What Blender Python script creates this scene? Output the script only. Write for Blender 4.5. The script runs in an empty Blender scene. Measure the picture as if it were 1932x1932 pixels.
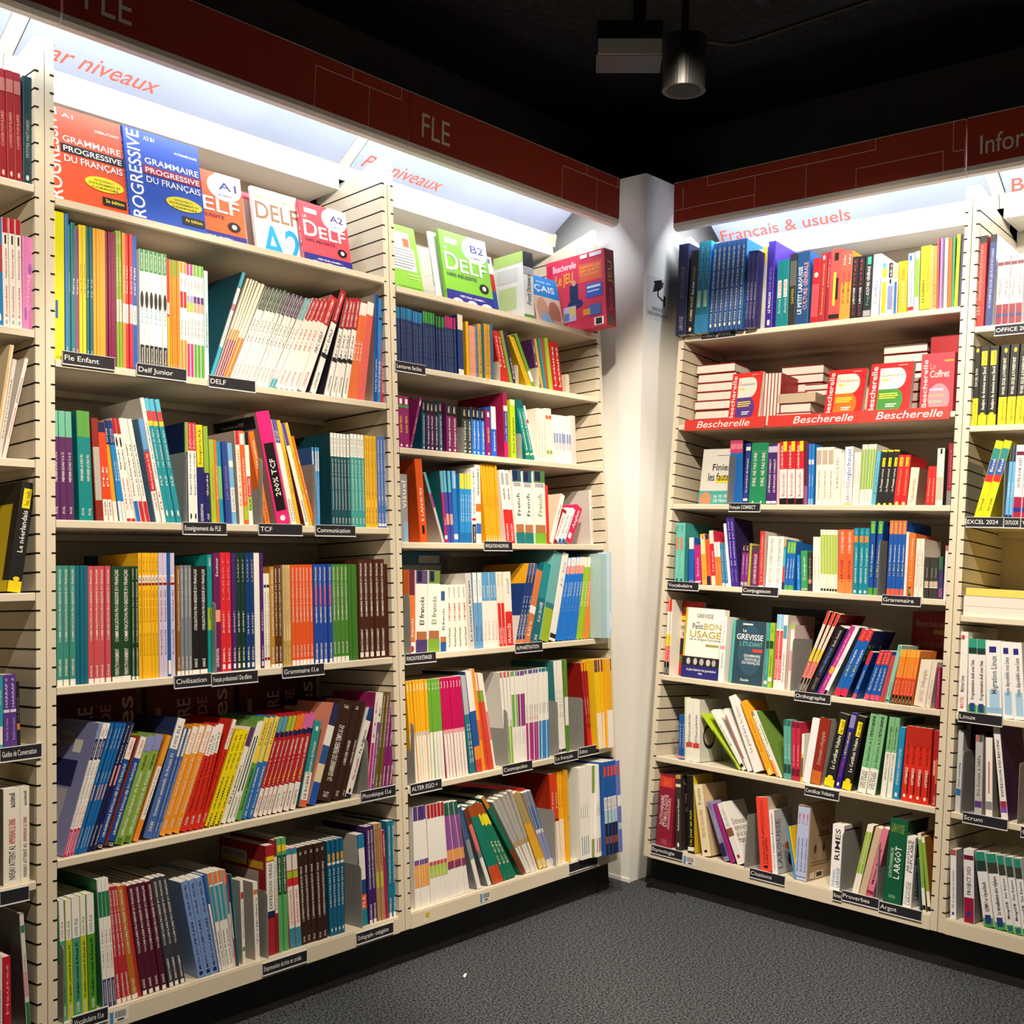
import bpy, math, random
from mathutils import Matrix, Vector, Euler
random.seed(7)
C = bpy.context.scene
COL = C.collection
# ------------------------------------------------------------------ camera, world, lights, exposure
cam = bpy.data.cameras.new('camera'); cam.lens = 39.5831; cam.sensor_width = 36; cam.sensor_fit = 'HORIZONTAL'
cam.clip_start = .02; cam.clip_end = 60
camo = bpy.data.objects.new('camera', cam); COL.objects.link(camo)
camo.matrix_world = Matrix(((0.669069,-0.029109,-0.742630,-1.119366),(-0.742736,0.009118,-0.669522,-2.323181),(0.026260,0.999535,-0.015520,1.209344),(0.000000,0.000000,0.000000,1.000000)))
C.camera = camo
wd = bpy.data.worlds.new('world'); C.world = wd; wd.use_nodes = True
wd.node_tree.nodes['Background'].inputs[0].default_value = (1.0, .93, .82, 1)
wd.node_tree.nodes['Background'].inputs[1].default_value = .028      # dim glow of the rest of the shop
C.view_settings.view_transform = 'Standard'; C.view_settings.look = 'None'
C.view_settings.exposure = 0.0; C.view_settings.gamma = 1.0; C.view_settings.use_curve_mapping = False

def spot(name, loc, target, watts, angle, blend=.35, size=.035, col=(1, .86, .68)):
    l = bpy.data.lights.new(name, 'SPOT'); l.energy = watts; l.spot_size = math.radians(angle); l.spot_blend = blend
    l.shadow_soft_size = size; l.color = col
    o = bpy.data.objects.new(name, l); COL.objects.link(o); o.location = loc
    o.rotation_euler = (Vector(target) - Vector(loc)).to_track_quat('-Z', 'Y').to_euler()
SP = 182
spot('shop_spot', (-.45, -1.35, 2.68), (-.3, .12, .55), SP * .84, 76, .3)
spot('shop_spot', (.85, -1.35, 2.68), (1.0, .12, .55), SP * .84, 76, .3)
spot('shop_spot', (.68, -.95, 2.68), (2.25, -.82, .6), SP * 1.15, 76, .3)
spot('shop_spot', (.68, -1.75, 2.68), (2.25, -1.75, .55), SP * .8, 76, .3)
LED_W = 4.0

# ------------------------------------------------------------------ frames of the two tilted shelving runs
FL = Matrix(((1.000000,0.000000,0.000000,0.000000),(0.000000,0.996985,0.077592,-0.069655),(0.000000,-0.077592,0.996985,0.000000),(0.000000,0.000000,0.000000,1.000000)))
FRT = Matrix(((0.000000,0.996985,0.077592,2.062839),(-1.000000,0.000000,0.000000,0.000000),(0.000000,-0.077592,0.996985,0.000000),(0.000000,0.000000,0.000000,1.000000)))
FRAME = {'L': FL, 'R': FRT}
BAYSIDE = dict(A='L', B='L', Z='L', C='R', D='R')

# ------------------------------------------------------------------ materials
PAL = dict(w='f2efe8', W='ffffff', k='1c1a1b', K='0f0e10', r='c8202a', R='8e1b22', o='ee6a24', O='f59a1c', y='f6d31b', Y='f8e71c',
           g='3c9a4a', G='1d4a2c', l='a9c938', t='2f8c86', T='0f5a6e', c='3fb0cf', b='2158b5', B='1f3f8f', n='1d2350', p='5a2f7c',
           P='3d1a3a', m='c2207c', M='7b1340', v='9aa0d6', e='ead9b0', d='3b2119', D='6b4a1d', s='a9a9ae', S='55585e', u='8ab6dc',
           f='e8798a', F='f0a08a', a='79cfc4')
def lin(c):
    c /= 255.
    return c / 12.92 if c <= .04045 else ((c + .055) / 1.055) ** 2.4
_hc = {}
def rgb(h):
    if h not in _hc:
        q = PAL.get(h, h); _hc[h] = tuple(lin(int(q[i:i + 2], 16)) * .93 for i in (0, 2, 4))
    return _hc[h]
def mat(name, rough=.5, col=None, spec=.5, emit=0):
    m = bpy.data.materials.new(name); m.use_nodes = True; nt = m.node_tree; b = nt.nodes['Principled BSDF']
    b.inputs['Roughness'].default_value = rough; b.inputs['Specular IOR Level'].default_value = spec
    if col is None:
        a = nt.nodes.new('ShaderNodeAttribute'); a.attribute_name = 'Col'; nt.links.new(a.outputs['Color'], b.inputs['Base Color'])
        if emit: nt.links.new(a.outputs['Color'], b.inputs['Emission Color'])
    else:
        b.inputs['Base Color'].default_value = (*col, 1)
        if emit: b.inputs['Emission Color'].default_value = (*col, 1)
    if emit: b.inputs['Emission Strength'].default_value = emit
    return m
def noisy(m, scale, lo, hi, bump=0, detail=3, coord='Object', ramp=(.35, .65)):
    nt = m.node_tree; b = nt.nodes['Principled BSDF']; tc = nt.nodes.new('ShaderNodeTexCoord'); n = nt.nodes.new('ShaderNodeTexNoise')
    n.inputs['Scale'].default_value = scale; n.inputs['Detail'].default_value = detail; nt.links.new(tc.outputs[coord], n.inputs['Vector'])
    r = nt.nodes.new('ShaderNodeValToRGB'); r.color_ramp.elements[0].position, r.color_ramp.elements[1].position = ramp
    r.color_ramp.elements[0].color = (*lo, 1); r.color_ramp.elements[1].color = (*hi, 1)
    nt.links.new(n.outputs['Fac'], r.inputs[0]); nt.links.new(r.outputs[0], b.inputs['Base Color'])
    if bump:
        bp = nt.nodes.new('ShaderNodeBump'); bp.inputs['Strength'].default_value = bump; bp.inputs['Distance'].default_value = .01
        nt.links.new(n.outputs['Fac'], bp.inputs['Height']); nt.links.new(bp.outputs[0], b.inputs['Normal'])
    return m
M_COVER = mat('printed_cover', .42, spec=.32)
M_MATT = mat('matt_print', .6, spec=.25)
M_PAGE = noisy(mat('page_edges', .8, spec=.2), 340, (.68, .645, .58), (.77, .74, .68))
M_CREAM = noisy(mat('cream_lacquer', .45, spec=.4), 3, (.66, .585, .45), (.70, .625, .49))
M_SLOT = mat('slot_shadow_gap', .9, (.012, .01, .008), .1)
M_KICK = noisy(mat('black_kickplate', .55), 9, (.006, .006, .006), (.012, .012, .012))
M_METAL = noisy(mat('grey_painted_metal', .45), 5, (.27, .27, .26), (.31, .31, .3))
M_BEIGE = noisy(mat('beige_metal', .5), 5, (.55, .47, .34), (.6, .52, .38))
M_WHITE = noisy(mat('white_laminate', .4), 4, (.83, .83, .81), (.86, .86, .84))
M_PANEL = noisy(mat('pale_blue_panel', .35), 2.5, (.33, .385, .50), (.39, .44, .55))
M_LAMP = mat('led_tube', .5, (1, 1, 1), emit=5)
M_BLACK = noisy(mat('black_fixture', .45), 8, (.008, .008, .008), (.014, .014, .014))
M_CEIL = noisy(mat('black_ceiling_foam', .85, spec=.3), 55, (.004, .004, .004), (.016, .016, .015), .9, 6)
M_CARPET = noisy(mat('grey_carpet', .95, spec=.05), 170, (.010, .0115, .014), (.112, .122, .134), .08, 6, ramp=(.38, .64))
M_WALL = noisy(mat('dark_wall', .8), 2, (.05, .05, .05), (.06, .06, .06))
M_CARD = noisy(mat('brown_card', .7), 14, (.36, .26, .15), (.43, .31, .19))
def clear(name):
    m = bpy.data.materials.new(name); m.use_nodes = True; b = m.node_tree.nodes['Principled BSDF']
    b.inputs['Transmission Weight'].default_value = 1; b.inputs['Roughness'].default_value = .03; b.inputs['IOR'].default_value = 1.15
    b.inputs['Base Color'].default_value = (.96, .98, .97, 1); return m
M_CLEAR = clear('clear_acrylic')

# ------------------------------------------------------------------ mesh helpers
class MB:
    def __init__(s): s.v = []; s.f = []; s.c = []; s.m = []
    def face(s, pts, c=(.5, .5, .5), m=0):
        i = len(s.v); s.v += [tuple(p) for p in pts]; s.f.append(tuple(range(i, i + len(pts)))); s.c.append(c); s.m.append(m)
    def box(s, x0, x1, y0, y1, z0, z1, c=(.5, .5, .5), m=0):
        i = len(s.v)
        s.v += [(x0, y0, z0), (x1, y0, z0), (x1, y1, z0), (x0, y1, z0), (x0, y0, z1), (x1, y0, z1), (x1, y1, z1), (x0, y1, z1)]
        for q in ((0, 3, 2, 1), (4, 5, 6, 7), (0, 1, 5, 4), (1, 2, 6, 5), (2, 3, 7, 6), (3, 0, 4, 7)):
            s.f.append(tuple(i + k for k in q)); s.c.append(c); s.m.append(m)
    def prism(s, prof, x0, x1, c=(.5, .5, .5), m=0):           # profile in (y, z), swept along x
        n = len(prof); i = len(s.v)
        s.v += [(x0, *p) for p in prof] + [(x1, *p) for p in prof]
        s.f.append(tuple(i + k for k in range(n - 1, -1, -1))); s.f.append(tuple(i + n + k for k in range(n)))
        for k in range(n): s.f.append((i + k, i + (k + 1) % n, i + n + (k + 1) % n, i + n + k))
        s.c += [c] * (n + 2); s.m += [m] * (n + 2)
    def tube(s, pts, r, n=10, c=(.5, .5, .5), m=0, cap=True):
        rings = []
        for k, p in enumerate(pts):
            p = Vector(p); a = Vector(pts[max(k - 1, 0)]); b = Vector(pts[min(k + 1, len(pts) - 1)]); t = (b - a).normalized()
            x = t.orthogonal().normalized() if k == 0 else (px_ - t * px_.dot(t)).normalized(); px_ = x; y = t.cross(x)
            i = len(s.v); s.v += [tuple(p + (x * math.cos(2 * math.pi * j / n) + y * math.sin(2 * math.pi * j / n)) * r) for j in range(n)]; rings.append(i)
        for a, b in zip(rings, rings[1:]):
            for j in range(n): s.f.append((a + j, a + (j + 1) % n, b + (j + 1) % n, b + j)); s.c.append(c); s.m.append(m)
        if cap:
            s.f.append(tuple(rings[0] + j for j in range(n - 1, -1, -1))); s.f.append(tuple(rings[-1] + j for j in range(n))); s.c += [c] * 2; s.m += [m] * 2
    def mesh(s, name, mats):
        me = bpy.data.meshes.new(name); me.from_pydata(s.v, [], s.f)
        at = me.color_attributes.new('Col', 'FLOAT_COLOR', 'CORNER'); buf = []
        for f, c in zip(s.f, s.c): buf += (c[0], c[1], c[2], 1.) * len(f)
        at.data.foreach_set('color', buf); me.polygons.foreach_set('material_index', s.m)
        for m in mats: me.materials.append(m)
        me.update(); return me
def link(name, me, parent=None, M=None):
    o = bpy.data.objects.new(name, me); COL.objects.link(o)
    if parent: o.parent = parent
    if M is not None: o.matrix_world = M if not parent else o.matrix_world; o.matrix_basis = M
    return o
def tag(o, label, cat, group=None):
    o['label'] = label; o['category'] = cat
    if group: o['group'] = group
    return o
def thing(name, M, label, cat, group=None):
    o = bpy.data.objects.new(name, None); COL.objects.link(o); o.empty_display_size = .02; o.matrix_basis = M
    return tag(o, label, cat, group)
def struct(name, me, M=None):
    o = link(name, me, None, M); o['kind'] = 'structure'; return o
def T(x, y, z): return Matrix.Translation((x, y, z))
def RY(a): return Matrix.Rotation(a, 4, 'Y')
def RX(a): return Matrix.Rotation(a, 4, 'X')
def RZ(a): return Matrix.Rotation(a, 4, 'Z')

# ------------------------------------------------------------------ lettering: glyph meshes are made once, then copied into the print of each part
TXT = {}
def parse(dec):
    out = []
    for it in dec.split(';'):
        it = it.strip()
        if not it: continue
        a, _, rest = it.partition(' ')
        col, _, rest = rest.partition(' ')
        q = [float(x) for x in a.split(',')]
        out.append((q, col, rest))
    return out
def want(dec, hi=False):
    for q, col, rest in parse(dec):
        if rest and rest[0] in '<>=': TXT.setdefault((rest[1:], hi), None)
def make_texts(shear=0):
    tmp = []
    for key in TXT:
        cu = bpy.data.curves.new('t', 'FONT'); cu.body = key[0]; cu.size = 1; cu.resolution_u = 3 if key[1] else 1; cu.offset = .01 if key[1] != 'thin' else .002
        if key[1] == 'thin': cu.shear = .22; cu.resolution_u = 4
        if key[1] == 'plain': cu.resolution_u = 4; cu.offset = .001
        o = bpy.data.objects.new('t', cu); COL.objects.link(o); tmp.append((key, o, cu))
    dg = bpy.context.evaluated_depsgraph_get()
    for key, o, cu in tmp:
        me = o.evaluated_get(dg).to_mesh()
        v = [(p.co.x, p.co.y) for p in me.vertices]; f = [tuple(p.vertices) for p in me.polygons]
        o.evaluated_get(dg).to_mesh_clear(); TXT[key] = (v, f)
    for key, o, cu in tmp: bpy.data.objects.remove(o); bpy.data.curves.remove(cu)
def decorate(mb, dec, O, ex, ey, n, W, H, hi=False, base=.00025):
    """print shapes and lettering on a rectangle: O bottom-left corner, ex / ey unit axes, n outward normal"""
    O, ex, ey, n = Vector(O), Vector(ex), Vector(ey), Vector(n)
    for k, (q, col, rest) in enumerate(parse(dec)):
        y0, y1 = q[0], q[1]; x0, x1 = (q[2], q[3]) if len(q) > 3 else ((0, 1) if not rest else (.29, .71))
        c = rgb(col); off = n * (base + .00012 * k)
        P = lambda x, y: O + ex * (x * W) + ey * (y * H) + off
        if not rest: mb.face([P(x0, y0), P(x1, y0), P(x1, y1), P(x0, y1)], c)
        elif rest[0] == '@':
            mb.face([P((x0 + x1) / 2 + (x1 - x0) / 2 * math.cos(t * math.pi / 10), (y0 + y1) / 2 + (y1 - y0) / 2 * math.sin(t * math.pi / 10)) for t in range(20)], c)
        else:
            v, f = TXT[(rest[1:], hi)]
            if not v: continue
            bx0 = min(p[0] for p in v); bx1 = max(p[0] for p in v)
            i = len(mb.v)
            for x, y in v:
                s = (x - bx0) / (bx1 - bx0); t = y / .73
                if rest[0] == '>': p = P(x1 - t * (x1 - x0), y0 + s * (y1 - y0))
                elif rest[0] == '<': p = P(x0 + t * (x1 - x0), y1 - s * (y1 - y0))
                else: p = P(x0 + s * (x1 - x0), y0 + t * (y1 - y0))
                mb.v.append(tuple(p))
            for q_ in f: mb.f.append(tuple(i + k2 for k2 in q_)); mb.c.append(c); mb.m.append(0)

# ------------------------------------------------------------------ books
def book_meshes(th, h, dep, base, side, dec, hard=False, front='', back='', hi=False):
    """spine at y=0 facing -y, thickness along x, height along z"""
    t = .0022 if hard else .0009
    t = min(t, th * .2); g = .003 if hard else .0006
    cb, cs = rgb(base), rgb(side)
    mb = MB(); r = min(.0022 if hard else .0012, th * .25)
    # spine with eased edges
    mb.prism([(0, 0)], 0, 0) if False else None
    prof = [(0, r), (r * .3, r * .3), (r, 0), (th - r, 0), (th - r * .3, r * .3), (th, r), (th, r + t), (0, r + t)]
    i = len(mb.v); n = len(prof)
    mb.v += [(x, y, 0) for x, y in prof] + [(x, y, h) for x, y in prof]
    mb.f += [tuple(i + k for k in range(n - 1, -1, -1)), tuple(i + n + k for k in range(n))]; mb.c += [cb, cb]; mb.m += [0, 0]
    for k in range(n): mb.f.append((i + k, i + (k + 1) % n, i + n + (k + 1) % n, i + n + k)); mb.c.append(cb); mb.m.append(0)
    mb.box(0, t, r + t, dep, 0, h, cs); mb.box(th - t, th, r + t, dep, 0, h, cs)
    decorate(mb, dec, (r, 0, 0), (1, 0, 0), (0, 0, 1), (0, -1, 0), th - 2 * r, h, hi)
    # full-width spine bands turn the eased corner
    for q, col, rest in parse(dec):
        if not rest and len(q) == 2:
            z0, z1 = q[0] * h, q[1] * h; c = rgb(col); e = .00012
            for a, b in (((0 - e, r), (r, 0 - e)), ((th - r, 0 - e), (th + e, r))):
                mb.face([(a[0], a[1], z0), (b[0], b[1], z0), (b[0], b[1], z1), (a[0], a[1], z1)], c)
    if front: decorate(mb, front, (th, 0, 0), (0, 1, 0), (0, 0, 1), (1, 0, 0), dep, h, hi)
    if back: decorate(mb, back, (0, dep, 0), (0, -1, 0), (0, 0, 1), (-1, 0, 0), dep, h, hi)
    pg = MB(); pg.box(t, th - t, r + t, dep - g, g, h - g)
    return mb.mesh('cover', [M_COVER]), pg.mesh('pages', [M_PAGE])
def book(name, cov, pag, M, label, cat='book', group=None):
    o = thing(name, M, label, cat, group)
    link('cover', cov, o); link('pages', pag, o)
    return o
ORD = 'first second third fourth fifth sixth seventh eighth ninth tenth eleventh twelfth thirteenth fourteenth fifteenth'.split()
BAYNAME = dict(A='leftmost full bay', B='left of pillar', C='right of pillar', D='right edge bay', Z='left edge bay')
BAYLONG = dict(A='leftmost full bay', B='bay left of the pillar', C='bay right of the pillar', D='bay at the right edge', Z='bay at the left edge')
def shelfno(key): return {'A': 0, 'B': 0, 'C': 0, 'D': 0, 'Z': 0}[key[0]] + int(key[1]) + (0 if key[0] in 'CDZ' else 0)
def shelfword(key):
    k = int(key[1]); last = dict(A=5, B=6, C=6, D=6, Z=6)[key[0]]
    return 'top' if k == 0 else 'bottom' if k == last else ORD[k]
def where(key):
    b = BAYNAME[key[0]]
    return f"{shelfword(key)} shelf{',' if key[0] in 'ADZ' else ''} {b}"
def shelfgroup(key, what='books'): return f"{what} on the {shelfword(key)} shelf, {BAYLONG[key[0]]}"

BOOKS = [
('A1',[
('tall thick lime yellow book','textbook','dfe01a','dfe01a','.28,.4,0,.3 b',{'d': 0.24, 'h': 1},1,0.0269,0.0508,0.3336,0.0,0.0),
('tall blue booklet','booklet','3b7cc4','3b7cc4','.06,.1 w >DIDIER',{},1,0.0518,0.0598,0.3319,0.0,0.0),
('thin teal booklet beside tall blue booklet','booklet','2a7f86','2a7f86','.5,.65 w >Zigzag',{},1,0.0598,0.0648,0.3089,0.0,0.0),
('teal booklet with white lettering','booklet','2a7c80','2a7c80','.06,.1 w >CLE;.48,.6 w >Zigzag',{},1,0.0648,0.0750,0.3150,0.0,0.0),
('purple booklet with white lettering','booklet','8a4a82','8a4a82','.05,.1 w >CLE;.5,.62 w >Zigzag',{},1,0.0750,0.0841,0.3060,0.0,0.0),
('bright yellow booklet with fine black lettering','booklet','e3d01c','e3d01c','.5,.72 k >Tip Top activités',{},2,0.0841,0.1000,0.3143,0.0,0.0),
('dark teal booklet with white lettering','booklet','15626f','15626f','.06,.1 w >DIDIER;.48,.62 w >Tip Top',{},2,0.1008,0.1168,0.3143,0.0,0.0),
('golden orange booklet with plain spine','booklet','e9a52c','e9a52c','',{},4,0.1176,0.1470,0.3138,0.0,0.0),
('glossy burgundy booklet with plain spine','booklet','7d1245','7d1245','',{},4,0.1470,0.1745,0.3132,0.0,0.0),
('lime green exam workbook with cream band','exam_workbook','86b03a','86b03a','.34,.5 w;.36,.48 k >NIVEAU;.6,.8 w >DELF PRIM;.9,.96 w =A1',{},2,0.1750,0.1885,0.3210,-1.1,-0.5),
('orange exam workbook with cream band','exam_workbook','f0913a','f0913a','.34,.48 w;.56,.76 w >DELF PRIM',{},1,0.1885,0.1969,0.3188,0.0,0.0),
('red exam workbook with cream band','exam_workbook','d9303a','d9303a','.34,.48 w;.36,.46 k >NIVEAU;.56,.76 w >DELF PRIM',{},2,0.1969,0.2139,0.3181,0.0,0.0),
('blue exam workbook with cream band','exam_workbook','1d5cb8','1d5cb8','.34,.48 w;.36,.46 k >NIVEAU;.56,.76 w >DELF PRIM',{},1,0.2145,0.2261,0.3174,0.0,0.0),
('white exam book with green top, black foot','exam_workbook','w','w','0,.22 K;.02,.2 w >CLE INTERNATIONAL;.82,1 2f8a4a;.84,.97 w >NOUVEAUTÉ;.4,.52 c >DELF;.52,.66,.05,.95 k @',{},6,0.2311,0.3025,0.2897,0.0,0.0),
('thin red booklet with lime foot','booklet','c9252c','c9252c','0,.5 l;.52,.62 w',{},1,0.3034,0.3100,0.2815,0.0,0.0),
('orange booklet with green top','booklet','f0902a','f0902a','.86,1 6fa838;.05,.1 w >DIDIER;.35,.6 8a4a10 >Le DELF 100%',{},4,0.3100,0.3355,0.2802,0.0,0.0),
('white exam booklet with orange ends','exam_workbook','w','w','0,.32 f0902a;.9,1 f0902a;.34,.5 k >Le DELF 100% réussite;.6,.74 r;.78,.86 r >scolaire',{},2,0.3361,0.3556,0.2806,0.0,0.0),
('white exam booklet with magenta ends','exam_workbook','w','w','0,.3 cf2f86;.9,1 cf2f86;.34,.52 k >Le DELF 100% réussite;.58,.66 l;.66,.72 v;.76,.86 b >scolaire',{},2,0.3556,0.3736,0.2790,0.0,0.0),
('white exam booklet with green ends','exam_workbook','w','w','0,.3 5aa53c;.9,1 6fb040;.34,.52 k >Le DELF 100% réussite;.58,.66 F;.66,.72 p;.76,.86 r >scolaire',{},3,0.3736,0.4030,0.2793,0.0,0.0),
('pale blue booklet with dark lettering','booklet','b9d6dc','b9d6dc','0,.24 w;.3,.62 k >B1 Scolaire et Junior',{},1,0.4036,0.4153,0.2707,0.0,0.0),
('big dark teal book leaning with white and cyan spine','textbook','1d5a6b','1d5a6b','0,.3 c;.3,.85 w;.86,1 4aa6c4;.33,.6 k >Le DELF 100% réussite;.64,.7 f',{'d': 0.2},1,0.4154,0.4268,0.3040,19.5,19.5),
('cream booklet with burgundy foot','booklet','f0e6cf','f0e6cf','0,.4 8a1f58;.4,.5 c48a3a',{},4,0.4247,0.4511,0.2937,20.7,22.6),
('cream booklet with orange foot','booklet','f0e6cf','f0e6cf','0,.44 f0802a',{},2,0.4511,0.4701,0.2912,23.0,23.5),
('white exam book with dark green top','exam_workbook','w','w','0,.75 w;.04,.2 S >CLE INTERNATIONAL;.42,.66 k >ABC DELF;.77,.98 w >NOUVEAU FORMAT;.76,1 25452f;.77,.98 w >NOUVEAU FORMAT',{},6,0.4717,0.5395,0.2856,23.7,24.4),
('white exam book with dark purple top','exam_workbook','w','w','0,.75 w;.04,.2 S >CLE INTERNATIONAL;.42,.66 k >ABC DELF;.77,.98 w >NOUVEAU FORMAT;.76,1 3f2250;.77,.98 w >NOUVEAU FORMAT',{},4,0.5411,0.5884,0.2829,24.6,26.2),
('white exam book with cyan top','exam_workbook','w','w','0,.75 w;.04,.2 S >CLE INTERNATIONAL;.42,.66 k >ABC DELF;.77,.98 w >NOUVEAU FORMAT;.76,1 46a6b8;.77,.98 w >NOUVEAU FORMAT;0,.1 46a6b8',{},2,0.5895,0.6088,0.2835,26.3,26.7),
('white exam book with red top, red title','exam_workbook','w','w','0,.75 w;.04,.2 r >CLE INTERNATIONAL;.42,.66 r >ABC DELF;.76,1 b8262c;.77,.98 w >NOUVEAU FORMAT',{},4,0.6115,0.6810,0.2835,26.7,23.4),
('thicker white exam book with red top and peach foot','exam_workbook','F','F','0,.7 w;.04,.2 r >CLE INTERNATIONAL;.4,.62 k >ABC DELF;.7,1 c4262e;.72,.97 w >NOUVEAU FORMAT',{},1,0.6828,0.7095,0.2948,22.5,22.5),
('tall white exam book with red top and black title','exam_workbook','2a2630','2a2630','0,.68 w;.04,.2 k >CLE INTERNATIONAL;.36,.62 k >ABC DALF;.69,1 b5202a;.71,.97 w >NOUVEAU FORMAT;.34,.38 k',{},1,0.7221,0.7439,0.3154,20.1,20.1),
('white exam book with dark side, red top','exam_workbook','3a3444','3a3444','0,.68 w;.04,.2 k >CLE INTERNATIONAL;.36,.62 k >ABC DALF;.69,1 b5202a;.71,.97 w >NOUVEAU FORMAT;.34,.38 k',{},4,0.7696,0.8476,0.2891,17.4,10.8),
('orange booklet with white top','booklet','e2703a','e2703a','.87,1 w;.4,.6 w >DELF',{},3,0.8487,0.8856,0.2799,10.5,9.0),
('coral red booklet with white top','booklet','e0625a','e0625a','.87,1 w',{},1,0.8856,0.9112,0.2844,9.0,9.0),
('tall blue book with white lettering','workbook','0f4c9a','e6e4e0','.1,.4 w >DELF B2 200 activités',{},1,0.9419,0.9556,0.3094,0.0,0.0),
('bright blue booklet with white lettering','booklet','2a86cf','2a86cf','.1,.4 w >VOLTAIRE;.8,.82 n',{},1,0.9556,0.9686,0.2977,0.0,0.0),
('red booklet with black line near top','booklet','c8282e','c8282e','.1,.4 w >VOLTAIRE;.83,.86 n;.86,1 a51f26',{},2,0.9694,0.9960,0.2969,0.0,0.0),
]),
('A2',[
('dark purple exam book with mint top','exam_workbook','5c2a62','5c2a62','.76,1 6fbfa0;.06,.12 w >PUG;.35,.62 w >PRÉPARER LE DALF C1 & C2',{},3,0.0226,0.0707,0.2390,-0.8,-1.7),
('teal exam book with green top','exam_workbook','11888a','11888a','.76,1 5fa346;.05,.11 w >PUG;.36,.6 w >PRÉPARER LE DELF B2',{},2,0.0813,0.1157,0.2436,-1.3,-2.3),
('brick red book with grey band','textbook','8e2a1e','8e2a1e','.2,.72 b9b5ac',{},1,0.1209,0.1378,0.2298,-2.9,-2.9),
('orange red book with white foot and navy top','workbook','e04a24','e04a24','0,.22 w;.06,.2 k >DIDIER;.9,1 n;.35,.55 w >FLE',{},2,0.1378,0.1628,0.2222,-3.4,-6.0),
('yellow orange book with navy top and white foot','workbook','f2a41f','f2a41f','0,.2 w;.76,1 232a6a;.78,.92 w >TOUT SAVOIR',{},1,0.1641,0.1755,0.2291,-7.9,-7.9),
('bright blue book with navy top and white foot','workbook','1f86cf','1f86cf','0,.2 w;.76,1 232a6a;.78,.92 w >TOUT SAVOIR;.4,.6 w >Savoir',{},2,0.1761,0.1948,0.2294,-8.4,-9.2),
('white book with red top, red title','workbook','w','w','0,.03 r;.85,1 b3222a;.12,.42 r >Le FLE en schémas;.5,.7 k >Apprendre;.72,.82 k @',{},2,0.1948,0.2185,0.2369,-8.9,-9.9),
('white teaching book with blue foot','workbook','w','w','0,.2 2a72c8;.25,.75 k >Didactique du français langue étrangère',{},1,0.2193,0.2317,0.2395,-10.0,-10.0),
('white teaching book with red foot','workbook','w','w','0,.2 d2262e;.25,.75 k >Cours de didactique du FLE',{},2,0.2317,0.2539,0.2394,-10.2,-11.2),
('steel blue book with red label on spine','textbook','55789c','55789c','.0,.3 w;.3,.68 d5262d;.32,.66 w >Méthode progressive de FLE;.7,1 69a5e0;.12,.28 r >L année du FLE',{},1,0.2679,0.2829,0.2423,-10.6,-10.6),
('tall thin white book leaning beside steel blue book','textbook','d5d2cc','d5d2cc','0,1 w;.1,.25 r >FLE;.35,.8 k >Cahier de vocabulaire',{},1,0.2834,0.2948,0.2927,-11.3,-11.3),
('turquoise teaching book with red patch near top','workbook','2a95a6','2a95a6','.9,1 62c3e0;.82,.9 d9474a;.78,.82 f0d23a;.3,.38 w >FLE;.45,.75 w >135 manières de faire;.05,.1 w @',{},3,0.2948,0.3359,0.2929,-11.0,-11.2),
('navy book with lime top','textbook','1d1f4c','1d1f4c','.7,1 8ab03a',{},1,0.3447,0.3535,0.2416,0.0,0.0),
('white book with red top half','workbook','w','w','.72,1 d2272f;.74,.98 w >Référentiel;.28,.7 B >Enseigner le FLES 1er et 2d degré;.04,.1 k @',{},2,0.3541,0.3791,0.2418,-1.3,-1.3),
('navy book with yellow top half','workbook','23246a','23246a','.57,1 f3d71c;.6,.95 k >Enseigner le FLE;.02,.2 w >CLE INTERNATIONAL',{},1,0.3812,0.4008,0.2383,-1.4,-1.4),
('navy book with lime top half','workbook','23246a','23246a','.52,1 94b83c;.04,.1 w >CLE;.28,.5 w >Guide',{},1,0.4014,0.4160,0.2367,-1.8,-1.8),
('lime booklet with orange lettering','booklet','a8c23c','a8c23c','.3,.7 e07030 >Enseigner',{},1,0.4177,0.4315,0.2054,-2.0,-2.0),
('slim orange booklet beside lime booklet','booklet','ee7a2c','ee7a2c','.3,.7 w >Enseigner',{},1,0.4315,0.4395,0.2049,-2.2,-2.2),
('teal and blue booklet','booklet','1f94b8','1f94b8','.3,.7 7cc46a',{},1,0.4398,0.4523,0.2016,-3.1,-3.1),
('indigo booklet with pink lettering','booklet','34489c','34489c','.3,.7 f >Les émotions',{},1,0.4585,0.4723,0.2030,-3.3,-3.3),
('sky blue booklet with white panel','booklet','7ab8ea','7ab8ea','.15,.45 w;.17,.43 k >LE FLE SANS CHICHI;.7,.78 w',{},1,0.4761,0.4894,0.2013,-3.4,-3.4),
('white booklet with red top','booklet','f2e6d8','b8a79a','.85,1 cf2838;.2,.8 o >FLE Les outils',{},1,0.4990,0.5118,0.2337,-3.0,-3.0),
('orange teaching booklet with white title','booklet','f0682c','f0682c','.05,.2 l;.25,.7 w >Les mots d aujourd hui;.85,.97 w',{},1,0.5118,0.5247,0.2345,-3.1,-3.1),
('white booklet with red patch and lime label','booklet','w','w','.15,.3 l;.16,.28 k >FLE;.3,.52 d93a3a;.32,.5 w >DICTÉES;.86,1 k',{},1,0.5251,0.5378,0.2323,-3.0,-3.0),
('orange booklet leaning beside grey bookend','booklet','f07a2c','f07a2c','.04,.25 7a2a10 >Réussir le TCF;.6,.9 w >200 activités',{},1,0.5733,0.5897,0.2384,-11.2,-11.2),
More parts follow.
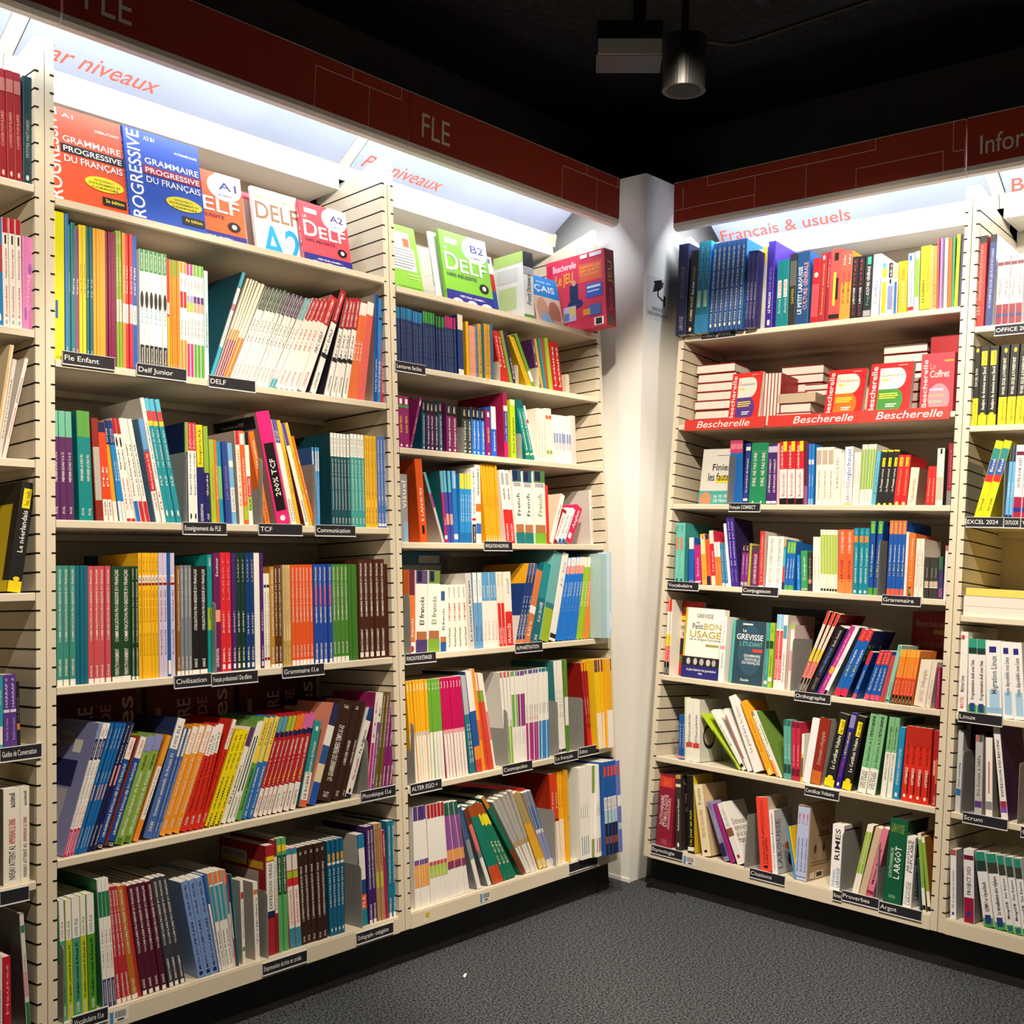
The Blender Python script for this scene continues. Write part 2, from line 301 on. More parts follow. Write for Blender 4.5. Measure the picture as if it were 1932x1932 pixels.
('thick pink and grey exam book with black label','textbook','e0247c','9c948e','.12,.72,.12,.88 K;.25,.58 w >200% TCF;.03,.08,.3,.7 w @',{'d': 0.2, 'B': '.86,.97,.05,.95 K;.9,.93,.2,.7 s =Préparation au TCF'},1,0.6099,0.6528,0.2918,-12.0,-12.0),
('white exam book with purple top','exam_workbook','w','w','.78,1 5f4a9c;.04,.25 k >FRANÇAIS;.8,.9 w >TCF',{},2,0.6538,0.6737,0.2766,-13.0,-12.6),
('yellow exam book leaning','exam_workbook','f3bf2c','f3bf2c','.3,.7 k >TESTS D ÉVALUATION',{},1,0.6744,0.6856,0.2767,-12.6,-12.6),
('slim white exam book with purple top','exam_workbook','w','6e1f2c','.78,1 5f4a9c;.04,.25 k >FRANÇAIS',{},1,0.7005,0.7136,0.2742,-16.2,-16.2),
('yellow exam book beside slim white exam book','exam_workbook','f3bf2c','f3bf2c','.3,.7 k >TESTS D ÉVALUATION',{},1,0.7140,0.7240,0.2759,-16.4,-16.4),
('slim orange exam book','exam_workbook','f0802a','f0802a','.3,.8 w >TCF',{},1,0.7244,0.7320,0.2411,-16.1,-16.1),
('light blue workbook with white top','workbook','4a9fe0','2a62a8','.7,.95 w;.72,.93 b >100% FLE;.1,.6 w >Compréhension orale A1',{},3,0.7312,0.7479,0.2092,-2.9,0.6),
('dark teal workbook with white top','workbook','174b58','174b58','.75,1 w;.77,.95 k >100% FLE;.18,.72 w >Communication essentielle du français A1;.04,.1 w >DIDIER',{},6,0.7846,0.8508,0.2523,0.0,0.0),
('sea green workbook with white top','workbook','3f9c98','3f9c98','.75,1 w;.77,.95 k >100% FLE;.18,.72 w >Communication essentielle du français A2;.04,.1 w >DIDIER',{},4,0.8524,0.9028,0.2549,0.0,0.0),
('yellow progressive workbook with black lettering','workbook','eebb35','eebb35','.04,.22 k >DÉBUTANT COMPLET;.3,.97 5a4410 >COMMUNICATION PROGRESSIVE DU FRANÇAIS',{},4,0.9039,0.9472,0.2548,0.0,0.0),
('blue progressive workbook with white lettering','workbook','4a74bc','4a74bc','.02,.05 w;.06,.16 w >DÉBUTANT;.25,.97 w >COMMUNICATION PROGRESSIVE DU FRANÇAIS',{},4,0.9484,0.9950,0.2544,0.0,0.0),
]),
('A3',[
('teal progressive workbook with white title','workbook','3d8c80','3d8c80','0,.05 w;.08,.22 w >INTERMÉDIAIRE;.36,.97 w >COMMUNICATION PROGRESSIVE DU FRANÇAIS',{},3,0.0300,0.0723,0.2585,0.0,0.0),
('thin petrol blue booklet','booklet','17697f','17697f','',{},3,0.0725,0.0996,0.2583,0.0,0.0),
('coral progressive workbook with white title','workbook','c9525a','c9525a','0,.04 w;.05,.15 w >AVANCÉ;.36,.97 w >COMMUNICATION PROGRESSIVE DU FRANÇAIS',{},4,0.1001,0.1536,0.2571,0.0,0.0),
('thick dark green progressive workbook with white title','workbook','1f4428','1f4428','0,.04 w;.05,.28 w >PERFECTIONNEMENT;.34,.97 w >COMMUNICATION PROGRESSIVE DU FRANÇAIS',{},2,0.1546,0.2036,0.2560,0.0,0.0),
('slim dark green progressive workbook','workbook','1f4428','1f4428','0,.03 w;.04,.28 w >PERFECTIONNEMENT;.32,.86 w >COMMUNICATION PROGRESSIVE;.88,.98 w >CORRIGÉS',{},2,0.2039,0.2212,0.2557,0.0,0.0),
('tall yellow route workbook','workbook','f2bb22','f2bb22','.76,.82 w;.77,.81,.1,.9 k =A1;.74,.76 R;.18,.36 8a6410 >En route pour le FLE;.44,.7 8a3a10 >Toutes les clés;.84,.97 a87a10 >Audio',{},6,0.2218,0.2722,0.2864,0.0,0.0),
('tall lilac route workbook','workbook','cfc5e2','cfc5e2','.76,.82 w;.77,.81,.1,.9 r =A2;.74,.76 R;.18,.38 p >En route pour le FLE;.44,.7 R >Toutes les clés',{},2,0.2725,0.2945,0.2865,0.0,0.0),
('tall deep blue route workbook with white foot','workbook','1d5aa6','1d5aa6','.02,.13 w;.74,.76 R',{},1,0.2948,0.3036,0.2865,0.0,0.0),
('tall lilac route workbook beside the deep blue one','workbook','cfc5e2','cfc5e2','.76,.82 w;.77,.81,.1,.9 r =B1;.74,.76 R;.18,.38 p >En route pour le FLE;.44,.7 R >Toutes les clés',{},1,0.3039,0.3156,0.2865,0.0,0.0),
('bronze civilisation workbook','workbook','8a5a24','8a5a24','0,.04 w;.06,.17 w >DÉBUTANT;.4,.97 w >CIVILISATION PROGRESSIVE DU FRANÇAIS',{},1,0.3190,0.3294,0.2562,0.0,0.0),
('grey civilisation workbook','workbook','7d828c','7d828c','0,.04 w;.06,.17 w >INTERMÉDIAIRE;.52,.97 w >CIVILISATION PROGRESSIVE DU FRANÇAIS',{},3,0.3297,0.3586,0.2574,0.0,0.0),
('black civilisation workbook','workbook','1d1c1f','1d1c1f','0,.04 w;.06,.14 w >AVANCÉ;.4,.97 w >CIVILISATION PROGRESSIVE DU FRANÇAIS',{},2,0.3589,0.4029,0.2554,0.0,0.0),
('teal business French book with lime label','textbook','12969a','12969a','.36,.55 l;.45,.55 k >EXPRESS;.9,.98 w =A1',{},1,0.4036,0.4170,0.2826,0.0,0.0),
('plum book with orange patch','workbook','6a1f5a','6a1f5a','.42,.52 F;.04,.2 w >CLE INTERNATIONAL;.8,.96 w >Secteur',{},1,0.4194,0.4396,0.2866,0.0,0.0),
('red workplace French book','workbook','dc2a35','dc2a35','.02,.06,.2,.8 w;.08,.2 w >EMDL;.32,.5 w >AU BOULOT !;.6,.95 f >LABERT',{},2,0.4399,0.4693,0.2879,0.0,0.0),
('violet workplace French book beside red pair','workbook','4c2470','4c2470','.02,.06,.2,.8 w;.08,.2 w >EMDL;.32,.5 w >AU BOULOT !',{},1,0.4696,0.4828,0.2874,0.0,0.0),
('dark green workplace French book','workbook','16392e','16392e','.02,.06,.2,.8 w;.08,.2 w >EMDL;.32,.5 w >ÇA MARCHE !;.75,.95 s >LABERT',{},2,0.4834,0.5088,0.2875,0.0,0.0),
('navy workplace French book','workbook','143a74','143a74','.02,.06,.2,.8 w;.08,.2 w >EMDL;.3,.48 w >ÇA ROULE !;.75,.95 s >LABERT',{},2,0.5091,0.5351,0.2875,0.0,0.0),
('plain white spine book','workbook','f3efe8','f3efe8','',{},1,0.5358,0.5521,0.2870,0.0,0.0),
('violet workplace French book beside plain white book','workbook','4c2470','4c2470','.02,.06,.2,.8 w;.08,.2 w >EMDL;.32,.5 w >AU BOULOT !',{},1,0.5524,0.5635,0.2871,0.0,0.0),
('short white strategy book','workbook','f0ece0','f0ece0','.08,.11 R;.12,.8 k >Stratégies pour communiquer en français;.85,.88 n',{},2,0.5642,0.5833,0.2354,0.0,0.0),
('ochre progressive workbook','workbook','c08a2c','c08a2c','0,.03 w;.05,.2 w >DÉBUTANT;.3,.97 w >GRAMMAIRE PROGRESSIVE DES AFFAIRES',{},1,0.5837,0.5963,0.2523,0.0,0.0),
('brown business vocabulary workbook','workbook','5e3412','5e3412','0,.03 w;.05,.2 w >INTERMÉDIAIRE;.3,.97 w >VOCABULAIRE PROGRESSIF DES AFFAIRES',{},2,0.5967,0.6202,0.2558,0.0,0.0),
('cream progressive grammar workbook','workbook','d9bf86','d9bf86','0,.25 c9a850;.02,.25 k >DÉBUTANT COMPLET;.4,.97 8a7440 >GRAMMAIRE PROGRESSIVE DU FRANÇAIS',{},3,0.6250,0.6461,0.2565,0.0,0.0),
('orange progressive grammar workbook','workbook','e25a26','e25a26','0,.05 w;.08,.2 w >DÉBUTANT;.42,.97 w >GRAMMAIRE PROGRESSIVE DU FRANÇAIS',{},6,0.6475,0.7192,0.2569,0.0,0.0),
('royal blue progressive grammar workbook','workbook','2149a4','2149a4','0,.04,.1,.8 w;.05,.2 w >INTERMÉDIAIRE;.4,.97 w >GRAMMAIRE PROGRESSIVE DU FRANÇAIS;.58,.78,.3,.7 e0607a',{},4,0.7203,0.7811,0.2579,0.0,0.0),
('green progressive grammar workbook with white title','workbook','4a8432','4a8432','0,.05 w;.08,.2 w >AVANCÉ;.42,.97 w >GRAMMAIRE PROGRESSIVE DU FRANÇAIS',{},4,0.7818,0.8366,0.2576,0.0,0.0),
('thin plain green answer booklet','booklet','3f7a2a','3f7a2a','',{},3,0.8370,0.8690,0.2573,0.0,0.0),
('tall dark brown grammar workbook','workbook','4b2418','4b2418','.02,.07,.1,.8 w;.08,.3 w >PERFECTIONNEMENT;.42,.96 w >GRAMMAIRE PROGRESSIVE DU FRANÇAIS',{},5,0.8713,0.9665,0.2705,0.0,0.0),
('thin dark brown answer booklet','booklet','4b2418','4b2418','',{},3,0.9673,0.9896,0.2575,0.0,0.0),
]),
('A4',[
('periwinkle grammar book with wide cover showing','workbook','8d93c8','8d93c8','0,.2 c92a66;.02,.18 w >CLE INTERNATIONAL;.2,.72 w;.22,.4 r >NIVEAU;.42,.7 k >Grammaire en dialogues;.72,.88 232a6a;.74,.86 w >Nouvelle édition;.88,1 w;.9,.96 k =B1;.88,1 8d93c8',{'B': '.82,.92,.1,.5 s;.84,.9,.12,.48 R =Grammaire;.76,.86,.55,.75 w;.5,.7,.05,.75 2a2a60;.1,.48,.05,.7 b9b4c4'},1,0.0393,0.0480,0.2842,17.4,17.4),
('white dialogue grammar book with pink foot','workbook','w','w','0,.2 c92a66;.02,.18 w >CLE INTERNATIONAL;.2,.72 w;.22,.4 r >NIVEAU;.42,.7 k >Grammaire en dialogues;.72,.88 232a6a;.74,.86 w >Nouvelle édition;.88,1 w;.9,.96 k =B1',{},2,0.0480,0.0660,0.2837,17.6,18.2),
('blue revision workbook with pink lettering','workbook','1a68b0','1a68b0','.4,.52,.2,.8 F;.04,.2 w >CLE INTERNATIONAL;.54,.62 w >en dialogues;.8,.96 w >Niveau débutant',{},4,0.0660,0.0958,0.2828,18.2,20.3),
('navy revision workbook','workbook','1d1f4e','1d1f4e','.04,.2 w >CLE INTERNATIONAL;.5,.66,.2,.8 F;.68,.98 w >Niveau avancé',{},2,0.0958,0.1149,0.2821,20.4,19.9),
('royal blue explained grammar book with white top','textbook','1c4a9c','c8502c','0,.05 K;.01,.04,.1,.9 w =CLE;.1,.76 w >GRAMMAIRE EXPLIQUÉE DU FRANÇAIS;.8,1 f4e8e0;.84,.97 r >2e édition',{},1,0.1154,0.1324,0.2446,19.4,19.4),
('second royal blue explained grammar book with white top','textbook','1c4a9c','c8502c','0,.05 K;.01,.04,.1,.9 w =CLE;.1,.76 w >GRAMMAIRE EXPLIQUÉE DU FRANÇAIS;.8,1 f4e8e0;.84,.97 r >2e édition',{},1,0.1393,0.1574,0.2436,20.1,20.1),
('green difficulties workbook with lilac top','workbook','86ab48','86ab48','.0,.06,.1,.8 5a7a2a;.08,.66 w >difficultés expliquées du français;.68,.82 5a4a1a >for English speakers;.85,1 8a90cc',{},2,0.1584,0.2016,0.2430,19.9,20.5),
('orange and white quiz booklet','booklet','f0902c','f0902c','.2,.7 w;.24,.68 k >Quiz pour pratiquer le français;.72,1 e8a02c',{},1,0.2037,0.2171,0.2415,21.5,21.5),
('tall blue grammar book with white top and dark cover','workbook','4a6cb0','26345e','.74,1 w;.76,.94 n >100% FLE;.18,.7 w >Grammaire essentielle du français A1;.06,.14 w >DIDIER',{},1,0.2284,0.2518,0.2744,19.5,19.5),
('blue grammar book with white top','workbook','4a70b8','4a70b8','.74,1 w;.76,.94 n >100% FLE;.18,.7 w >Grammaire essentielle du français A1;.06,.14 w >DIDIER',{},2,0.2521,0.2673,0.2510,18.3,20.9),
('orange grammar book with white top','workbook','f09a2c','f09a2c','.74,1 w;.76,.94 o >100% FLE;.18,.7 w >Grammaire essentielle du français A2;.06,.14 w >DIDIER',{},3,0.2681,0.3201,0.2535,21.3,21.9),
('red grammar book with white top','workbook','d8301f','d8301f','.72,1 w;.74,.92 k >100% FLE;.18,.7 7a1410 >Grammaire essentielle du français B1;.06,.14 w >DIDIER',{},3,0.3215,0.3899,0.2467,22.7,15.9),
('tall red grammar book with white top','workbook','d8301f','d8301f','.72,1 w;.74,.92 k >100% FLE;.18,.7 7a1410 >Grammaire essentielle du français B2;.06,.14 w >DIDIER',{},1,0.3732,0.3856,0.2610,21.8,21.8),
('lemon yellow visual grammar guide','workbook','f2de16','f2de16','0,.05,.2,.8 8a7a10;.06,.97 k >MA GRAMMAIRE - GUIDE VISUEL',{},3,0.3886,0.4300,0.2305,22.5,22.3),
('white grammar book with purple top','workbook','f0ece4','f0ece4','.8,1 5a3478;.2,.6 k >FLE La grammaire',{},1,0.4306,0.4477,0.2338,20.7,20.7),
('white book with navy strip','workbook','f0ece4','6f9a4a','.3,.85,.2,.6 1d3a44;.05,.25 k >FRANÇAIS',{},2,0.4483,0.4711,0.2469,18.2,20.7),
('green exercise book with yellow top','workbook','5fa04c','5fa04c','.55,1 f2d64a;.72,.95 k >Je pratique;.1,.5 244a1c >Exercices de GRAMMAIRE',{},1,0.4721,0.4905,0.2522,20.6,20.6),
('blue exercise book with yellow top','workbook','2a74bc','2a74bc','.55,1 f2d64a;.72,.95 k >Je pratique;.1,.5 w >Exercices de GRAMMAIRE;.03,.08 w >DIDIER',{},2,0.4908,0.5221,0.2517,20.3,20.2),
('red exercise book with cyan tip','workbook','b52026','b52026','0,.28 w;.05,.2 k >HACHETTE;.3,.75 w >Les 500 exercices de GRAMMAIRE;.32,.42 y >500;.79,.84 n;.84,1 4aa6b6',{},2,0.5228,0.5504,0.2487,20.3,20.0),
('red exercise book with lime tip','workbook','b52026','b52026','0,.28 w;.05,.2 k >HACHETTE;.3,.75 w >Les 500 exercices de GRAMMAIRE;.32,.42 y >500;.79,.84 n;.84,1 a4c838',{},2,0.5504,0.5765,0.2486,20.2,20.1),
('red exercise book with orange tip','workbook','b52026','b52026','0,.28 w;.05,.2 k >HACHETTE;.3,.75 w >Les 500 exercices de GRAMMAIRE;.32,.42 y >500;.79,.84 n;.84,1 ee7a2a',{},2,0.5765,0.6097,0.2478,20.2,18.6),
('red exercise book with pink tip','workbook','b52026','b52026','0,.28 w;.05,.2 k >HACHETTE;.3,.75 w >Les 500 exercices de GRAMMAIRE;.32,.42 y >500;.79,.84 n;.84,1 d468a8',{},2,0.6104,0.6496,0.2448,18.7,16.0),
('thick teal grammar book with white and orange foot','textbook','2a9496','1d7478','0,.08 e0683a;.08,.4 w;.1,.4 k >LE ROBERT;.35,.76 w >Grammaire du français;.88,.94 w @',{},1,0.6619,0.6861,0.2177,14.7,14.7),
('salmon oral expression book with blue and white spine','textbook','e8907a','e8907a','0,.22 1d58b4;.22,.4 e;.4,.58 2a5a9c;.58,.78 w;.78,1 2a2f58',{'B': '.8,.93,.0,.5 c9bdb4;.83,.9,.04,.46 3a3030 =EXPRESSION ORALE;.94,1,.0,.25 232348', 'd': 0.2},1,0.6882,0.7142,0.2637,19.7,19.7),
('thick dark brown grammar book','textbook','3b231a','3b231a','.04,.09 w >PUG;.2,.75 w >LA GRAMMAIRE DES PREMIERS TEMPS A1-A2;.92,.95 w >A1',{},1,0.7198,0.7686,0.2636,16.8,16.8),
('dark brown answer book with white pages beside thick one','textbook','3b231a','3b231a','.04,.09 w >PUG;.35,.6 w >L EXERCISIER CORRIGÉS;.92,.95 w >B1',{},1,0.7694,0.7942,0.2604,15.3,15.3),
('slimmer dark brown answer book','textbook','3b231a','3b231a','.04,.09 w >PUG;.35,.6 w >L EXERCISIER CORRIGÉS',{},1,0.7949,0.8105,0.2593,17.9,17.9),
('white book with navy top leaning rightmost','textbook','eceae6','eceae6','.0,.04 n;.05,.1 k @;.2,.45 r >Plus que parfait !;.48,.75 k >7e édition;.86,1 1d3a74',{},1,0.8105,0.8328,0.2416,21.4,21.4),
('tall white book with magenta side','workbook','e6e2dc','8a1f5a','.55,.9 m >FLE;0,.5 c8307c',{},1,0.8845,0.8968,0.2714,0.0,0.0),
('white book with violet foot','workbook','ece8e0','ece8e0','.55,.85 k >FLE;0,.7 7a4a90;.1,.6 w >Phonétique essentielle',{},1,0.8972,0.9116,0.2703,0.0,0.0),
('olive progressive workbook','workbook','6a5a20','6a5a20','0,.04 w;.06,.18 w >DÉBUTANT;.45,.97 w >PHONÉTIQUE PROGRESSIVE DU FRANÇAIS',{},2,0.9124,0.9344,0.2680,0.0,0.0),
('magenta phonetics workbook','workbook','7a2468','7a2468','0,.04 w;.06,.25 w >INTERMÉDIAIRE;.45,.97 w >PHONÉTIQUE PROGRESSIVE DU FRANÇAIS',{},3,0.9359,0.9742,0.2674,0.0,0.0),
('steel blue phonetics workbook','workbook','2a5f94','2a5f94','0,.04 w;.06,.16 w >AVANCÉ;.4,.97 u >PHONÉTIQUE PROGRESSIVE DU FRANÇAIS',{},1,0.9758,0.9895,0.2620,0.0,0.0),
]),
('A5',[
('sea green vocabulary book with white top','workbook','4a9c78','4a9c78','.66,1 eeeae4;.68,.82 S >100% FLE;.14,.62 k >Vocabulaire essentiel du français A1;.04,.12 w >DIDIER',{},1,0.0377,0.0502,0.2505,-1.7,-1.7),
('lime vocabulary book with white top','workbook','bcc42a','bcc42a','.66,1 eeeae4;.68,.82 S >100% FLE;.14,.62 k >Vocabulaire essentiel du français A2;.04,.12 w >DIDIER',{},1,0.0502,0.0642,0.2486,-1.3,-1.3),
('sea green vocabulary book between two lime ones','workbook','4a9c78','4a9c78','.66,1 eeeae4;.68,.82 S >100% FLE;.14,.62 k >Vocabulaire essentiel du français A1;.04,.12 w >DIDIER',{},1,0.0642,0.0837,0.2498,-1.8,-1.8),
('lime vocabulary book with white top','workbook','bcc42a','bcc42a','.66,1 eeeae4;.68,.82 S >100% FLE;.14,.62 k >Vocabulaire essentiel du français A2;.04,.12 w >DIDIER',{},1,0.0837,0.0973,0.2500,-2.3,-2.3),
('grass green vocabulary book with white top','workbook','4f9428','4f9428','.66,1 eeeae4;.68,.82 S >100% FLE;.14,.62 k >Vocabulaire essentiel du français B1;.04,.12 w >DIDIER',{},1,0.0976,0.1160,0.2501,-2.7,-2.7),
('white vocabulary book with green top, indigo foot','workbook','w','3f8c68','0,.22 3a3a78;.03,.2 w >CLE INTERNATIONAL;.22,.7 w;.3,.6 k >Vocabulaire en dialogues;.7,.9 1f7a50;.9,1 w',{},3,0.1311,0.1613,0.2767,-2.8,-3.9),
('red progressive vocabulary workbook','workbook','b8303a','b8303a','0,.04 w;.05,.25 w >INTERMÉDIAIRE;.4,.97 w >VOCABULAIRE PROGRESSIF DU FRANÇAIS',{},3,0.1616,0.1973,0.2544,-5.1,-7.8),
('ochre progressive vocabulary workbook','workbook','b8701f','b8701f','0,.04 w;.05,.18 w >DÉBUTANT;.4,.97 w >VOCABULAIRE PROGRESSIF DU FRANÇAIS',{},1,0.1975,0.2132,0.2532,-7.9,-7.9),
('thin red answer booklet','booklet','b8302a','b8302a','',{},1,0.2134,0.2222,0.2523,-8.0,-8.0),
('maroon progressive vocabulary workbook','workbook','541830','541830','0,.04,.1,.8 w;.06,.14 w >AVANCÉ;.38,.97 w >VOCABULAIRE PROGRESSIF DU FRANÇAIS',{},4,0.2228,0.2854,0.2494,-7.9,-8.7),
('charcoal progressive vocabulary workbook','workbook','3a3c48','3a3c48','0,.04,.1,.8 w;.06,.26 w >PERFECTIONNEMENT;.38,.97 w >VOCABULAIRE PROGRESSIF DU FRANÇAIS',{},3,0.2890,0.3333,0.2534,-9.3,-10.7),
('light blue visual vocabulary guide','workbook','7a9ad4','8fa8da','.02,.06,.2,.8 n;.08,.97 n >MON VOCABULAIRE - GUIDE VISUEL',{},3,0.3642,0.4206,0.2312,-11.0,-10.2),
('thin blue and white booklet','booklet','1d5cb4','1d5cb4','0,.7 w;.1,.5 k >Le vocabulaire',{},1,0.4209,0.4281,0.2353,-10.3,-10.3),
('white vocabulary booklet with orange tip','booklet','ecebe6','ecebe6','.88,1 e8803a;.5,.86 3a94ac;.05,.4 k >Les mots du français',{},3,0.4284,0.4615,0.2359,-9.3,-7.3),
('white vocabulary booklet with teal middle','booklet','dcdad2','dcdad2','.86,1 e8803a;.55,.86 2a84a8;.1,.45 k >Expressions',{},1,0.4615,0.4683,0.2332,-6.3,-6.3),
('thin magenta booklet','booklet','b0286a','b0286a','.3,.7 w',{},1,0.4683,0.4720,0.2187,-5.9,-5.9),
('thin teal booklet','booklet','1a7a84','1a7a84','.3,.7 w >Vocabulaire',{},1,0.4720,0.4760,0.2188,-4.6,-4.6),
('short white booklet with red band','booklet','f0ece4','b8b4b0','.15,.2 g;.78,.86 r;.3,.75 k >Vocabulaire',{},1,0.4875,0.4962,0.1972,-1.3,-1.3),
('short white booklet with orange band beside grey bookend','booklet','f0ece4','b4b0aa','.84,.9 d8703a;.2,.8 k >Vocabulaire',{},1,0.5239,0.5373,0.1857,-1.4,-1.4),
('large red oral expression book with cover showing','textbook','a8262f','a8262f','.4,.85 w;.42,.83 k >EXPRESSION ORALE;.34,.4 n;.86,.9 y',{'d': 0.2, 'B': '.83,.92,.05,.6 cfc8c0;.85,.9,.08,.56 3a3030 =EXPRESSION ORALE;.79,.83,.05,.6 e8b83a;.78,.85,.64,.95 e8b83a;.3,.76,.12,.85 c9b9b0'},1,0.5566,0.5820,0.2657,0.0,0.0),
('red and white oral expression book','workbook','8a2028','8a2028','.35,.85 w;.38,.82 k >EXPRESSION ORALE',{},1,0.5852,0.5951,0.2750,-2.0,-2.0),
('green oral expression book','workbook','5fae6a','5fae6a','.5,.85 1d4a34;.52,.83 w >COMPÉTENCES;.88,.94 y',{},2,0.5951,0.6223,0.2766,-1.5,-1.0),
('red spoken French book with white middle and teal foot','workbook','d0302f','d0302f','0,.2 2a94ac;.2,.62 w;.24,.58 r >LE FRANÇAIS PARLÉ;.7,.77 l;.78,.94 e8e4dc;.94,1 2a94ac',{},2,0.6277,0.6623,0.2454,-2.1,-2.7),
('dark brown written expression book','textbook','38211a','38211a','.03,.08 w >PUG;.24,.8 w >L EXPRESSION FRANÇAISE ÉCRITE ET ORALE;.92,.95 w >B2',{},5,0.6626,0.7447,0.2432,-2.4,-1.1),
('petrol blue debate book with yellow label','workbook','17628a','17628a','.3,.7 w >DÉBATTRE EN FLE;.78,.86,.1,.9 e0a030;.04,.08 w @;.74,.77 w',{},4,0.7532,0.8011,0.2420,-1.9,0.5),
('blue book with white panel and orange patch','workbook','1a4a8c','ded8d0','.0,.18 1a8a94;.18,.34 ee5a30;.2,.32 w >FLE;.6,.8 k;.5,.92 w;.85,1 1f84b4',{},1,0.8585,0.8813,0.2388,-1.9,-1.9),
('violet spelling workbook','workbook','3f2268','3f2268','0,.04,.1,.8 w;.05,.2 w >INTERMÉDIAIRE;.35,.96 w >ORTHOGRAPHE PROGRESSIVE DU FRANÇAIS',{},2,0.8828,0.9144,0.2554,-0.7,-2.3),
('tan workbook with lime label','workbook','b08a60','b08a60','.34,.5,.1,.9 b8c43a;.55,.95 6a4a2a >ORTHOGRAPHE',{},2,0.9148,0.9414,0.2575,-1.9,-1.8),
('thin crimson booklet','booklet','a8204a','a8204a','.7,.95 w >CONJUGAISON',{},1,0.9418,0.9544,0.2359,-2.0,-2.0),
('teal conjugation workbook','workbook','14789a','14789a','0,.05,.1,.8 w;.06,.2 w >INTERMÉDIAIRE;.35,.95 w >CONJUGAISON PROGRESSIVE DU FRANÇAIS',{},2,0.9548,0.9832,0.2563,0.0,0.0),
]),
('B1',[
('thin navy reader with bright blue tip','reader','1d2f5e','1d2f5e','.0,.8 1d2f5e;.05,.75,.25,.6 6f87b4 >Lire en français facile;.8,1 2386bd',{'d': 0.13},13,1.0305,1.0985,0.1692,0.0,0.0),
('thin navy reader with blue tip','reader','1d2f5e','1d2f5e','.0,.8 1d2f5e;.05,.75,.25,.6 6f87b4 >Lire en français facile;.8,1 2a7fc4',{'d': 0.13},5,1.0990,1.1379,0.1658,0.0,0.0),
('thin navy reader with green tip','reader','1d2f5e','1d2f5e','.0,.8 1d2f5e;.05,.75,.25,.6 6f87b4 >Lire en français facile;.8,1 3f9a3c',{'d': 0.13},7,1.1384,1.1890,0.1722,0.0,0.0),
('shorter navy reader with green tip','reader','1d2f5e','1d2f5e','.0,.8 1d2f5e;.05,.75,.25,.6 6f87b4 >Lire en français facile;.8,1 35852f',{'d': 0.13},5,1.1942,1.2296,0.1665,0.0,0.0),
('shorter navy reader with magenta tip','reader','1d2f5e','1d2f5e','.0,.8 1d2f5e;.05,.75,.25,.6 6f87b4 >Lire en français facile;.8,1 b8266c',{'d': 0.13},5,1.2300,1.2763,0.1722,0.0,0.0),
('navy reader with white tip and foot','reader','1d3a7c','1d3a7c','0,.1 w;.75,1 e8e0cc',{'d': 0.13},2,1.2832,1.3075,0.1861,0.0,0.0),
('slim yellow story booklet','reader','e8b420','e8b420','',{},1,1.3190,1.3316,0.1698,0.0,0.0),
('peach story booklet','reader','e8a48a','e8a48a','.1,.9,.4,.7 b87060 >Mondes en VF',{},2,1.3331,1.3595,0.1591,0.0,0.0),
('grey blue story booklet','reader','6a86a4','6a86a4','.1,.9 n >Mondes en VF',{},1,1.3600,1.3718,0.1640,0.0,0.0),
('gold story booklet left of teal one','reader','d8a12c','d8a12c','.1,.9 n >Découverte',{},1,1.3723,1.3872,0.1710,0.0,0.0),
('dark teal story booklet','reader','1d6478','1d6478','',{},1,1.3893,1.4001,0.1750,0.0,0.0),
('gold story booklet right of teal one','reader','d8a12c','d8a12c','.1,.9 n >Découverte',{},3,1.4007,1.4268,0.1761,0.0,0.0),
('steel blue story booklet','reader','3a6a94','3a6a94','',{},1,1.4283,1.4415,0.1804,0.0,0.0),
('red story booklet leaning','reader','c42a22','c42a22','.3,.9 w >Lectures',{},2,1.4734,1.5123,0.1624,-13.8,-14.3),
('green story booklet leaning','reader','7aa03a','7aa03a','',{},1,1.5139,1.5287,0.1685,-14.3,-14.3),
('dark violet story booklet leaning','reader','38204c','38204c','.1,.5 w >Pause',{},1,1.5303,1.5452,0.1694,-13.9,-13.9),
('thin yellow story booklet leaning','reader','e0b820','e0b820','.05,.5 k >Pause lecture',{},3,1.5970,1.6237,0.1727,-28.3,-28.3),
('green story booklet leaning beside yellow ones','reader','6a9a34','6a9a34','.1,.3 w',{},1,1.6237,1.6397,0.1812,-27.0,-27.0),
('purple story booklet','reader','563264','563264','.1,.9 w >Lire',{},1,1.6541,1.6685,0.1613,-11.0,-11.0),
('gold story booklet beside purple one','reader','d0a03c','d0a03c','',{},1,1.6691,1.6825,0.1655,-9.9,-9.9),
('teal story booklet','reader','2a8a92','2a8a92','',{},1,1.6831,1.6954,0.1681,-9.2,-9.2),
('rust story booklet','reader','b04a34','b04a34','',{},1,1.6959,1.7095,0.1708,-7.8,-7.8),
('lime story booklet','reader','a0b83a','a0b83a','',{},1,1.7101,1.7284,0.1740,-6.4,-6.4),
('red story booklet upright at row end','reader','b5221f','b5221f','.1,.9 w >Lectures',{},2,1.7296,1.7813,0.1651,-5.0,-7.2),
]),
('B2',[
('magenta quick test book','paperback','8a1f68','8a1f68','.03,.08,.3,.7 w @;.3,.62 y >FLASH TESTS;.85,.95,.3,.8 w;.78,.83 g',{},2,1.0323,1.0753,0.1498,0.0,0.0),
('magenta quick test book leaning','paperback','8a1f68','8a1f68','.03,.08,.3,.7 w @;.3,.62 y >FLASH TESTS;.85,.95,.3,.8 w',{},1,1.0758,1.0848,0.1566,16.8,16.8),
('petrol and black level guide left of purple ones','paperback','1a5a78','1a5a78','.74,1 K;.8,.95,.3,.7 w =A1;.12,.7 w >Grammaire;.03,.08,.3,.7 w @',{},1,1.1266,1.1395,0.1481,0.0,0.0),
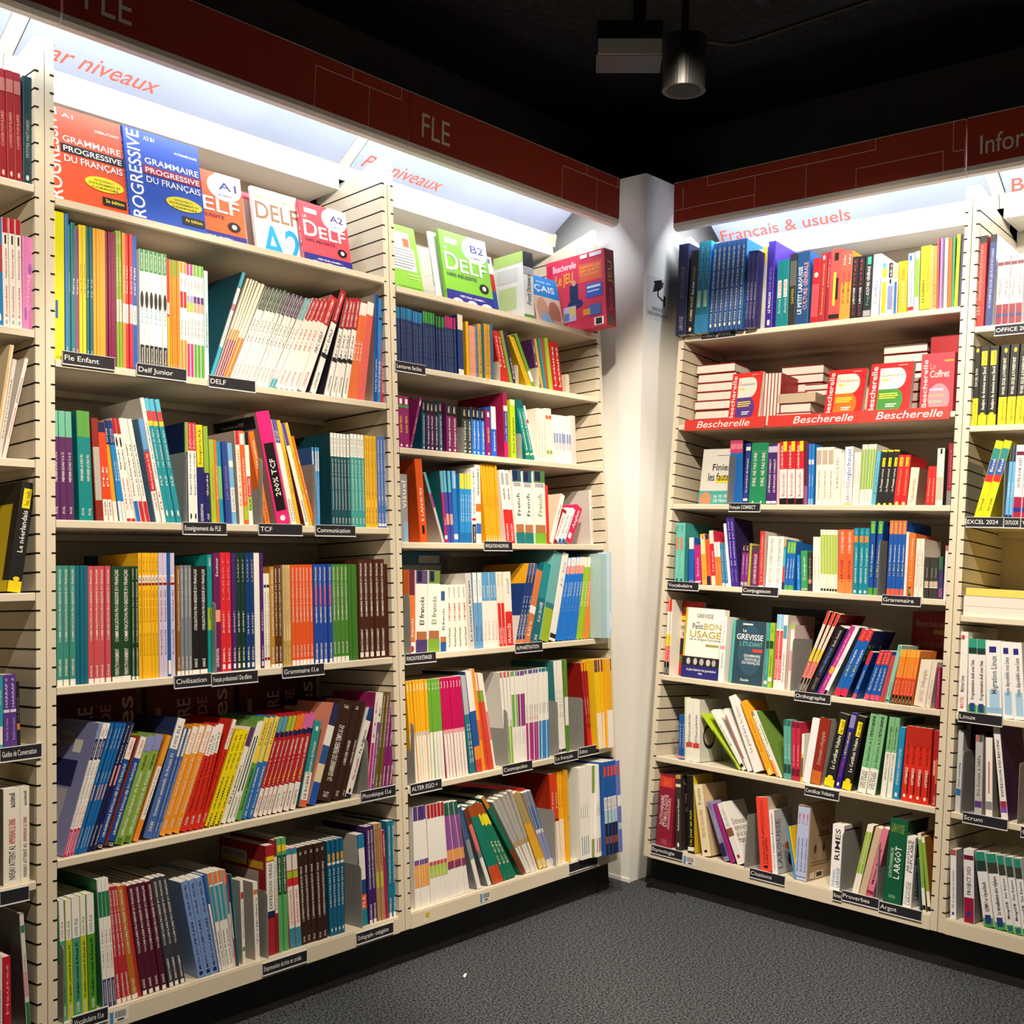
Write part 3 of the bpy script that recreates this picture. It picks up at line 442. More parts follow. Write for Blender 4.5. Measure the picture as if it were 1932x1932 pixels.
('dark purple and black level guide','paperback','3c1a4a','3c1a4a','.74,1 K;.8,.95,.3,.7 w =A1;.12,.7 w >Vocabulaire du français;.03,.08,.3,.7 w @',{},3,1.1399,1.1927,0.1471,0.0,0.0),
('petrol and black level guide right of purple ones','paperback','1a5a78','1a5a78','.74,1 K;.8,.95,.3,.7 w =A1;.12,.7 w >Grammaire;.03,.08,.3,.7 w @',{},1,1.1937,1.2089,0.1517,0.0,0.0),
('plum and black level guide','paperback','7a2460','7a2460','.74,1 K;.8,.95,.3,.7 w =A1;.12,.7 w >Orthographe du français;.03,.08,.3,.7 w @',{},2,1.2251,1.2697,0.1480,0.0,0.0),
('olive and black level guide','paperback','3a4438','3a4438','.74,1 K;.8,.95,.3,.7 w =A1;.12,.7 w >Le lexique;.03,.08,.3,.7 w @',{},2,1.2908,1.3312,0.1442,0.0,0.0),
('bright blue and black level guide','paperback','1f6fd0','1f6fd0','.74,1 K;.8,.95,.3,.7 w =A1;.12,.7 w >Conjugaison;.03,.08,.3,.7 w @',{},3,1.3317,1.3903,0.1465,0.0,0.0),
('magenta quick test book beside blue guides','paperback','8a1f68','8a1f68','.03,.08,.3,.7 w @;.3,.62 y >FLASH TESTS;.85,.95,.3,.8 w',{},1,1.3954,1.4162,0.1439,0.0,0.0),
('white and bright blue book','paperback','1f62d0','1f62d0','.55,1 f0ece6;.1,.5 w >Grammaire',{},1,1.4193,1.4419,0.1570,0.0,0.0),
('tall crimson book with wide cover showing','textbook','a01c4e','a01c4e','0,.25 d8246c;.25,.72 3a3a90;.27,.7 w >Les 1001 exercices;.72,.8 w',{'d': 0.2},1,1.4812,1.4990,0.2071,0.0,0.0),
('lime grammar book','paperback','b0cc20','b0cc20','.1,.7 k >Précis de grammaire;.9,1 f0e0b0',{},1,1.5131,1.5360,0.1892,0.0,0.0),
('teal grammar book leaning','textbook','16857c','16857c','.08,.11 e;.15,.8 w >Grammaire française;.86,1 0f5a5a',{},2,1.5853,1.6231,0.1967,-13.7,-16.1),
('slim white book leaning beside teal pair','workbook','ece8e0','ece8e0','.68,.75 r',{},1,1.6237,1.6345,0.1807,-17.2,-17.2),
('cream spine booklet with fine lettering','booklet','ebe2d2','ebe2d2','.1,.8 8a8a90 >Vocabulaire expliqué du français',{},3,1.6391,1.6824,0.1733,0.0,0.0),
('cream spine booklet with orange and green bands','booklet','ebe2d2','ebe2d2','.15,.22 8aa84a;.8,.87 d8602c',{},2,1.6829,1.7122,0.1776,0.0,0.0),
('slim white booklet with blue grey bands','booklet','eceae6','eceae6','.42,.62 8a9ac0;.28,.42 e8c8cc',{},7,1.7235,1.8121,0.1605,0.0,0.0),
('thicker pale grey box beside slim white booklets','booklet','d2ccc4','d2ccc4','',{},1,1.8127,1.8367,0.1650,0.0,0.0),
]),
('B3',[
('grey visual dictionary','dictionary','9a9aa0','9a9aa0','.5,.9,.1,.8 w >visuel;0,.3,.4,1 u',{},1,1.0329,1.0615,0.1939,0.0,0.0),
('thick orange five language dictionary','dictionary','e0581c','e0581c','.1,.2,.3,.7 K;.25,.65 w >5 LANGUES',{'d': 0.12, 'h': 1, 'B': '.85,.97,.1,.45 w =5;.3,.8,.15,.6 8a2a0c >LANGUES'},1,1.1085,1.1372,0.2430,-3.8,-3.8),
('thin cyan and magenta booklet leaning','booklet','c4c0bc','c4c0bc','.7,1 5ab4c4;.5,.7 a02a7c',{},1,1.1958,1.2062,0.2136,-18.8,-18.8),
('cyan and magenta workbook upright','workbook','a8246c','157480','.7,1 5ab8c8;.05,.1 w;.25,.35 w >Entre',{},1,1.2007,1.2182,0.2116,-4.1,-4.1),
('cyan and indigo workbook','workbook','4048a8','4048a8','.7,1 5ab8c8;.25,.4 F',{},2,1.2187,1.2438,0.2134,-4.1,-2.3),
('blue English workbook','workbook','1f72c4','1f72c4','.05,.12 w;.75,1 6aa8dc;.77,.97 w >ENGLISH',{},1,1.2443,1.2621,0.2149,-1.1,-1.1),
('sky blue phrasebook with yellow tip','paperback','2a8ad0','2a8ad0','.78,1 f2d822;.3,.7 w >Apprendre;.0,.15 1f6cb0',{},5,1.2692,1.3209,0.2086,1.2,1.0),
('white and black comic French guide','textbook','f2efe8','f2efe8','0,.25 K;.02,.22 w >LAROUSSE;.4,.97 k >Le Français en BD;.3,.33 r',{},1,1.3214,1.3387,0.2284,-1.3,-1.3),
('white book with red and blue foot','textbook','eeeae4','eeeae4','.12,.25 2a6ac0;.25,.4 w;.4,.5 d8702c;.6,.95 k >Grammaire',{},1,1.3393,1.3631,0.2397,0.0,0.0),
('golden yellow spine book','textbook','eba81e','eba81e','.02,.06,.3,.7 w;.45,.6 8a5a10 >Vite et bien;.05,.1 w >CLE',{},6,1.3845,1.4477,0.2452,-5.1,-1.5),
('white language course box with red foot','textbook','f2eee6','f2eee6','0,.46 dc2a2c;.04,.26 w >FRENCH;.8,.96,.2,.8 s;.6,.75 k >méthode',{},2,1.4716,1.5195,0.2301,-5.6,-5.5),
('thick white French course box with teal foot','textbook','f2efe6','f2efe6','0,.15 1f7a80;.15,.26,.05,.95 b4764a;.38,.68 1d2a3a >French;.84,1 1f5a70;.86,.99,.1,.6 1d1f4c;.78,.83,.1,.9 s',{'d': 0.12},2,1.5201,1.6076,0.2326,-4.8,0.6),
('thick white French course box with green foot','textbook','f2efe6','f2efe6','0,.15 7ab834;.15,.26,.05,.95 b4764a;.38,.68 8a9a6a >French;.84,1 4a7a40;.86,.99,.1,.6 1d1f4c;.78,.83,.1,.9 s',{'d': 0.12},1,1.6124,1.6699,0.2363,0.0,0.0),
('slim red booklet','paperback','da3420','da3420','',{},1,1.6705,1.6820,0.1921,0.0,0.0),
('white language course book leaning with peach cover','paperback','ecc8b0','ecc8b0','0,1 f2eee8;.5,.8 k >Le français',{},1,1.6832,1.7053,0.1750,23.8,23.8),
('slim maroon phrasebook leaning','paperback','a02030','a02030','.1,.9 w;.2,.8 r >Guide',{},1,1.7059,1.7250,0.1247,28.1,28.1),
('white and blue pocket course leaning','paperback','f0eef0','f0eef0','.0,.12 2a62b4;.3,.8 b >French',{},2,1.7256,1.7637,0.1321,28.3,30.2),
('pink pocket course leaning','paperback','d42a5c','d42a5c','.1,.25,.2,.7 w;.4,.9 w >Anglais',{},1,1.7650,1.8030,0.1380,30.1,30.1),
('white course box at row end','textbook','ece4da','d2ccc6','.1,.9 s >Coffret',{},1,1.8994,1.9141,0.1864,0.0,0.0),
]),
('B4',[
('slim orange phrasebook','paperback','e2762a','e2762a','0,.14 w;.02,.1,.2,.8 r @;.2,.42 w >francés;.7,1 6a2440',{},1,1.0534,1.0766,0.2388,1.3,1.3),
('thick white course box with purple foot','textbook','efece6','efece6','0,.16 4a3a70;.16,.26,.05,.95 a86a44;.34,.68 1d2a30 >El francés;.84,1 5a4878;.86,.99,.1,.5 1d1f3c',{'d': 0.12},1,1.0771,1.1238,0.2355,2.3,2.3),
('thick white course box with green foot','textbook','efece6','efece6','0,.16 7aa83a;.16,.26,.05,.95 a86a44;.34,.68 7a8a60 >El francés;.84,1 6a8a40;.86,.99,.1,.5 1d1f3c',{'d': 0.12},1,1.1257,1.1739,0.2351,2.7,2.7),
('smaller white course book with blue foot','paperback','f0eee8','f0eee8','0,.14 2458a4;.14,.22 b4764a;.32,.64 1d2a30 >El francés;.76,.9,.1,.8 3a5a8c',{},1,1.1764,1.2014,0.1940,1.7,1.7),
('plump white course book with fine black lettering','paperback','f0ece0','f0ece0','.06,.35 k >Nouvel français;.45,.72 r >сегодня;.8,.96,.3,.7 s >assimil',{'d': 0.12},4,1.2024,1.2942,0.1931,1.5,-2.2),
('pale grey course box','textbook','cfccc8','cfccc8','.1,.9 k >Le nouveau français',{},1,1.2953,1.3201,0.2263,-1.8,-1.8),
('white course book with blue foot','textbook','6aa2d4','6aa2d4','.6,1 f2f0ea;.7,.9 s >assimil;.1,.3 p >Francese',{},2,1.3206,1.3553,0.2275,-1.4,-0.2),
('white course book with sky blue top','textbook','f2efe8','f2efe8','.62,1 5a9ed0;.66,.82 w >assimil;.1,.35 F >Francese',{},4,1.3569,1.4278,0.2281,-0.5,-1.8),
('cream course book with red foot','textbook','f0e6d4','f0e6d4','0,.58 da2c26;.04,.25 w >FRANCÊS;.8,.96 s >assimil',{},2,1.4284,1.4597,0.2287,-1.7,-1.5),
('wider cream course book with red foot','textbook','f0ece2','f0ece2','0,.46 da2c26;.04,.3 w >FRANCÊS;.7,.9 s >assimil',{},1,1.4603,1.4937,0.2288,-1.1,-1.1),
('blue literacy book with orange foot leaning','textbook','1d3a78','1d3a78','0,.06 e8803a;.1,.6 w >Apprendre à lire;.85,1 3a5a9c',{'d': 0.2, 'B': '.75,1 e8a820;0,.35 d8d2cc'},3,1.5022,1.5397,0.2630,16.8,17.4),
('copper literacy book leaning','textbook','cf7a48','cf7a48','.1,.3 w >Lire;.4,.5 w',{},1,1.5420,1.5731,0.2399,18.2,18.2),
('petrol teal literacy book leaning','textbook','136878','136878','.55,1 128a94;.03,.09 w >PUG;.25,.5 w >À LA CROISÉE',{},1,1.5789,1.6153,0.2605,10.9,10.9),
('large pale teal and lime literacy book','textbook','6aaeb0','6aaeb0','0,.36 9ab42c;.36,.42 2a7a80',{'d': 0.2},1,1.6177,1.6630,0.2983,11.6,11.6),
('tall white literacy book','textbook','efece6','8cc0c0','.03,.08 k;.6,.9 s >Je lis',{},1,1.6648,1.6958,0.2965,9.3,9.3),
('bright blue literacy workbook with white tip','workbook','1676d8','1676d8','.9,1 w;.8,.9 F;.53,.7 w >FRANÇAIS;.35,.52 u >Je lis, j écris',{},6,1.6989,1.8019,0.2797,9.3,5.9),
('lime literacy workbook with white tip','workbook','9ac42c','9ac42c','.88,1 w;.4,.7 w >FRANÇAIS',{},2,1.8025,1.8365,0.2785,6.0,5.3),
('orange literacy workbook with white tip','workbook','ee8a2a','ee8a2a','.9,1 w;.4,.7 w >FRANÇAIS',{},2,1.8372,1.8730,0.2781,5.4,3.9),
('grass green workbook with brown foot','workbook','7cc02c','7cc02c','0,.2 b8904a;.05,.18 k >Trait;.75,.95 k >d Union',{},3,1.8756,1.9327,0.2739,3.8,2.6),
('pale teal box at row end','textbook','a8c4c4','a8c4c4','',{'i': -0.03},1,1.8793,1.9166,0.2826,3.2,3.2),
('slim pale blue booklet at row end','booklet','b8d4ec','b8d4ec','.1,.3,.2,.8 w',{'i': -0.04},1,1.9060,1.9288,0.2889,0.0,0.0),
]),
('B5',[
('golden yellow course book with white foot','course_book','f2b21c','f2b21c','0,.5 eeebe4;.46,.5,.2,.8 s;.9,.97,.3,.7 w =1',{},7,1.0564,1.1277,0.2898,-4.0,-1.7),
('grass green course book with white foot','course_book','6aa836','6aa836','0,.48 eeebe4;.9,.97,.3,.7 w =2',{},4,1.1287,1.1816,0.2878,-1.7,-2.9),
('crimson course book with white foot','course_book','c20d58','c20d58','0,.48 eeebe4;.44,.48,.2,.8 f;.9,.97,.3,.7 w =3',{},7,1.1892,1.2769,0.2880,-4.2,-4.3),
('grey teal course book leaning','course_book','2a7484','2a7484','.6,1 b4bcc0;.1,.5 w >Saison',{},2,1.2832,1.3101,0.2898,-5.5,-7.0),
('blue course book with orange foot leaning','course_book','2454a4','1d3a64','0,.25 f0902c;.0,.12 d8402c;.6,1 eeeae4',{},1,1.3106,1.3372,0.3012,-9.7,-9.7),
('orange course book leaning','course_book','f09a2c','f09a2c','.3,.5 e0702c',{},1,1.3378,1.3537,0.3053,-11.5,-11.5),
('white and red course book leaning','course_book','d84a34','d84a34','.7,.82 7ab040;.82,1 f0ece4',{},3,1.3542,1.3881,0.2937,-12.1,-9.8),
('slim white course book leaning','course_book','f0ece4','f0ece4','.3,.6 f',{},1,1.3886,1.3982,0.2908,-9.3,-9.3),
('white course book with green foot','course_book','f0eee8','f0eee8','0,.42 86b83a;.94,1 c8503c;.42,.5 k >2',{},3,1.4470,1.4770,0.2857,-4.9,-1.5),
('white course book with green patch','course_book','f0eee8','f0eee8','.4,.75 6aac3a;.95,1 4a9a4a;.2,.36 s >Cosmo',{},3,1.4775,1.5027,0.2839,-1.3,0.1),
('white course book with purple patch','course_book','f0eee8','f0eee8','.4,.75 8a2a7c;.95,1 6a4a9c;.2,.36 s >Cosmo',{},3,1.5033,1.5382,0.2828,0.0,0.0),
('white course book with magenta foot','course_book','f0eee8','f0eee8','0,.42 a82a80;.43,.5 r >3;.5,.62 S >Cosmopolite;.96,1 4a4a9c',{},5,1.5400,1.5973,0.2830,0.0,1.7),
('white course book with blue foot','course_book','f0eee8','f0eee8','0,.42 2a86cc;.5,.62 S >Cosmopolite;.96,1 1f7a8c',{},4,1.5979,1.6480,0.2840,2.2,1.0),
('tall white course book beside grey bookend','course_book','f2f0ea','3a8a8c','.03,.06 k;.4,.7 s >Édito',{},3,1.6908,1.7305,0.3027,-2.2,-1.0),
('green course book','course_book','5a8a2c','5a8a2c','.3,.6 w',{},1,1.7312,1.7500,0.3038,0.0,0.0),
('dark red course book with gold top','course_book','a8202a','a01f1c','0,.24 d82a44;.9,1 f0b41c;.4,.6 w >NOUVEAU;.3,.38 F >Édito',{},5,1.8469,1.9002,0.2880,-5.5,-2.7),
('yellow course book with purple tip, white foot','course_book','f2c81c','f2c81c','0,.4 f2eee8;.86,1 5a2a5a',{'i': -0.015},4,1.8659,1.9037,0.2944,-2.3,-0.0),
('thick gold course book with white foot','course_book','f0b020','f0b020','0,.42 f2eeea;.86,1,.85,1 5a2a5a',{'i': -0.03},1,1.8847,1.9355,0.2948,0.0,0.0),
]),
('B6',[
('white course book with purple tip, orange band','course_book','eceae6','eceae6','.86,1 4a2a78;.3,.42 e8a04a;.42,.47 6a4a90;.2,.3 e8a04a',{},6,1.0531,1.1131,0.2783,0.1,-2.8),
('white course book with red tip, lime band','course_book','eceae6','eceae6','.86,1 a8242c;.32,.42 a8c44a;.38,.42 c84a5a;.26,.32 b8cc5a',{},5,1.1136,1.1837,0.2762,-2.0,-2.9),
('white course book with purple upper half','course_book','eceae6','eceae6','.5,1 8a4a94;.86,1 1f5a4c;.38,.5 e09a5a;.3,.38 8a3a5a',{},5,1.1843,1.2681,0.2714,-2.5,-9.7),
('grey and blue course book leaning','course_book','8a92a0','8a92a0','0,.36 f0ece6;.6,1 3a5a8c',{},1,1.2999,1.3180,0.2590,-18.2,-18.2),
('white and pink course book leaning','course_book','7a828c','7a828c','0,.36 f0eee8;.45,.8 e8706a;.8,1 7a2a1c',{},1,1.3464,1.3631,0.2554,-21.7,-21.7),
('green course book with brown tip, orange foot','course_book','167a68','167a68','0,.22 d84a1c;.86,1 a84a1c',{},4,1.3679,1.4176,0.2665,-22.3,-25.3),
('green course book with yellow band','course_book','167a5e','167a5e','.72,.86 f2e41c;.86,1 a84a1c;.2,.5 e >Défi',{},3,1.4189,1.4785,0.2770,-25.2,-31.9),
('large green and brown book leaning far','workbook','126a50','126a50','0,.32 8a3414;.86,1 cf7a2c;.4,.8 127058',{'d': 0.2},1,1.5026,1.5205,0.3108,-33.8,-33.8),
('white course book with grey upper half leaning','course_book','f0ece4','f0ece4','.4,1 a8acb0;.36,.42 b89040',{},5,1.5231,1.5750,0.2825,-32.5,-21.6),
('golden course book with olive top leaning','course_book','e8b02c','e8b02c','.4,.6 e0a830;.6,1 a89a6a;0,.12 f0d890',{},2,1.5816,1.6214,0.2727,-26.0,-26.8),
('white and blue course book leaning','course_book','eceaf0','eceaf0','.5,.8 2a5aa4;.8,1 6a7a94;.1,.45 7a86c4',{},4,1.6094,1.6524,0.2692,-23.8,-22.2),
('orange red course book with white foot','course_book','d8401c','a82c14','0,.5 f0ece2;.6,.8 w >Texto;.47,.5 7a1a10',{},2,1.6524,1.6865,0.2860,-1.9,-1.9),
('gold course book with white foot','course_book','f2b422','f2b422','0,.48 f2ecd8;.6,.8 8a5a1c >Texto',{},2,1.6865,1.7100,0.2864,-1.6,-0.5),
('green course book with white foot between gold ones','course_book','1f8a3a','1f8a3a','0,.48 f2ecd8;.6,.8 w >Texto',{},1,1.7107,1.7281,0.2866,0.0,0.0),
('gold course book right of the green one','course_book','f2b422','f2b422','.46,.5 c8802c;0,.3 f2c84a;.6,.8 8a5a1c >Texto',{'i': -0.005},4,1.7079,1.7634,0.2910,0.0,0.0),
('white course book with teal marks','course_book','f0eee8','f0eee8','.05,.25,.5,.9 2a6a84;.45,.6 k >Inspire',{'i': -0.02},4,1.7516,1.8046,0.2922,0.0,0.0),
('white course book with olive green top','course_book','f0eee8','f0eee8','.7,1 7a9a3c;.0,.2 8a9a5a',{'i': -0.03},1,1.7925,1.8091,0.2928,3.5,3.5),
('plain white course book','course_book','f0eee8','f0eee8','.45,.6 k >Inspire;.05,.2,.3,.8 a84a5a',{'i': -0.035},3,1.8034,1.8405,0.2938,4.1,-0.3),
('white course book with orange top','course_book','f2efe8','f2efe8','.72,1 e8863a;.66,.72 3a8ad0;.4,.5 k >Atelier',{'i': -0.02},1,1.8609,1.8824,0.2928,0.0,0.0),
('blue course book with red and white bands','course_book','1f5aa8','1f5aa8','0,.34 1d1f38;.34,.48 b8d4dc;.48,.62 f0eee8;.5,.6 n >Défi;.84,.95,.1,.9 e84a2c;.12,.2 8a4a34',{'i': -0.05},4,1.8437,1.9116,0.3006,0.0,0.0),
('periwinkle course book at row end','course_book','6a78c4','6a78c4','.5,.62 f0eee8;.84,.95,.3,.8 e84a2c;.25,.32 b8d4dc',{'i': -0.055},1,1.9064,1.9261,0.2983,0.0,0.0),
]),
('C0',[
('thick dark navy encyclopedia','dictionary','23284a','23284a','.05,.2 s >LAROUSSE;.4,.75 6a6a70 >ENCYCLOPÉDIE',{'h': 1, 'd': 0.2, 'i': -0.03},1,0.0963,0.1397,0.3272,-1.8,-1.8),
('black book with gold lettering','paperback','1c1a20','1c1a20','.03,.08,.3,.7 e @;.15,.45 e >COMME ON DIT;.46,.62 W >chez nous;.64,.8 b08a4a >nous',{'i': -0.03},1,0.1421,0.1701,0.2978,0.0,0.0),
('teal blue book with pale green patch','textbook','17637c','2a9ae0','.28,.46,.2,.8 8ab89a;.05,.1,.3,.7 w;.6,.95 5a9ab0 >Le bon usage;0,.2 2a78a8',{'i': -0.03},2,0.1724,0.2249,0.3245,0.2,-1.7),
('blue world records annual','hardcover_book','1d4a86','2a86f0','.1,.94 d8cfae <GUINNESS WORLD RECORDS 2025;.045,.09,.25,.75 e @',{'h': 1, 'd': 0.21, 'i': -0.03},7,0.2276,0.3600,0.3098,0.0,0.0),
('navy general culture book','textbook','22205a','22205a','.1,.6 s >Culture générale;.62,.95 3a3a70',{'i': -0.03},3,0.3700,0.4073,0.2620,0.0,0.0),
('white book with dark photo band','textbook','dcdce0','dcdce0','.1,.66 3a2a28;.2,.5 b08a70',{},1,0.3836,0.4051,0.2768,-1.4,-1.4),
('grey book with yellow top','textbook','b8b4b0','b8b4b0','.8,1 d8b41c',{},1,0.4057,0.4218,0.2849,-1.4,-1.4),
('tall violet hardback','hardcover_book','34208a','5a3ad0','.04,.1,.3,.7 w;.18,.42 w >LE FRANÇAIS;.44,.7 8a7ac4 >POUR LES NULS',{'h': 1, 'd': 0.19},1,0.4231,0.4491,0.3002,-1.0,-1.0),
('turquoise green pocket book with red label','paperback','127a80','127a80','.2,.42 a8d0cc >Arrêtez;.44,.7,.2,.8 e4dcd8;.46,.68 d83a3a >D ÉCRIRE',{},2,0.4622,0.5087,0.2290,-1.5,-2.0),
('black and green patterned book','paperback','2c2c2a','2c2c2a','.3,.52 a8a02a >ZAPPER;.55,.9 5a5a50',{},1,0.5105,0.5349,0.2440,-1.6,-1.6),
('thick blue general culture encyclopedia','dictionary','1d4878','2f74c8','.15,.8,.1,.45 w >LE PETIT LAROUSSE;.2,.85,.55,.9 d8a0a8 >CULTURE GÉNÉRALE',{},1,0.5355,0.5804,0.2450,-1.2,-1.2),
('red book with white roundel','paperback','b41c28','e83a34','.7,.78,.2,.8 e @;.1,.6 d84a50',{},1,0.5882,0.6143,0.2178,0.0,0.0),
('red book with gold lettering','paperback','a82634','a82634','.12,.85 e0a83a >Dictionnaire amoureux;.9,.97,.3,.7 w @',{},1,0.6152,0.6364,0.2304,0.0,0.0),
('slim dark red book','paperback','a01c30','a01c30','.5,.9 e8b0a8 >Histoires',{},1,0.6367,0.6492,0.2318,0.0,0.0),
('bright red book with yellow and black label','paperback','f0504a','f0504a','.22,.68,.3,.55 e8c83a;.3,.6,.55,.8 k;.84,.95,.3,.7 k;.04,.1 k',{},1,0.6495,0.6873,0.2378,0.0,0.0),
('orange book with red top','paperback','dc9a3c','dc9a3c','.55,1 e85a4c;.24,.7 7a3a1c >LES ULTIMES RÉPONSES;.8,.95 w >folio',{},2,0.6875,0.7245,0.2255,0.0,0.0),
('black quiz book with red lettering','paperback','201c24','201c24','.05,.22 a03a40 >LAROUSSE;.24,.5 w >LAROUSSE;.52,.95 b84450 >TOTALE',{},2,0.7253,0.7645,0.2020,0.0,0.0),
('black general culture book with green tags','paperback','25292e','25292e','.2,.38 3aa88a >Prepa;.36,.82 w >CULTURE GÉNÉRALE;.85,.97,.3,.8 3ac0a0;.03,.12 s',{},1,0.7662,0.7927,0.2019,0.0,0.0),
('pale blue white book with blue title','paperback','d8dcec','d8dcec','.2,.4 8a8a94 >TU SAIS;.42,.58 4a6ad0 >PAS QUOI',{},1,0.7940,0.8200,0.2008,0.0,0.0),
('white book with yellow pencil shape','paperback','f0ece6','f0ece6','.05,.6,.2,.8 e8c01c;.68,.84,.2,.8 ecc42a;.84,.94,.2,.7 4ab8d8 @',{},1,0.8221,0.8459,0.1800,-1.2,-1.2),
('white book with black top label','paperback','f0eef2','f0eef2','.7,.98,.1,.9 2a2428;.72,.95 w >abc;.1,.55 8a94c4;.58,.68,.3,.7 k @',{},1,0.8465,0.8643,0.1684,-1.4,-1.4),
('white book with blue pen shape','paperback','eee8e4','eee8e4','0,.64,.15,.85 2a74b4;.7,.95 f0b890',{},1,0.8649,0.8790,0.1616,-1.9,-1.9),
('golden yellow book with pale lettering','paperback','f0b82c','f0b82c','.15,.6 f8e4a0 >Le Bescherelle;.65,.85 c88a2c >Petit',{},1,0.8805,0.9090,0.1665,-1.6,-1.6),
('white book with blue top','paperback','f0f0f0','f0f0f0','.1,.75 6a7aa0 >Le grand livre de la langue;.82,1 a8c8ec;.88,.96,.2,.6 2a6ac0;.04,.1 r',{},1,0.9110,0.9310,0.1873,-2.0,-2.0),
('white and green gridded book','paperback','f2f2ea','f2f2ea','.25,.88 8ac04a',{},1,0.9315,0.9463,0.1909,-1.6,-1.6),
('thick lime yellow science book','textbook','d8d42c','d8d42c','.0,.04 8a8a2a;.14,.48,.1,.4 k >La Lumière;.5,.75,.1,.4 b8b02a >expliquée;.3,.7,.6,.85 b8b02a',{'d': 0.18},1,0.9478,0.9815,0.2040,-1.3,-1.3),
('slim peach book','paperback','f6a878','f6a878','',{},1,0.9820,0.9915,0.1994,-1.6,-1.6),
('slim orange book with black marks','paperback','f4a848','f4a848','.05,.4,.3,.7 k >Le loi',{},1,0.9920,1.0010,0.1981,-2.2,-2.2),
('slim rose red album','booklet','dc5064','dc5064','',{},1,1.0015,1.0084,0.2218,-2.1,-2.1),
('slim mauve album with violet edge','booklet','b48cc0','b48cc0','0,1,.7,1 5a508a',{},1,1.0086,1.0198,0.2205,-1.5,-1.5),
('slim pale green album','booklet','ccd8cc','ccd8cc','',{},1,1.0207,1.0316,0.2184,-1.3,-1.3),
('slim rust orange album','booklet','c8682c','c8682c','',{},1,1.0320,1.0443,0.2176,-1.4,-1.4),
('slim green album','booklet','3c9a6a','3c9a6a','',{},1,1.0445,1.0526,0.2178,-1.2,-1.2),
('slim bright yellow album','booklet','f0ec28','f0ec28','',{},1,1.0528,1.0632,0.2241,0.0,0.0),
('slim indigo album against upright','booklet','4a4678','4a4678','0,1,0,.25 24242a',{},1,1.0647,1.0743,0.2228,0.0,0.0),
]),
('C2',[
('blue book with pink top behind bookend','paperback','1d6cc0','1d2f66','.8,1 c8406c;.86,.94 f',{'i': 0.04},2,0.3155,0.3653,0.2234,-3.1,-3.9),
('blue book with white title','paperback','2c3a90','2c3a90','.2,.75 w >Le pourquoi du français;.88,.94 w;.06,.1 w',{},1,0.3829,0.4015,0.2060,0.0,0.0),
('green usage book with white title','paperback','1f8a5c','1f8a5c','.03,.06,.4,.6 w @;.3,.84 w >DIRE, NE PAS DIRE;.86,.87 5ab88a',{},2,0.4027,0.4663,0.2066,0.0,0.0),
('purple correct French book','paperback','4a2672','4a2672','.02,.06 w;.2,.75 w >LE FRANÇAIS CORRECT;.86,.96 d0c4e0',{},2,0.4669,0.5065,0.2012,-0.7,-2.4),
('slim pale pink book','paperback','dcb0b4','dcb0b4','',{},1,0.5083,0.5172,0.2021,-2.9,-2.9),
('red and white pocket guide with yellow corner','paperback','cc2230','cc2230','0,.1 K;.1,.56 f6e4e4;.13,.5 c03a44 >Bescherelle;.84,1,.5,1 f0d81c;.58,.94,.1,.45 w >Le dictionnaire des difficultés',{},3,0.5184,0.6031,0.2066,-3.4,-3.1),
('maroon book','paperback','5a2248','5a2248','.0,.3 8a5a94',{},1,0.6040,0.6174,0.2038,-2.9,-2.9),
('bright blue slim book','paperback','2a7fd4','2a7fd4','.3,.5 d8e4f0 >Grammaire;.66,.74 d8e4f0;.0,.1 8ab4e0',{},2,0.6197,0.6374,0.1968,-3.0,-1.7),
('white hardback with fine grey lettering','hardcover_book','efe8da','efe8da','.1,.6 8a6a5a >Trésors de la langue française;.7,.95 b8a898',{'h': 1},3,0.6440,0.7050,0.1843,-2.2,-2.1),
('cream difficulties dictionary','dictionary','f0eadc','f0eadc','.3,.85 8a8070 >DIFFICULTÉS',{},1,0.7058,0.7298,0.1764,-2.0,-2.0),
('slim cream book beside cream difficulties dictionary','paperback','ece4d4','ece4d4','',{},1,0.7303,0.7396,0.1659,-2.6,-2.6),
('thick white rules dictionary with blue title','dictionary','f2f0ee','f2f0ee','0,.03 a8c040;.04,.4,.25,.75 b07a9a >LAROUSSE;.42,.96,.2,.8 4a7ac0 >règles français',{},1,0.7401,0.7668,0.1837,-1.3,-1.3),
('slim white book with red marks','paperback','f0eae0','f0eae0','.4,.9,.4,.6 d89a90',{},2,0.7678,0.7888,0.1653,0.0,0.0),
('white language book with green upper half','paperback','f0ece0','f0ece0','.26,.92 86b442;.93,1 ece6d8;.05,.2 s >Que',{},5,0.7894,0.8303,0.1894,0.1,2.6),
('light blue slim book','paperback','62b4d0','62b4d0','.2,.8 3a7a9a >Petits',{},1,0.8306,0.8434,0.1677,3.2,3.2),
('black guide with yellow label','paperback','262628','3a1418','.25,.66 w >Le Français correct;.7,.86,.3,.85 f0dc20;.72,.84,.35,.8 k >les nuls;.97,1 e8d81c;0,.04,.2,.8 f0dc20 @',{},3,0.8445,0.9000,0.1695,3.3,4.5),
('red guide with yellow label','paperback','cc2a2c','cc2a2c','.2,.72 f09a5a >Le grammaire française;.77,.95,.25,.8 f0d030;.79,.93,.3,.75 k >les nuls;0,.07,.2,.8 f0d080 @',{},2,0.9008,0.9407,0.1536,4.2,2.0),
('short cream book with brown cover','paperback','ece0c8','a88a78','.1,.7 9a8a74 >Petite anthologie',{},1,0.9417,0.9679,0.1144,3.4,3.4),
('short red book with white lettering','paperback','d22c2a','d22c2a','.1,.7 f0b0a0 >Le dictionnaire',{},2,0.9964,1.0251,0.1171,3.2,-0.1),
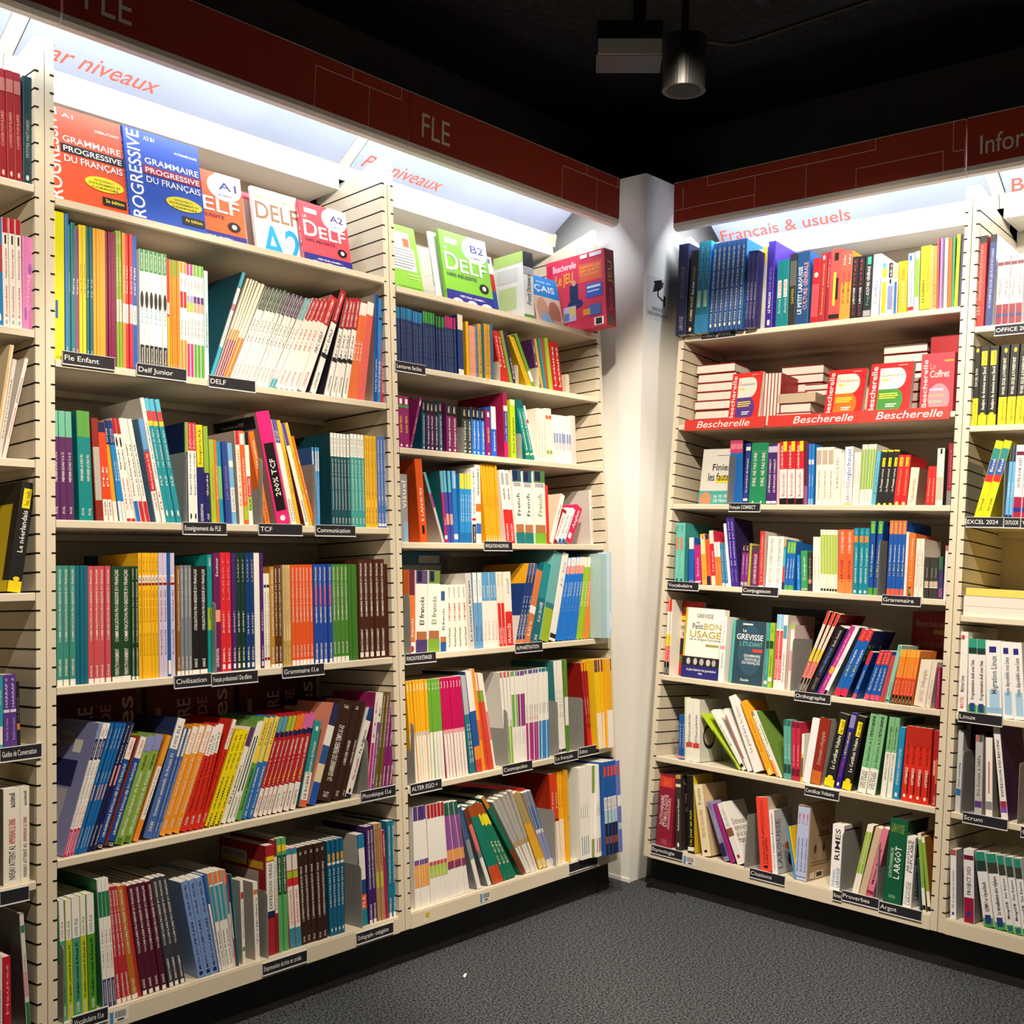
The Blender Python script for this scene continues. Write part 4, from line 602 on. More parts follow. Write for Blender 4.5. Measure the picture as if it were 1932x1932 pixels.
('tall ivory book with black corner mark','paperback','e4e0d4','4a4844','.9,.99,.4,.7 k;.1,.5 c0bcac',{},1,1.0261,1.0480,0.1708,0.0,0.0),
('tall crimson book with grey foot','textbook','8a2236','8a2236','0,.24 7a7a80;.3,.9 b86a74 >Littérature',{},1,1.0576,1.0725,0.1849,0.0,0.0),
]),
('C3',[
('turquoise vocabulary book with red label','textbook','6cc0b4','3f9c98','.55,.76,.1,.6 e07a5a;.84,.95,.1,.6 2a7a74 >G;.03,.08,.2,.8 1d5a5a @;.2,.5 b8e8dc >Vocabulaire',{},2,0.1340,0.1728,0.2099,-2.3,-2.7),
('royal blue book with white barcode cover','paperback','1d5cb8','1d5cb8','.0,.08 8a7ab0;.75,1 e8e4e0',{},1,0.1921,0.2127,0.1594,-3.8,-3.8),
('magenta vocabulary book','paperback','b82478','b82478','.2,.7 f0a8c8 >Enrichir;.05,.08 w',{},1,0.2176,0.2422,0.1344,-6.6,-6.6),
('orange yellow vocabulary book leaning','paperback','f0aa3c','f0aa3c','.1,.3 a86a1c >POCHE;.6,.95 f8dca0;.9,.95,.4,.7 r',{},1,0.2455,0.2650,0.1732,-8.7,-8.7),
('orange vocabulary book with navy ends','paperback','ea6230','ea6230','0,.17 1d1f50;.9,1 2a2a5a;.3,.85 9a2a10 >Le vocabulaire',{},1,0.2657,0.2818,0.1728,-9.1,-9.1),
('red book with cream top','paperback','c82a48','c82a48','.76,1 f0e4c8;0,.17 f0dcc0;.25,.62 w >Les mots',{},1,0.2825,0.2998,0.1859,-9.4,-9.4),
('orange book with white upper half','paperback','f07a2c','f07a2c','.66,1 f6f0e4;.2,.5 f0b888 >Du vocabulaire',{},2,0.2992,0.3247,0.1473,-8.0,-8.0),
('steel blue book leaning','paperback','3a7aa4','3a7aa4','.15,.85 a8d0e0 >Le mot juste;.0,.06 w',{},2,0.3253,0.3487,0.1452,-8.2,-9.7),
('tall slim white book leaning','paperback','efeaf0','efeaf0','',{},1,0.3487,0.3581,0.2120,-9.6,-9.6),
('tall indigo conjugation book leaning','paperback','3a2688','2a1f4c','.06,.25 8a7ac4 >LAROUSSE;.3,.95 d0c8f0 >20 minutes par jour',{},2,0.3584,0.3893,0.2317,-9.3,-9.7),
('purple book with black top','paperback','7a2a7c','7a2a7c','.8,1 K;.84,.96,.3,.7 w =G;.3,.75 e8c8e8 >Le vocabulaire;.05,.12 s',{},2,0.3934,0.4189,0.1440,-0.3,-1.2),
('slim olive book','paperback','a8a83c','a8a83c','',{},1,0.4196,0.4269,0.1464,0.0,0.0),
('plum advanced book with white lettering','paperback','6a2450','6a2450','.1,.8 e0c8d0 >LE FORMULER EN FRANÇAIS;.85,1 4a3a44',{},1,0.4287,0.4580,0.1390,-1.4,-1.4),
('tall red vocabulary book','textbook','d83838','c8beb4','.02,.05 w;.12,.6 f0a8a0 >La maîtrise;.62,.92 f8c8c0 >Vocabulaire',{},1,0.4598,0.4766,0.1874,-1.9,-1.9),
('thick white conjugation book','paperback','f4f0e4','f4f0e4','.08,.4 a89a84 >LAROUSSE;.43,.96 8a8478 >CONJUGAISONS',{},2,0.4862,0.5431,0.1717,0.0,0.0),
('slim orange and blue book','paperback','2a8ac0','2a8ac0','.85,1 f09a2c;0,.15 k;.15,.45 d83a34;.46,.8 4ab0c8',{},1,0.5443,0.5525,0.1627,0.0,0.0),
('blue conjugation book with green ends','paperback','1d66b8','1d66b8','0,.1 5aa848;.76,1 6ab458;.25,.65 w >Bled Conjugaison;.8,.96 d8e83c >bled',{},3,0.5531,0.5862,0.1545,1.2,0.3),
('short bright blue book','paperback','2a84dc','2a84dc','.3,.8 c8e0f4 >Verbes',{},1,0.5989,0.6092,0.1135,-4.0,-4.0),
('short green verb book','paperback','3a9a60','3a9a60','.25,.85 d8ecd8 >Conjuguer;.02,.06 F',{},1,0.6138,0.6354,0.1276,-4.2,-4.2),
('short dark grey verb book','paperback','3a3436','3a3436','.3,.85 b8b0ac >Verbes;.2,.3 c88a80',{},1,0.6365,0.6490,0.1235,-4.1,-4.1),
('white conjugation booklet with fine red lettering','paperback','f2ece2','f2ece2','.2,.65 c08a84 >Conjugaison facile',{},2,0.6530,0.6799,0.1730,-2.7,-3.6),
('cream book with lime middle','paperback','f2eedc','f2eedc','.29,.92 a8c83c;.02,.06 k',{},6,0.6810,0.7350,0.1966,-4.0,-3.3),
('orange conjugation book with white title','paperback','ee6636','ee6636','0,.22 f08a48;.18,.52 8a2a3c >LAROUSSE;.62,.96 f8e8d8 >CONJUGAISON',{},2,0.7361,0.7853,0.1980,-2.4,-1.8),
('teal blue conjugation book','textbook','1a8aa0','1a8aa0','.02,.06,.2,.7 w;.16,.7 d8f0f4 >GREVISSE Conjugaison;.78,.88,.0,.9 ee8a3c;.9,.98 7acce0 =G',{},3,0.7861,0.8341,0.2041,-2.0,-1.2),
('royal blue conjugation guide with green ends','textbook','1a50a4','1a50a4','0,.1 5aa038;.83,1 55a84a;.84,.95 d0e04a >bled;.25,.4 d0d86a >Le Bled;.42,.68 w >Conjugaison',{},2,0.8346,0.8669,0.2259,-1.3,2.3),
('royal blue grammar guide with orange ends','textbook','1a56b0','1a56b0','0,.1 e8603c;.82,1 ee7a34;.84,.96 f4c47a >bled;.27,.42 e0d86a >Le Bled;.44,.68 w >Grammaire',{},4,0.8927,0.9460,0.2283,0.0,0.0),
('slim white grammar book','paperback','f0eae6','f0eae6','.3,.8 8a8a94 >Grammaire',{},1,0.9463,0.9546,0.1949,0.0,0.0),
('orange grammar handbook','textbook','ec7430','ec7430','.02,.16,.2,.7 3a2418;.05,.14 f0c86a >CARE;.25,.6 f0b070 >Manuel;.62,.92 f8dcc0 >Grammaire',{},1,0.9551,0.9750,0.1913,0.0,0.0),
('cream grammar book with fine lettering','paperback','e8e0d4','e8e0d4','.2,.8 a89aa0 >Exercices de grammaire',{},2,0.9760,1.0041,0.1759,1.0,-1.7),
('short black grammar book','paperback','3a3a36','5a2050','.3,.42 c8b8a0;.5,.75 a8a498 >Grammaire;.26,.29 w',{},3,1.0076,1.0484,0.1212,-0.4,-1.8),
('short green and violet book','paperback','3a3a6a','3a3a6a','.7,1 2f6a3c;.05,.25 8a4a80',{},1,1.0494,1.0624,0.1248,-1.7,-1.7),
('slim pale book against upright','paperback','d8d4d0','d8d4d0','.9,1 b84a60',{},1,1.0638,1.0729,0.1576,0.0,0.0),
]),
('C4',[
('white grammar handbook with yellow and red foot','textbook','f0ece4','f0ece4','0,.17 K;.02,.1 w >Hatier;.17,.38 d8302c;.18,.37 w >Bescherelle;.38,.54 f0d020;.4,.52 8a7a10 >NOUVEAU;.84,1 d83a24;.55,.83 9a8a80 >La grammaire pour tous',{'d': 0.18},3,0.0979,0.1381,0.2599,-1.5,-1.0),
('slim white grammar book with pink lettering','paperback','f4f0ee','f4f0ee','.2,.45 8a8a8a >Grammaire;.5,.55 e09aa8;.6,.95 e0b8b8 >Grevisse',{},1,0.3311,0.3519,0.2157,0.0,0.0),
('dark navy grammar book','textbook','242c3c','242c3c','.3,.45,.3,.8 c83a7c',{'i': 0.06},1,0.3240,0.3386,0.2090,0.0,0.0),
('turquoise grammar exercise book','paperback','3a9c9c','3a9c9c','.6,.72 1d4a4c;.05,.1 w;.2,.5 8ad0cc >Grevisse',{},1,0.4994,0.5121,0.2073,0.0,0.0),
('lime grammar exercise book','paperback','9cc034','9cc034','.6,.72 2a4a1c;.1,.16 w;.85,.95 2a6a2a =G;.2,.5 4a6a1c >Grevisse',{},1,0.5139,0.5293,0.2085,0.0,0.0),
('red and white grammar workbook with pale blue top','workbook','f0ece8','f0ece8','.12,.78 d83844;.14,.4 w >RÉVISEZ;.45,.75 f0a0a0 >la grammaire;.8,1 8ac0e8',{},2,0.5351,0.5597,0.2373,0.0,0.0),
('white dictation book with turquoise band','workbook','f2ecea','dcc8c4','.68,.86 4a9ca8;.1,.5 k >Dictées de grammaire',{},1,0.5602,0.5747,0.2365,0.0,0.0),
('cream book with green tip','paperback','efe0dc','e0ccc8','.93,1 8ac048;.3,.6 d8a8a4',{'i': 0.03},1,0.5761,0.5899,0.2073,0.0,0.0),
('white spelling handbook with yellow, red foot','textbook','f0e4d4','8a201a','0,.17 K;.02,.1 w >Hatier;.17,.38 d8302c;.18,.37 w >Bescherelle;.38,.54 f0d020;.4,.52 8a7a10 >NOUVEAU;.84,1 d83a24;.55,.83 9a8a80 >La grammaire pour tous',{'d': 0.18, 'B': '', 'F': '.7,.86,.05,.95 b8a098 =Bescherelle'},3,0.6179,0.6495,0.2724,18.5,23.2),
('black comic spelling guide leaning','paperback','1c1a1f','1c1a1f','.04,.22 8a8a90 >LAROUSSE;.26,.68 5a8ae0 >L ORTHOGRAPHE EN BD;.7,.95 c0c0c0 >Bande dessinée',{},1,0.6566,0.6836,0.2285,23.7,23.7),
('slim indigo spelling book leaning','paperback','3a2a84','3a2a84','',{},1,0.6847,0.6903,0.2261,24.0,24.0),
('pink violet spelling book leaning','paperback','c0368c','c0368c','.1,.9 e89ac8 >Orthographe;.3,.4 e0a83a',{},1,0.6908,0.7079,0.2363,23.9,23.9),
('tall white spelling book leaning','paperback','f0ecf0','a0a8b0','.4,.6 8a8a8a >Zéro faute;.0,.06 k',{},1,0.7082,0.7222,0.2362,23.3,23.3),
('royal blue spelling guide with red ends leaning','textbook','1a60b8','132c5c','0,.11 d82c40;.83,1 d8343c;.85,.97 f08a4a >bled;.3,.46 d8d84a >Le Bled;.48,.7 w >Orthographe',{'d': 0.16, 'F': '.55,.8,.05,.6 c8c83a =Bled'},2,0.7421,0.7843,0.2240,22.0,20.3),
('smaller blue spelling guide beside cover','paperback','1a56b0','1a56b0','0,.1 d8505a;.72,1 d83440;.2,.6 c8dce8 >Bled Orthographe',{},1,0.8029,0.8156,0.1531,18.8,18.8),
('smaller royal blue spelling guide with red ends','paperback','1a56b0','1a56b0','0,.11 e0506a;.72,1 d83440;.2,.66 d0e0d0 >Bled Orthographe;.75,.95 f4a070 >bled',{},3,0.8397,0.8889,0.1559,17.1,11.4),
('slim rose red spelling book','paperback','c85050','c85050','',{},2,0.8894,0.9052,0.1430,12.8,11.0),
('turquoise spelling book','paperback','8accc0','8accc0','.02,.05 1d5a5a;.1,.35 2a6a6a >Grevisse;.88,.98 2a5a5a >G',{},1,0.9062,0.9189,0.1761,8.5,8.5),
('orange spelling workbook with red middle, black foot','paperback','f08a2c','f08a2c','0,.16 2a1414;.02,.1 w >Hatier;.16,.48 dc3a22;.18,.44 f8c8b8 >Bescherelle;.5,.75 f4c088 >orthographe;.86,1 f4b040',{},6,0.9230,0.9863,0.1634,8.2,6.7),
('thick cream spelling dictionary','dictionary','ece2d2','ece2d2','.1,.35 d8a09a >LAROUSSE;.4,.8 a8a08c >Orthographe',{},1,0.9942,1.0279,0.1362,6.7,6.7),
('cream spelling booklet beside thick dictionary','paperback','e4d8cc','e4d8cc','.2,.6 a89c9c >Exercices',{},1,1.0283,1.0428,0.1352,6.1,6.1),
('raspberry spelling book','paperback','a82858','a82858','.3,.9 e0a0b4 >Corrigés',{},1,1.0587,1.0672,0.1193,0.0,0.0),
]),
('C5',[
('short blue writing book','paperback','2054a8','2054a8','.25,.8 c8d8f0 >Cahiers;.03,.08 F',{},2,0.1964,0.2208,0.1489,-3.3,-4.0),
('slim pale green book','workbook','c8dcb0','c8dcb0','',{},1,0.2218,0.2274,0.2102,-5.2,-5.2),
('white notes book with red word and detective cover','workbook','eceadf','d8d6d0','.3,.75 4a4a48 >ASTUCES pour ne plus faire de fautes;.22,.3 c84a44',{'d': 0.15, 'F': '.2,.6,.15,.65 2a2a2a @;.26,.54,.2,.6 b8a8a0 @'},2,0.2280,0.2812,0.2067,-5.3,-4.2),
('lime booklet leaning far over','paperback','b0cc30','b0cc30','.1,.7 6a7a1c',{},1,0.4313,0.4416,0.2235,-55.2,-55.2),
('white booklet leaning far over beside lime one','paperback','f0eee8','f0eee8','.4,.75 8a8a84 >Écrire;.05,.1 k',{},1,0.4441,0.4610,0.2202,-51.2,-51.2),
('slim white booklet with crimson spine leaning far over','paperback','efecea','efecea','.2,.9,.1,.5 b8244c',{},1,0.4646,0.4784,0.2152,-48.2,-48.2),
('plump white dictation book leaning','textbook','f4f2f0','f4f2f0','.25,.6 8a8a90 >Le grand livre;.62,.85 e0a0a0 >des dictées',{},1,0.4861,0.5187,0.2557,-43.1,-43.1),
('orange yellow writing book leaning','paperback','f4ac24','f4ac24','.3,.75 c87a1c >Atelier d écriture;.0,.08,.2,.8 f8d88a @',{},1,0.5363,0.5614,0.2477,-33.4,-33.4),
('white writing book with orange foot leaning','paperback','f0ece8','f0ece8','0,.25 f0a02c;.3,.9 8a8a80 >Écrire;.93,1 8a8a8a',{},1,0.5660,0.5776,0.2190,-30.8,-30.8),
('slim white writing book with green cover leaning','paperback','eceae4','6a8a3c','.5,.8,.3,.8 7ab040',{},1,0.5782,0.5874,0.2200,-28.9,-28.9),
('turquoise writing book','paperback','5aa89c','5aa89c','.35,.6 c0e4dc >Écrire;.1,.25 1d4a48;.9,1 2a6a66',{},2,0.5920,0.6176,0.1836,-4.4,-4.1),
('crimson writing book','paperback','c02a48','c02a48','.25,.6 f0b8b8 >La dissertation;.08,.2 6a1a2a;.9,1 7a1c34',{},2,0.6188,0.6470,0.1814,-3.7,-2.7),
('short white book with yellow foot','paperback','f2eee4','f2eee4','0,.58 eab82c;.1,.5 6a5a1c',{},1,0.6475,0.6565,0.1474,-1.2,-1.2),
('white leaning book next to red brown spine','textbook','f0f0f2','f0f0f2','',{'d': 0.16},1,0.6548,0.6812,0.2008,6.4,6.4),
('red brown spelling dictionary with gold foot','dictionary','8e2a1c','d0ccc8','.0,.2 c86a28;.3,.8 c89a90 >Dictionnaire orthographe',{'h': 1},1,0.6815,0.7175,0.2046,5.4,5.4),
('black test guide with yellow foot leaning','paperback','222120','222120','0,.1 f4dc18;.08,.15,.2,.8 f4dc18 @;.24,.7 w >Le Certificat Voltaire;.72,.92,.3,.8 f4e020;.74,.9,.35,.75 k >les nuls',{},1,0.7257,0.7598,0.2278,9.7,9.7),
('indigo spelling guide with yellow title leaning','paperback','2a2484','2a2484','.03,.08 w @;.15,.38 c02a7c >IMPOSSIBLE;.4,.74 ecd42c >L ORTHOGRAPHE;.8,.97 8a84c8',{},1,0.7630,0.7812,0.2365,10.4,10.4),
('second black test guide with yellow foot leaning','paperback','222120','1d1c1a','0,.1 f4dc18;.08,.15,.2,.8 f4dc18 @;.24,.7 w >Le Certificat Voltaire;.72,.92,.3,.8 f4e020;.74,.9,.35,.75 k >les nuls',{},1,0.7865,0.8167,0.2280,8.3,8.3),
('green big spelling book with white foot','textbook','7fbc88','3f6a48','0,.32 f2f0ea;.06,.28,.1,.5 4a4a4a >CERTIFICAT;.06,.28,.5,.85 4a4a4a >VOLTAIRE;.34,.66 3a7a4a >Le Grand Livre de;.68,.98 1d2a1f >L ORTHOGRAPHE',{},2,0.8366,0.8918,0.2388,7.5,5.8),
('slim green test booklet with white foot','exam_workbook','7cb884','5a8a64','0,.56 f0eee8;.2,.54 4a4a4a >CERTIFICAT VOLTAIRE;.6,.88 2a4a34 >20 tests corrigés',{},2,0.9075,0.9428,0.2367,4.2,2.7),
('bright blue test book with white title','exam_workbook','1f8cc4','1f8cc4','.04,.09,.3,.7 w;.2,.7 d8ecf4 >SE PRÉPARER AU CERTIFICAT VOLTAIRE',{},1,0.9443,0.9627,0.2110,2.9,2.9),
('bright red spelling box with white word','workbook','d8301f','d8301f','.05,.09,.25,.6 w;.22,.45 w >OPTIMISEZ;.74,1 b82a1c;.5,.75 8a1c14 >VOTRE SCORE;.1,.4,.75,.95 4a0f0c',{},4,0.9696,1.0523,0.2178,1.9,-0.1),
('dark red spelling book with orange strip','textbook','a8202a','a8202a','.02,.14 e8c0b8 >Études;.3,.62,.55,.95 cc6a24;.4,.6,.1,.5 e0a0a0',{},1,1.0580,1.0746,0.2161,0.0,0.0),
]),
('C6',[
('thick maroon etymological dictionary','dictionary','8e2038','8e2038','.04,.1 c07a84 >LAROUSSE;.3,.7,.12,.36 f0dcd8 >DICTIONNAIRE;.28,.72,.38,.66 f0dcd8 >ÉTYMOLOGIQUE;.82,.97 d83a2a;.84,.95,.2,.8 f0704a =GRANDS;.25,.68,.7,.85 c87a84',{'h': 1, 'd': 0.15},1,0.1290,0.1906,0.2408,0.0,0.0),
('dark grey language guide with white title','textbook','3c3230','362c2a','.04,.1 w @;.26,.68 w >Perfectionnez son français;.84,.88 e8e0c8;.95,1 c89a4a',{'d': 0.14, 'F': '.86,.96,.1,.6 8a8078 =OPT;.62,.75,.2,.6 b0a8a4 =Per;.5,.6,.2,.6 b0a8a4 =son'},1,0.2104,0.2320,0.2461,-5.5,-5.5),
('black and yellow everyday words book','paperback','1d1a1a','d8b82c','.1,.55 e0d848 >Un jour un mot;.03,.08 w',{},1,0.2593,0.2850,0.2523,-5.6,-5.6),
('cream grammar dictionary leaning','dictionary','efe2bc','d8bc98','.05,.09 k @;.25,.65 d89a70 >TRÉSORS DES RACINES;.72,.95 8a8070 >Points',{},1,0.3156,0.3484,0.2306,-16.6,-16.6),
('slim lilac word book leaning','paperback','8a88b0','8a88b0','.08,.3 2a2a5a;.4,.75 d0d0e8 >Dictionnaire;.88,.96 4a4a7a =G',{},1,0.3986,0.4194,0.1939,-25.0,-25.0),
('slim magenta word book leaning','paperback','a0287c','a0287c','',{},1,0.4225,0.4371,0.1926,-25.3,-25.3),
('thick white etymology dictionary leaning with cover showing','dictionary','efece8','f0eeea','.1,.15,.3,.7 a82a3a;.45,.58 8a5a3c;.62,.9 b8b4b0 >Robert',{'d': 0.13, 'F': '.62,.72,.1,.75 7a6a54 =Dictionnaire;.52,.62,.1,.8 7a6a54 =étymologique;.42,.52,.1,.8 7a6a54 =de la langue;.32,.42,.1,.7 7a6a54 =française'},1,0.4480,0.4768,0.1997,-31.8,-31.8),
('bright red quotations book','paperback','f04a38','c8b8a8','.04,.08 3a1010 @;.1,.6,.25,.5 7a1a10 >C est pas sorcier de parler;.1,.45,.5,.75 7a1a10 >toutes citations;.6,.95,.3,.6 d83a2a',{'d': 0.13},1,0.5294,0.5715,0.2280,-8.2,-8.2),
('white pocket quotations dictionary','dictionary','f4f2f4','b8b8bc','.05,.3 d8a0b4 >LAROUSSE;.32,.95 3a3a3c >Citations Étonnantes',{'d': 0.12, 'F': '.08,.85,.05,.3 6a6a6c >LAROUSSE;.35,.48,.5,.8 c8582c @;.1,.3,.6,.9 3a2a5c @'},1,0.5724,0.5908,0.1954,-8.0,-8.0),
('thin light blue booklet leaning','paperback','4a9ac4','4a9ac4','',{'d': 0.12},1,0.6490,0.6552,0.1581,-14.4,-14.4),
('thin yellow booklet leaning','paperback','e8c42a','e8c42a','',{'d': 0.12},1,0.6558,0.6613,0.1599,-14.1,-14.1),
('white rhyming dictionary with purple cover edge','dictionary','f4f2f4','e4e0e4','.04,.3,.1,.42 8ab0d8 >Dictionnaire;.04,.34,.5,.85 6a9ad0 >LAROUSSE;.46,.94,.25,.75 3a3438 >RIMES',{'d': 0.13, 'F': '.62,.94,.05,.85 5a1f64;.7,.86,.1,.4 e8d8f0 =RIMES'},1,0.7648,0.8015,0.1928,0.0,0.0),
('slim white proverb book with lime middle leaning','paperback','f2eee0','8a8a4a','.3,.9 94b83a;.45,.8 d8e89a >Proverbes',{},2,0.8355,0.8562,0.2135,10.5,10.1),
('beige proverb book leaning','paperback','cdb49a','cdb49a','',{'d': 0.13},1,0.8573,0.8783,0.2095,11.5,11.5),
('pink proverb book leaning','paperback','d87a94','d87a94','.05,.1 8a2a4c;.2,.7 4a1424 >Métier du livre;.0,.03 m',{'d': 0.13},1,0.8804,0.9012,0.2118,10.2,10.2),
('very thick green slang dictionary','dictionary','0f5a3c','1f3f30','.3,.65,.15,.35 c8d8c8 >LE DICTIONNAIRE DE;.3,.68,.42,.8 f0f4ee >L ARGOT;.84,.95,.1,.85 8a9a3c =LAROUSSE;.06,.1,.3,.7 5a8a6a',{'h': 1, 'd': 0.15},1,0.9314,0.9859,0.2429,0.0,0.0),
('white popular French dictionary','dictionary','f2f2f2','d0d0d2','.04,.36,.1,.45 9a9aa0 >Dictionnaire;.04,.36,.5,.9 6a6a70 >LAROUSSE;.5,.95,.1,.45 4a4a50 >ARGOTIQUE;.5,.95,.5,.9 4a4a50 >POPULAIRE',{'d': 0.13, 'F': '.6,.9,.1,.6 1f3a2c;.1,.5,.1,.4 5a5a60 >LAROUSSE'},1,0.9917,1.0165,0.2009,-1.2,-1.2),
('thin dark teal booklet','paperback','2a4a60','2a4a60','',{'d': 0.12},1,1.0425,1.0477,0.1457,-6.1,-6.1),
('slim lime slang book with white ends','paperback','8ab04a','8a5a24','0,.3 f2eee4;.92,1 f2eee4;.02,.08 k',{},1,1.0496,1.0606,0.2167,-7.6,-7.6),
('second slim lime slang book against upright','paperback','8ab04a','9a6a2a','0,.28 f2eee4;.92,1 f2eee4;.02,.08 k',{},1,1.0653,1.0757,0.2095,-8.2,-8.2),
('thin coral booklet against upright','paperback','e07a6c','e07a6c','',{'d': 0.12},1,1.0771,1.0809,0.2141,-1.6,-1.6),
]),
('D0',[
('thick red formulas book with black top','textbook','a8241f','b01c30','.92,1 1c2a20;.14,.22,.3,.7 d89a90 >101;.3,.9 c88a80 >Fonctions Excel les plus populaires',{},1,1.1103,1.1419,0.2741,0.0,0.0),
('blue formulas book with black top','textbook','233f80','ececf0','.92,1 1c2a20;.2,.85 a8b4dc >141 FORMULES EXCEL LES PLUS POPULAIRES',{'d': 0.2},1,1.1448,1.1636,0.2739,1.0,1.0),
('pale grey office manual with maroon bands','textbook','c4c2c6','c4c2c6','0,.3 7a1434;.86,.91 6a1438;.4,.66 4a4a50 >OFFICE 2021;.12,.16 2a2a6a',{'d': 0.17},4,1.1745,1.2480,0.2052,0.0,0.0),
]),
('D1',[
('slim black spreadsheet guide with yellow foot','paperback','1a1a18','1a1a18','0,.35 f0dc20;.03,.3 5a5010 >pour les nuls;.5,.72 d8d8d0 >EXCEL 2024;.92,.97,.3,.8 e8d820 @',{},1,1.1196,1.1373,0.2374,0.0,0.0),
('black data analysis guide with yellow label','paperback','1a1a18','1a1a18','0,.14 f0dc20;.12,.17,.2,.8 f0dc20 @;.2,.74 w >Analyse de données avec Excel;.76,.94,.1,.8 f0dc20;.78,.92,.3,.7 2a2810 >les nuls',{},2,1.1390,1.1897,0.2341,0.0,0.0),
('thick black office guide with wide yellow foot','paperback','1a1a18','1a1a18','0,.35 f0dc20;.05,.3 5a5010 >mégapoche pour les nuls;.38,.84 e8e8dc >WORD, EXCEL & POWERPOINT;.9,.96,.4,.8 e8d820 @',{},3,1.1929,1.2657,0.2340,0.2,2.0),
('rightmost black office guide with wide yellow foot cut by frame','paperback','1a1a18','1a1a18','0,.35 f0dc20;.38,.84 e8e8dc >WORD, EXCEL & POWERPOINT',{},1,1.2662,1.2901,0.2312,1.8,1.8),
]),
('D2',[
('yellow spreadsheet guide with rainbow band leaning','paperback','f0dc20','b0a420','.1,.26 2a2810 >les nuls;.47,.9 c8302a;.56,.8 2a5ab0;.75,.9 2a8a8c;.6,.76 w >Excel',{},2,1.1412,1.1863,0.2286,13.1,13.5),
('slim light blue office booklet with dark top','booklet','6ab0e0','6ab0e0','.78,1 3a3038;.3,.5 e8f0f8 >Outlook 2021;0,.06 1d2a5a',{},2,1.2264,1.2459,0.2104,1.5,0.9),
('white mail manual with maroon bands','textbook','f0eaea','f0eaea','0,.3 a01c48;.86,.91 6a1438;.42,.82 2a2828 >OUTLOOK 2021;.1,.16 2a2a8a',{},2,1.2470,1.2938,0.2115,0.9,1.3),
]),
('D4',[
('white systems book with red foot lettering','textbook','f0eeec','f0eeec','.06,.2 d8505a >MASTER;.26,.46 4a4a4a >Maîtriser Linux;.9,.96,.3,.7 c84a5a @',{},1,1.1190,1.1469,0.2311,-1.3,-1.3),
('white shell manual with green ends','textbook','eeeaec','eeeaec','0,.13 3a9a48;.04,.15,.2,.8 2a3a8a;.88,1 2a9a80;.8,.88 1f3a34;.2,.72 4a4a4a >Programmation shell sous Unix',{},2,1.1497,1.2002,0.2130,-2.0,-2.5),
('thick white migration manual with blue splashes','textbook','f0f2f4','f0f2f4','.84,.92,.2,.7 2a2f80;.05,.35,.2,.9 a8d0f0;.3,.8 5a6a7a >Migration Linux;.05,.12 8ab8e0',{},1,1.2028,1.2444,0.2123,-3.7,-3.7),
('white availability manual with blue splashes','textbook','f0f2f4','f0f2f4','.84,.92,.2,.7 2a2f80;.05,.35,.2,.9 a8d0f0;.3,.8 5a6a7a >Haute disponibilité sous Linux',{},2,1.2460,1.3062,0.2119,-4.1,-5.7),
]),
('D5',[
('pale grey cloud book','textbook','c8ccd0','c8ccd0','.3,.6 2a2a2c >cloud computing;.2,.28 2a6ab0',{'i': 0.02},1,1.1247,1.1400,0.2276,0.0,0.0),
('tall grey manual behind bookend','textbook','b8b4bc','4a2a5a','',{'i': 0.06},1,1.1308,1.1439,0.2447,0.0,0.0),
('grey agile manual','textbook','b8b6ba','b8b6ba','.1,.18 5a3a80;.25,.75 4a4a50 >De Scrum à SAFe;.92,1,.0,.5 b86a64;.92,1,.5,1 4a5a4a',{},1,1.1806,1.2019,0.2217,-1.4,-1.4),
('slim black agile programming book','textbook','201f22','201f22','.35,.8 f0f0f0 >AGILE PROGRAMMING;.08,.14 8ab0d0 @',{'i': 0.05},1,1.1897,1.1988,0.2327,-1.7,-1.7),
('white agile book with red line','textbook','f0eceb','b8b0ac','.3,.7,.4,.6 c8504a;.1,.2 8a8a90',{},1,1.2124,1.2313,0.2191,-2.5,-2.5),
('tall white requirements manual leaning','textbook','eeecec','4a1f50','.08,.14 8a4ab0;.14,.2 a02a4a;.25,.85 1f1f20 >EXPRESSION DES BESOINS',{},1,1.2558,1.2743,0.2555,-7.8,-7.8),
]),
('D6',[
('white manual with clear plastic cover','textbook','eeeef2','c8c8cc','.06,.1,.3,.7 2a2f8a;.16,.7 8a8aa0 >ITIL 4 comprendre la démarche;.92,1 b05a5a',{},1,1.1292,1.1465,0.1900,-2.7,-2.7),
('white project manual with maroon foot','textbook','e8e6ea','8a8a90','0,.34 9a1840;.08,.16,.3,.7 2a3a8a @;.38,.76 2f2f32 >PROJECT 2021;.86,.92 6a1438',{},1,1.1675,1.1962,0.1988,-3.1,-3.1),
('white virtual machine manual with dark green top','textbook','e8e8ea','e8e8ea','0,.12 3f9a4a;.04,.16,.2,.8 2a3a80;.88,1 2a8a78;.74,.88 263c38;.2,.6 5a5a60 >QEMU et OpenStack',{},1,1.2220,1.2510,0.1997,-10.2,-10.2),
('white virtualisation manual with dark green top','textbook','e8e8ea','e8e8ea','0,.1 3f9a4a;.04,.16,.2,.8 2a3a80;.88,1 2a8a78;.74,.88 3a4038;.2,.7 5a5a60 >La virtualisation avec vSphere',{},1,1.2529,1.2828,0.2006,-10.5,-10.5),
('white database manual with dark green top','textbook','e8e8ea','e8e8ea','0,.1 3f9a4a;.02,.08,.2,.8 2a5a80;.88,1 2a8a78;.74,.88 3a4038;.18,.4 3a3a40 >MongoDB;.45,.7 6a6a70 >les bases',{},3,1.2844,1.3451,0.2026,-11.2,-9.4),
]),
('Z0',[
('dark red folk tale book with white emblem','workbook','8c1c24','8c1c24','.04,.09,.3,.7 d8b8a8 @;.3,.62 c89a90 >CONTES POPULAIRES;.8,.92 b06a64',{},3,-0.0910,-0.0421,0.2423,-1.3,-1.1),
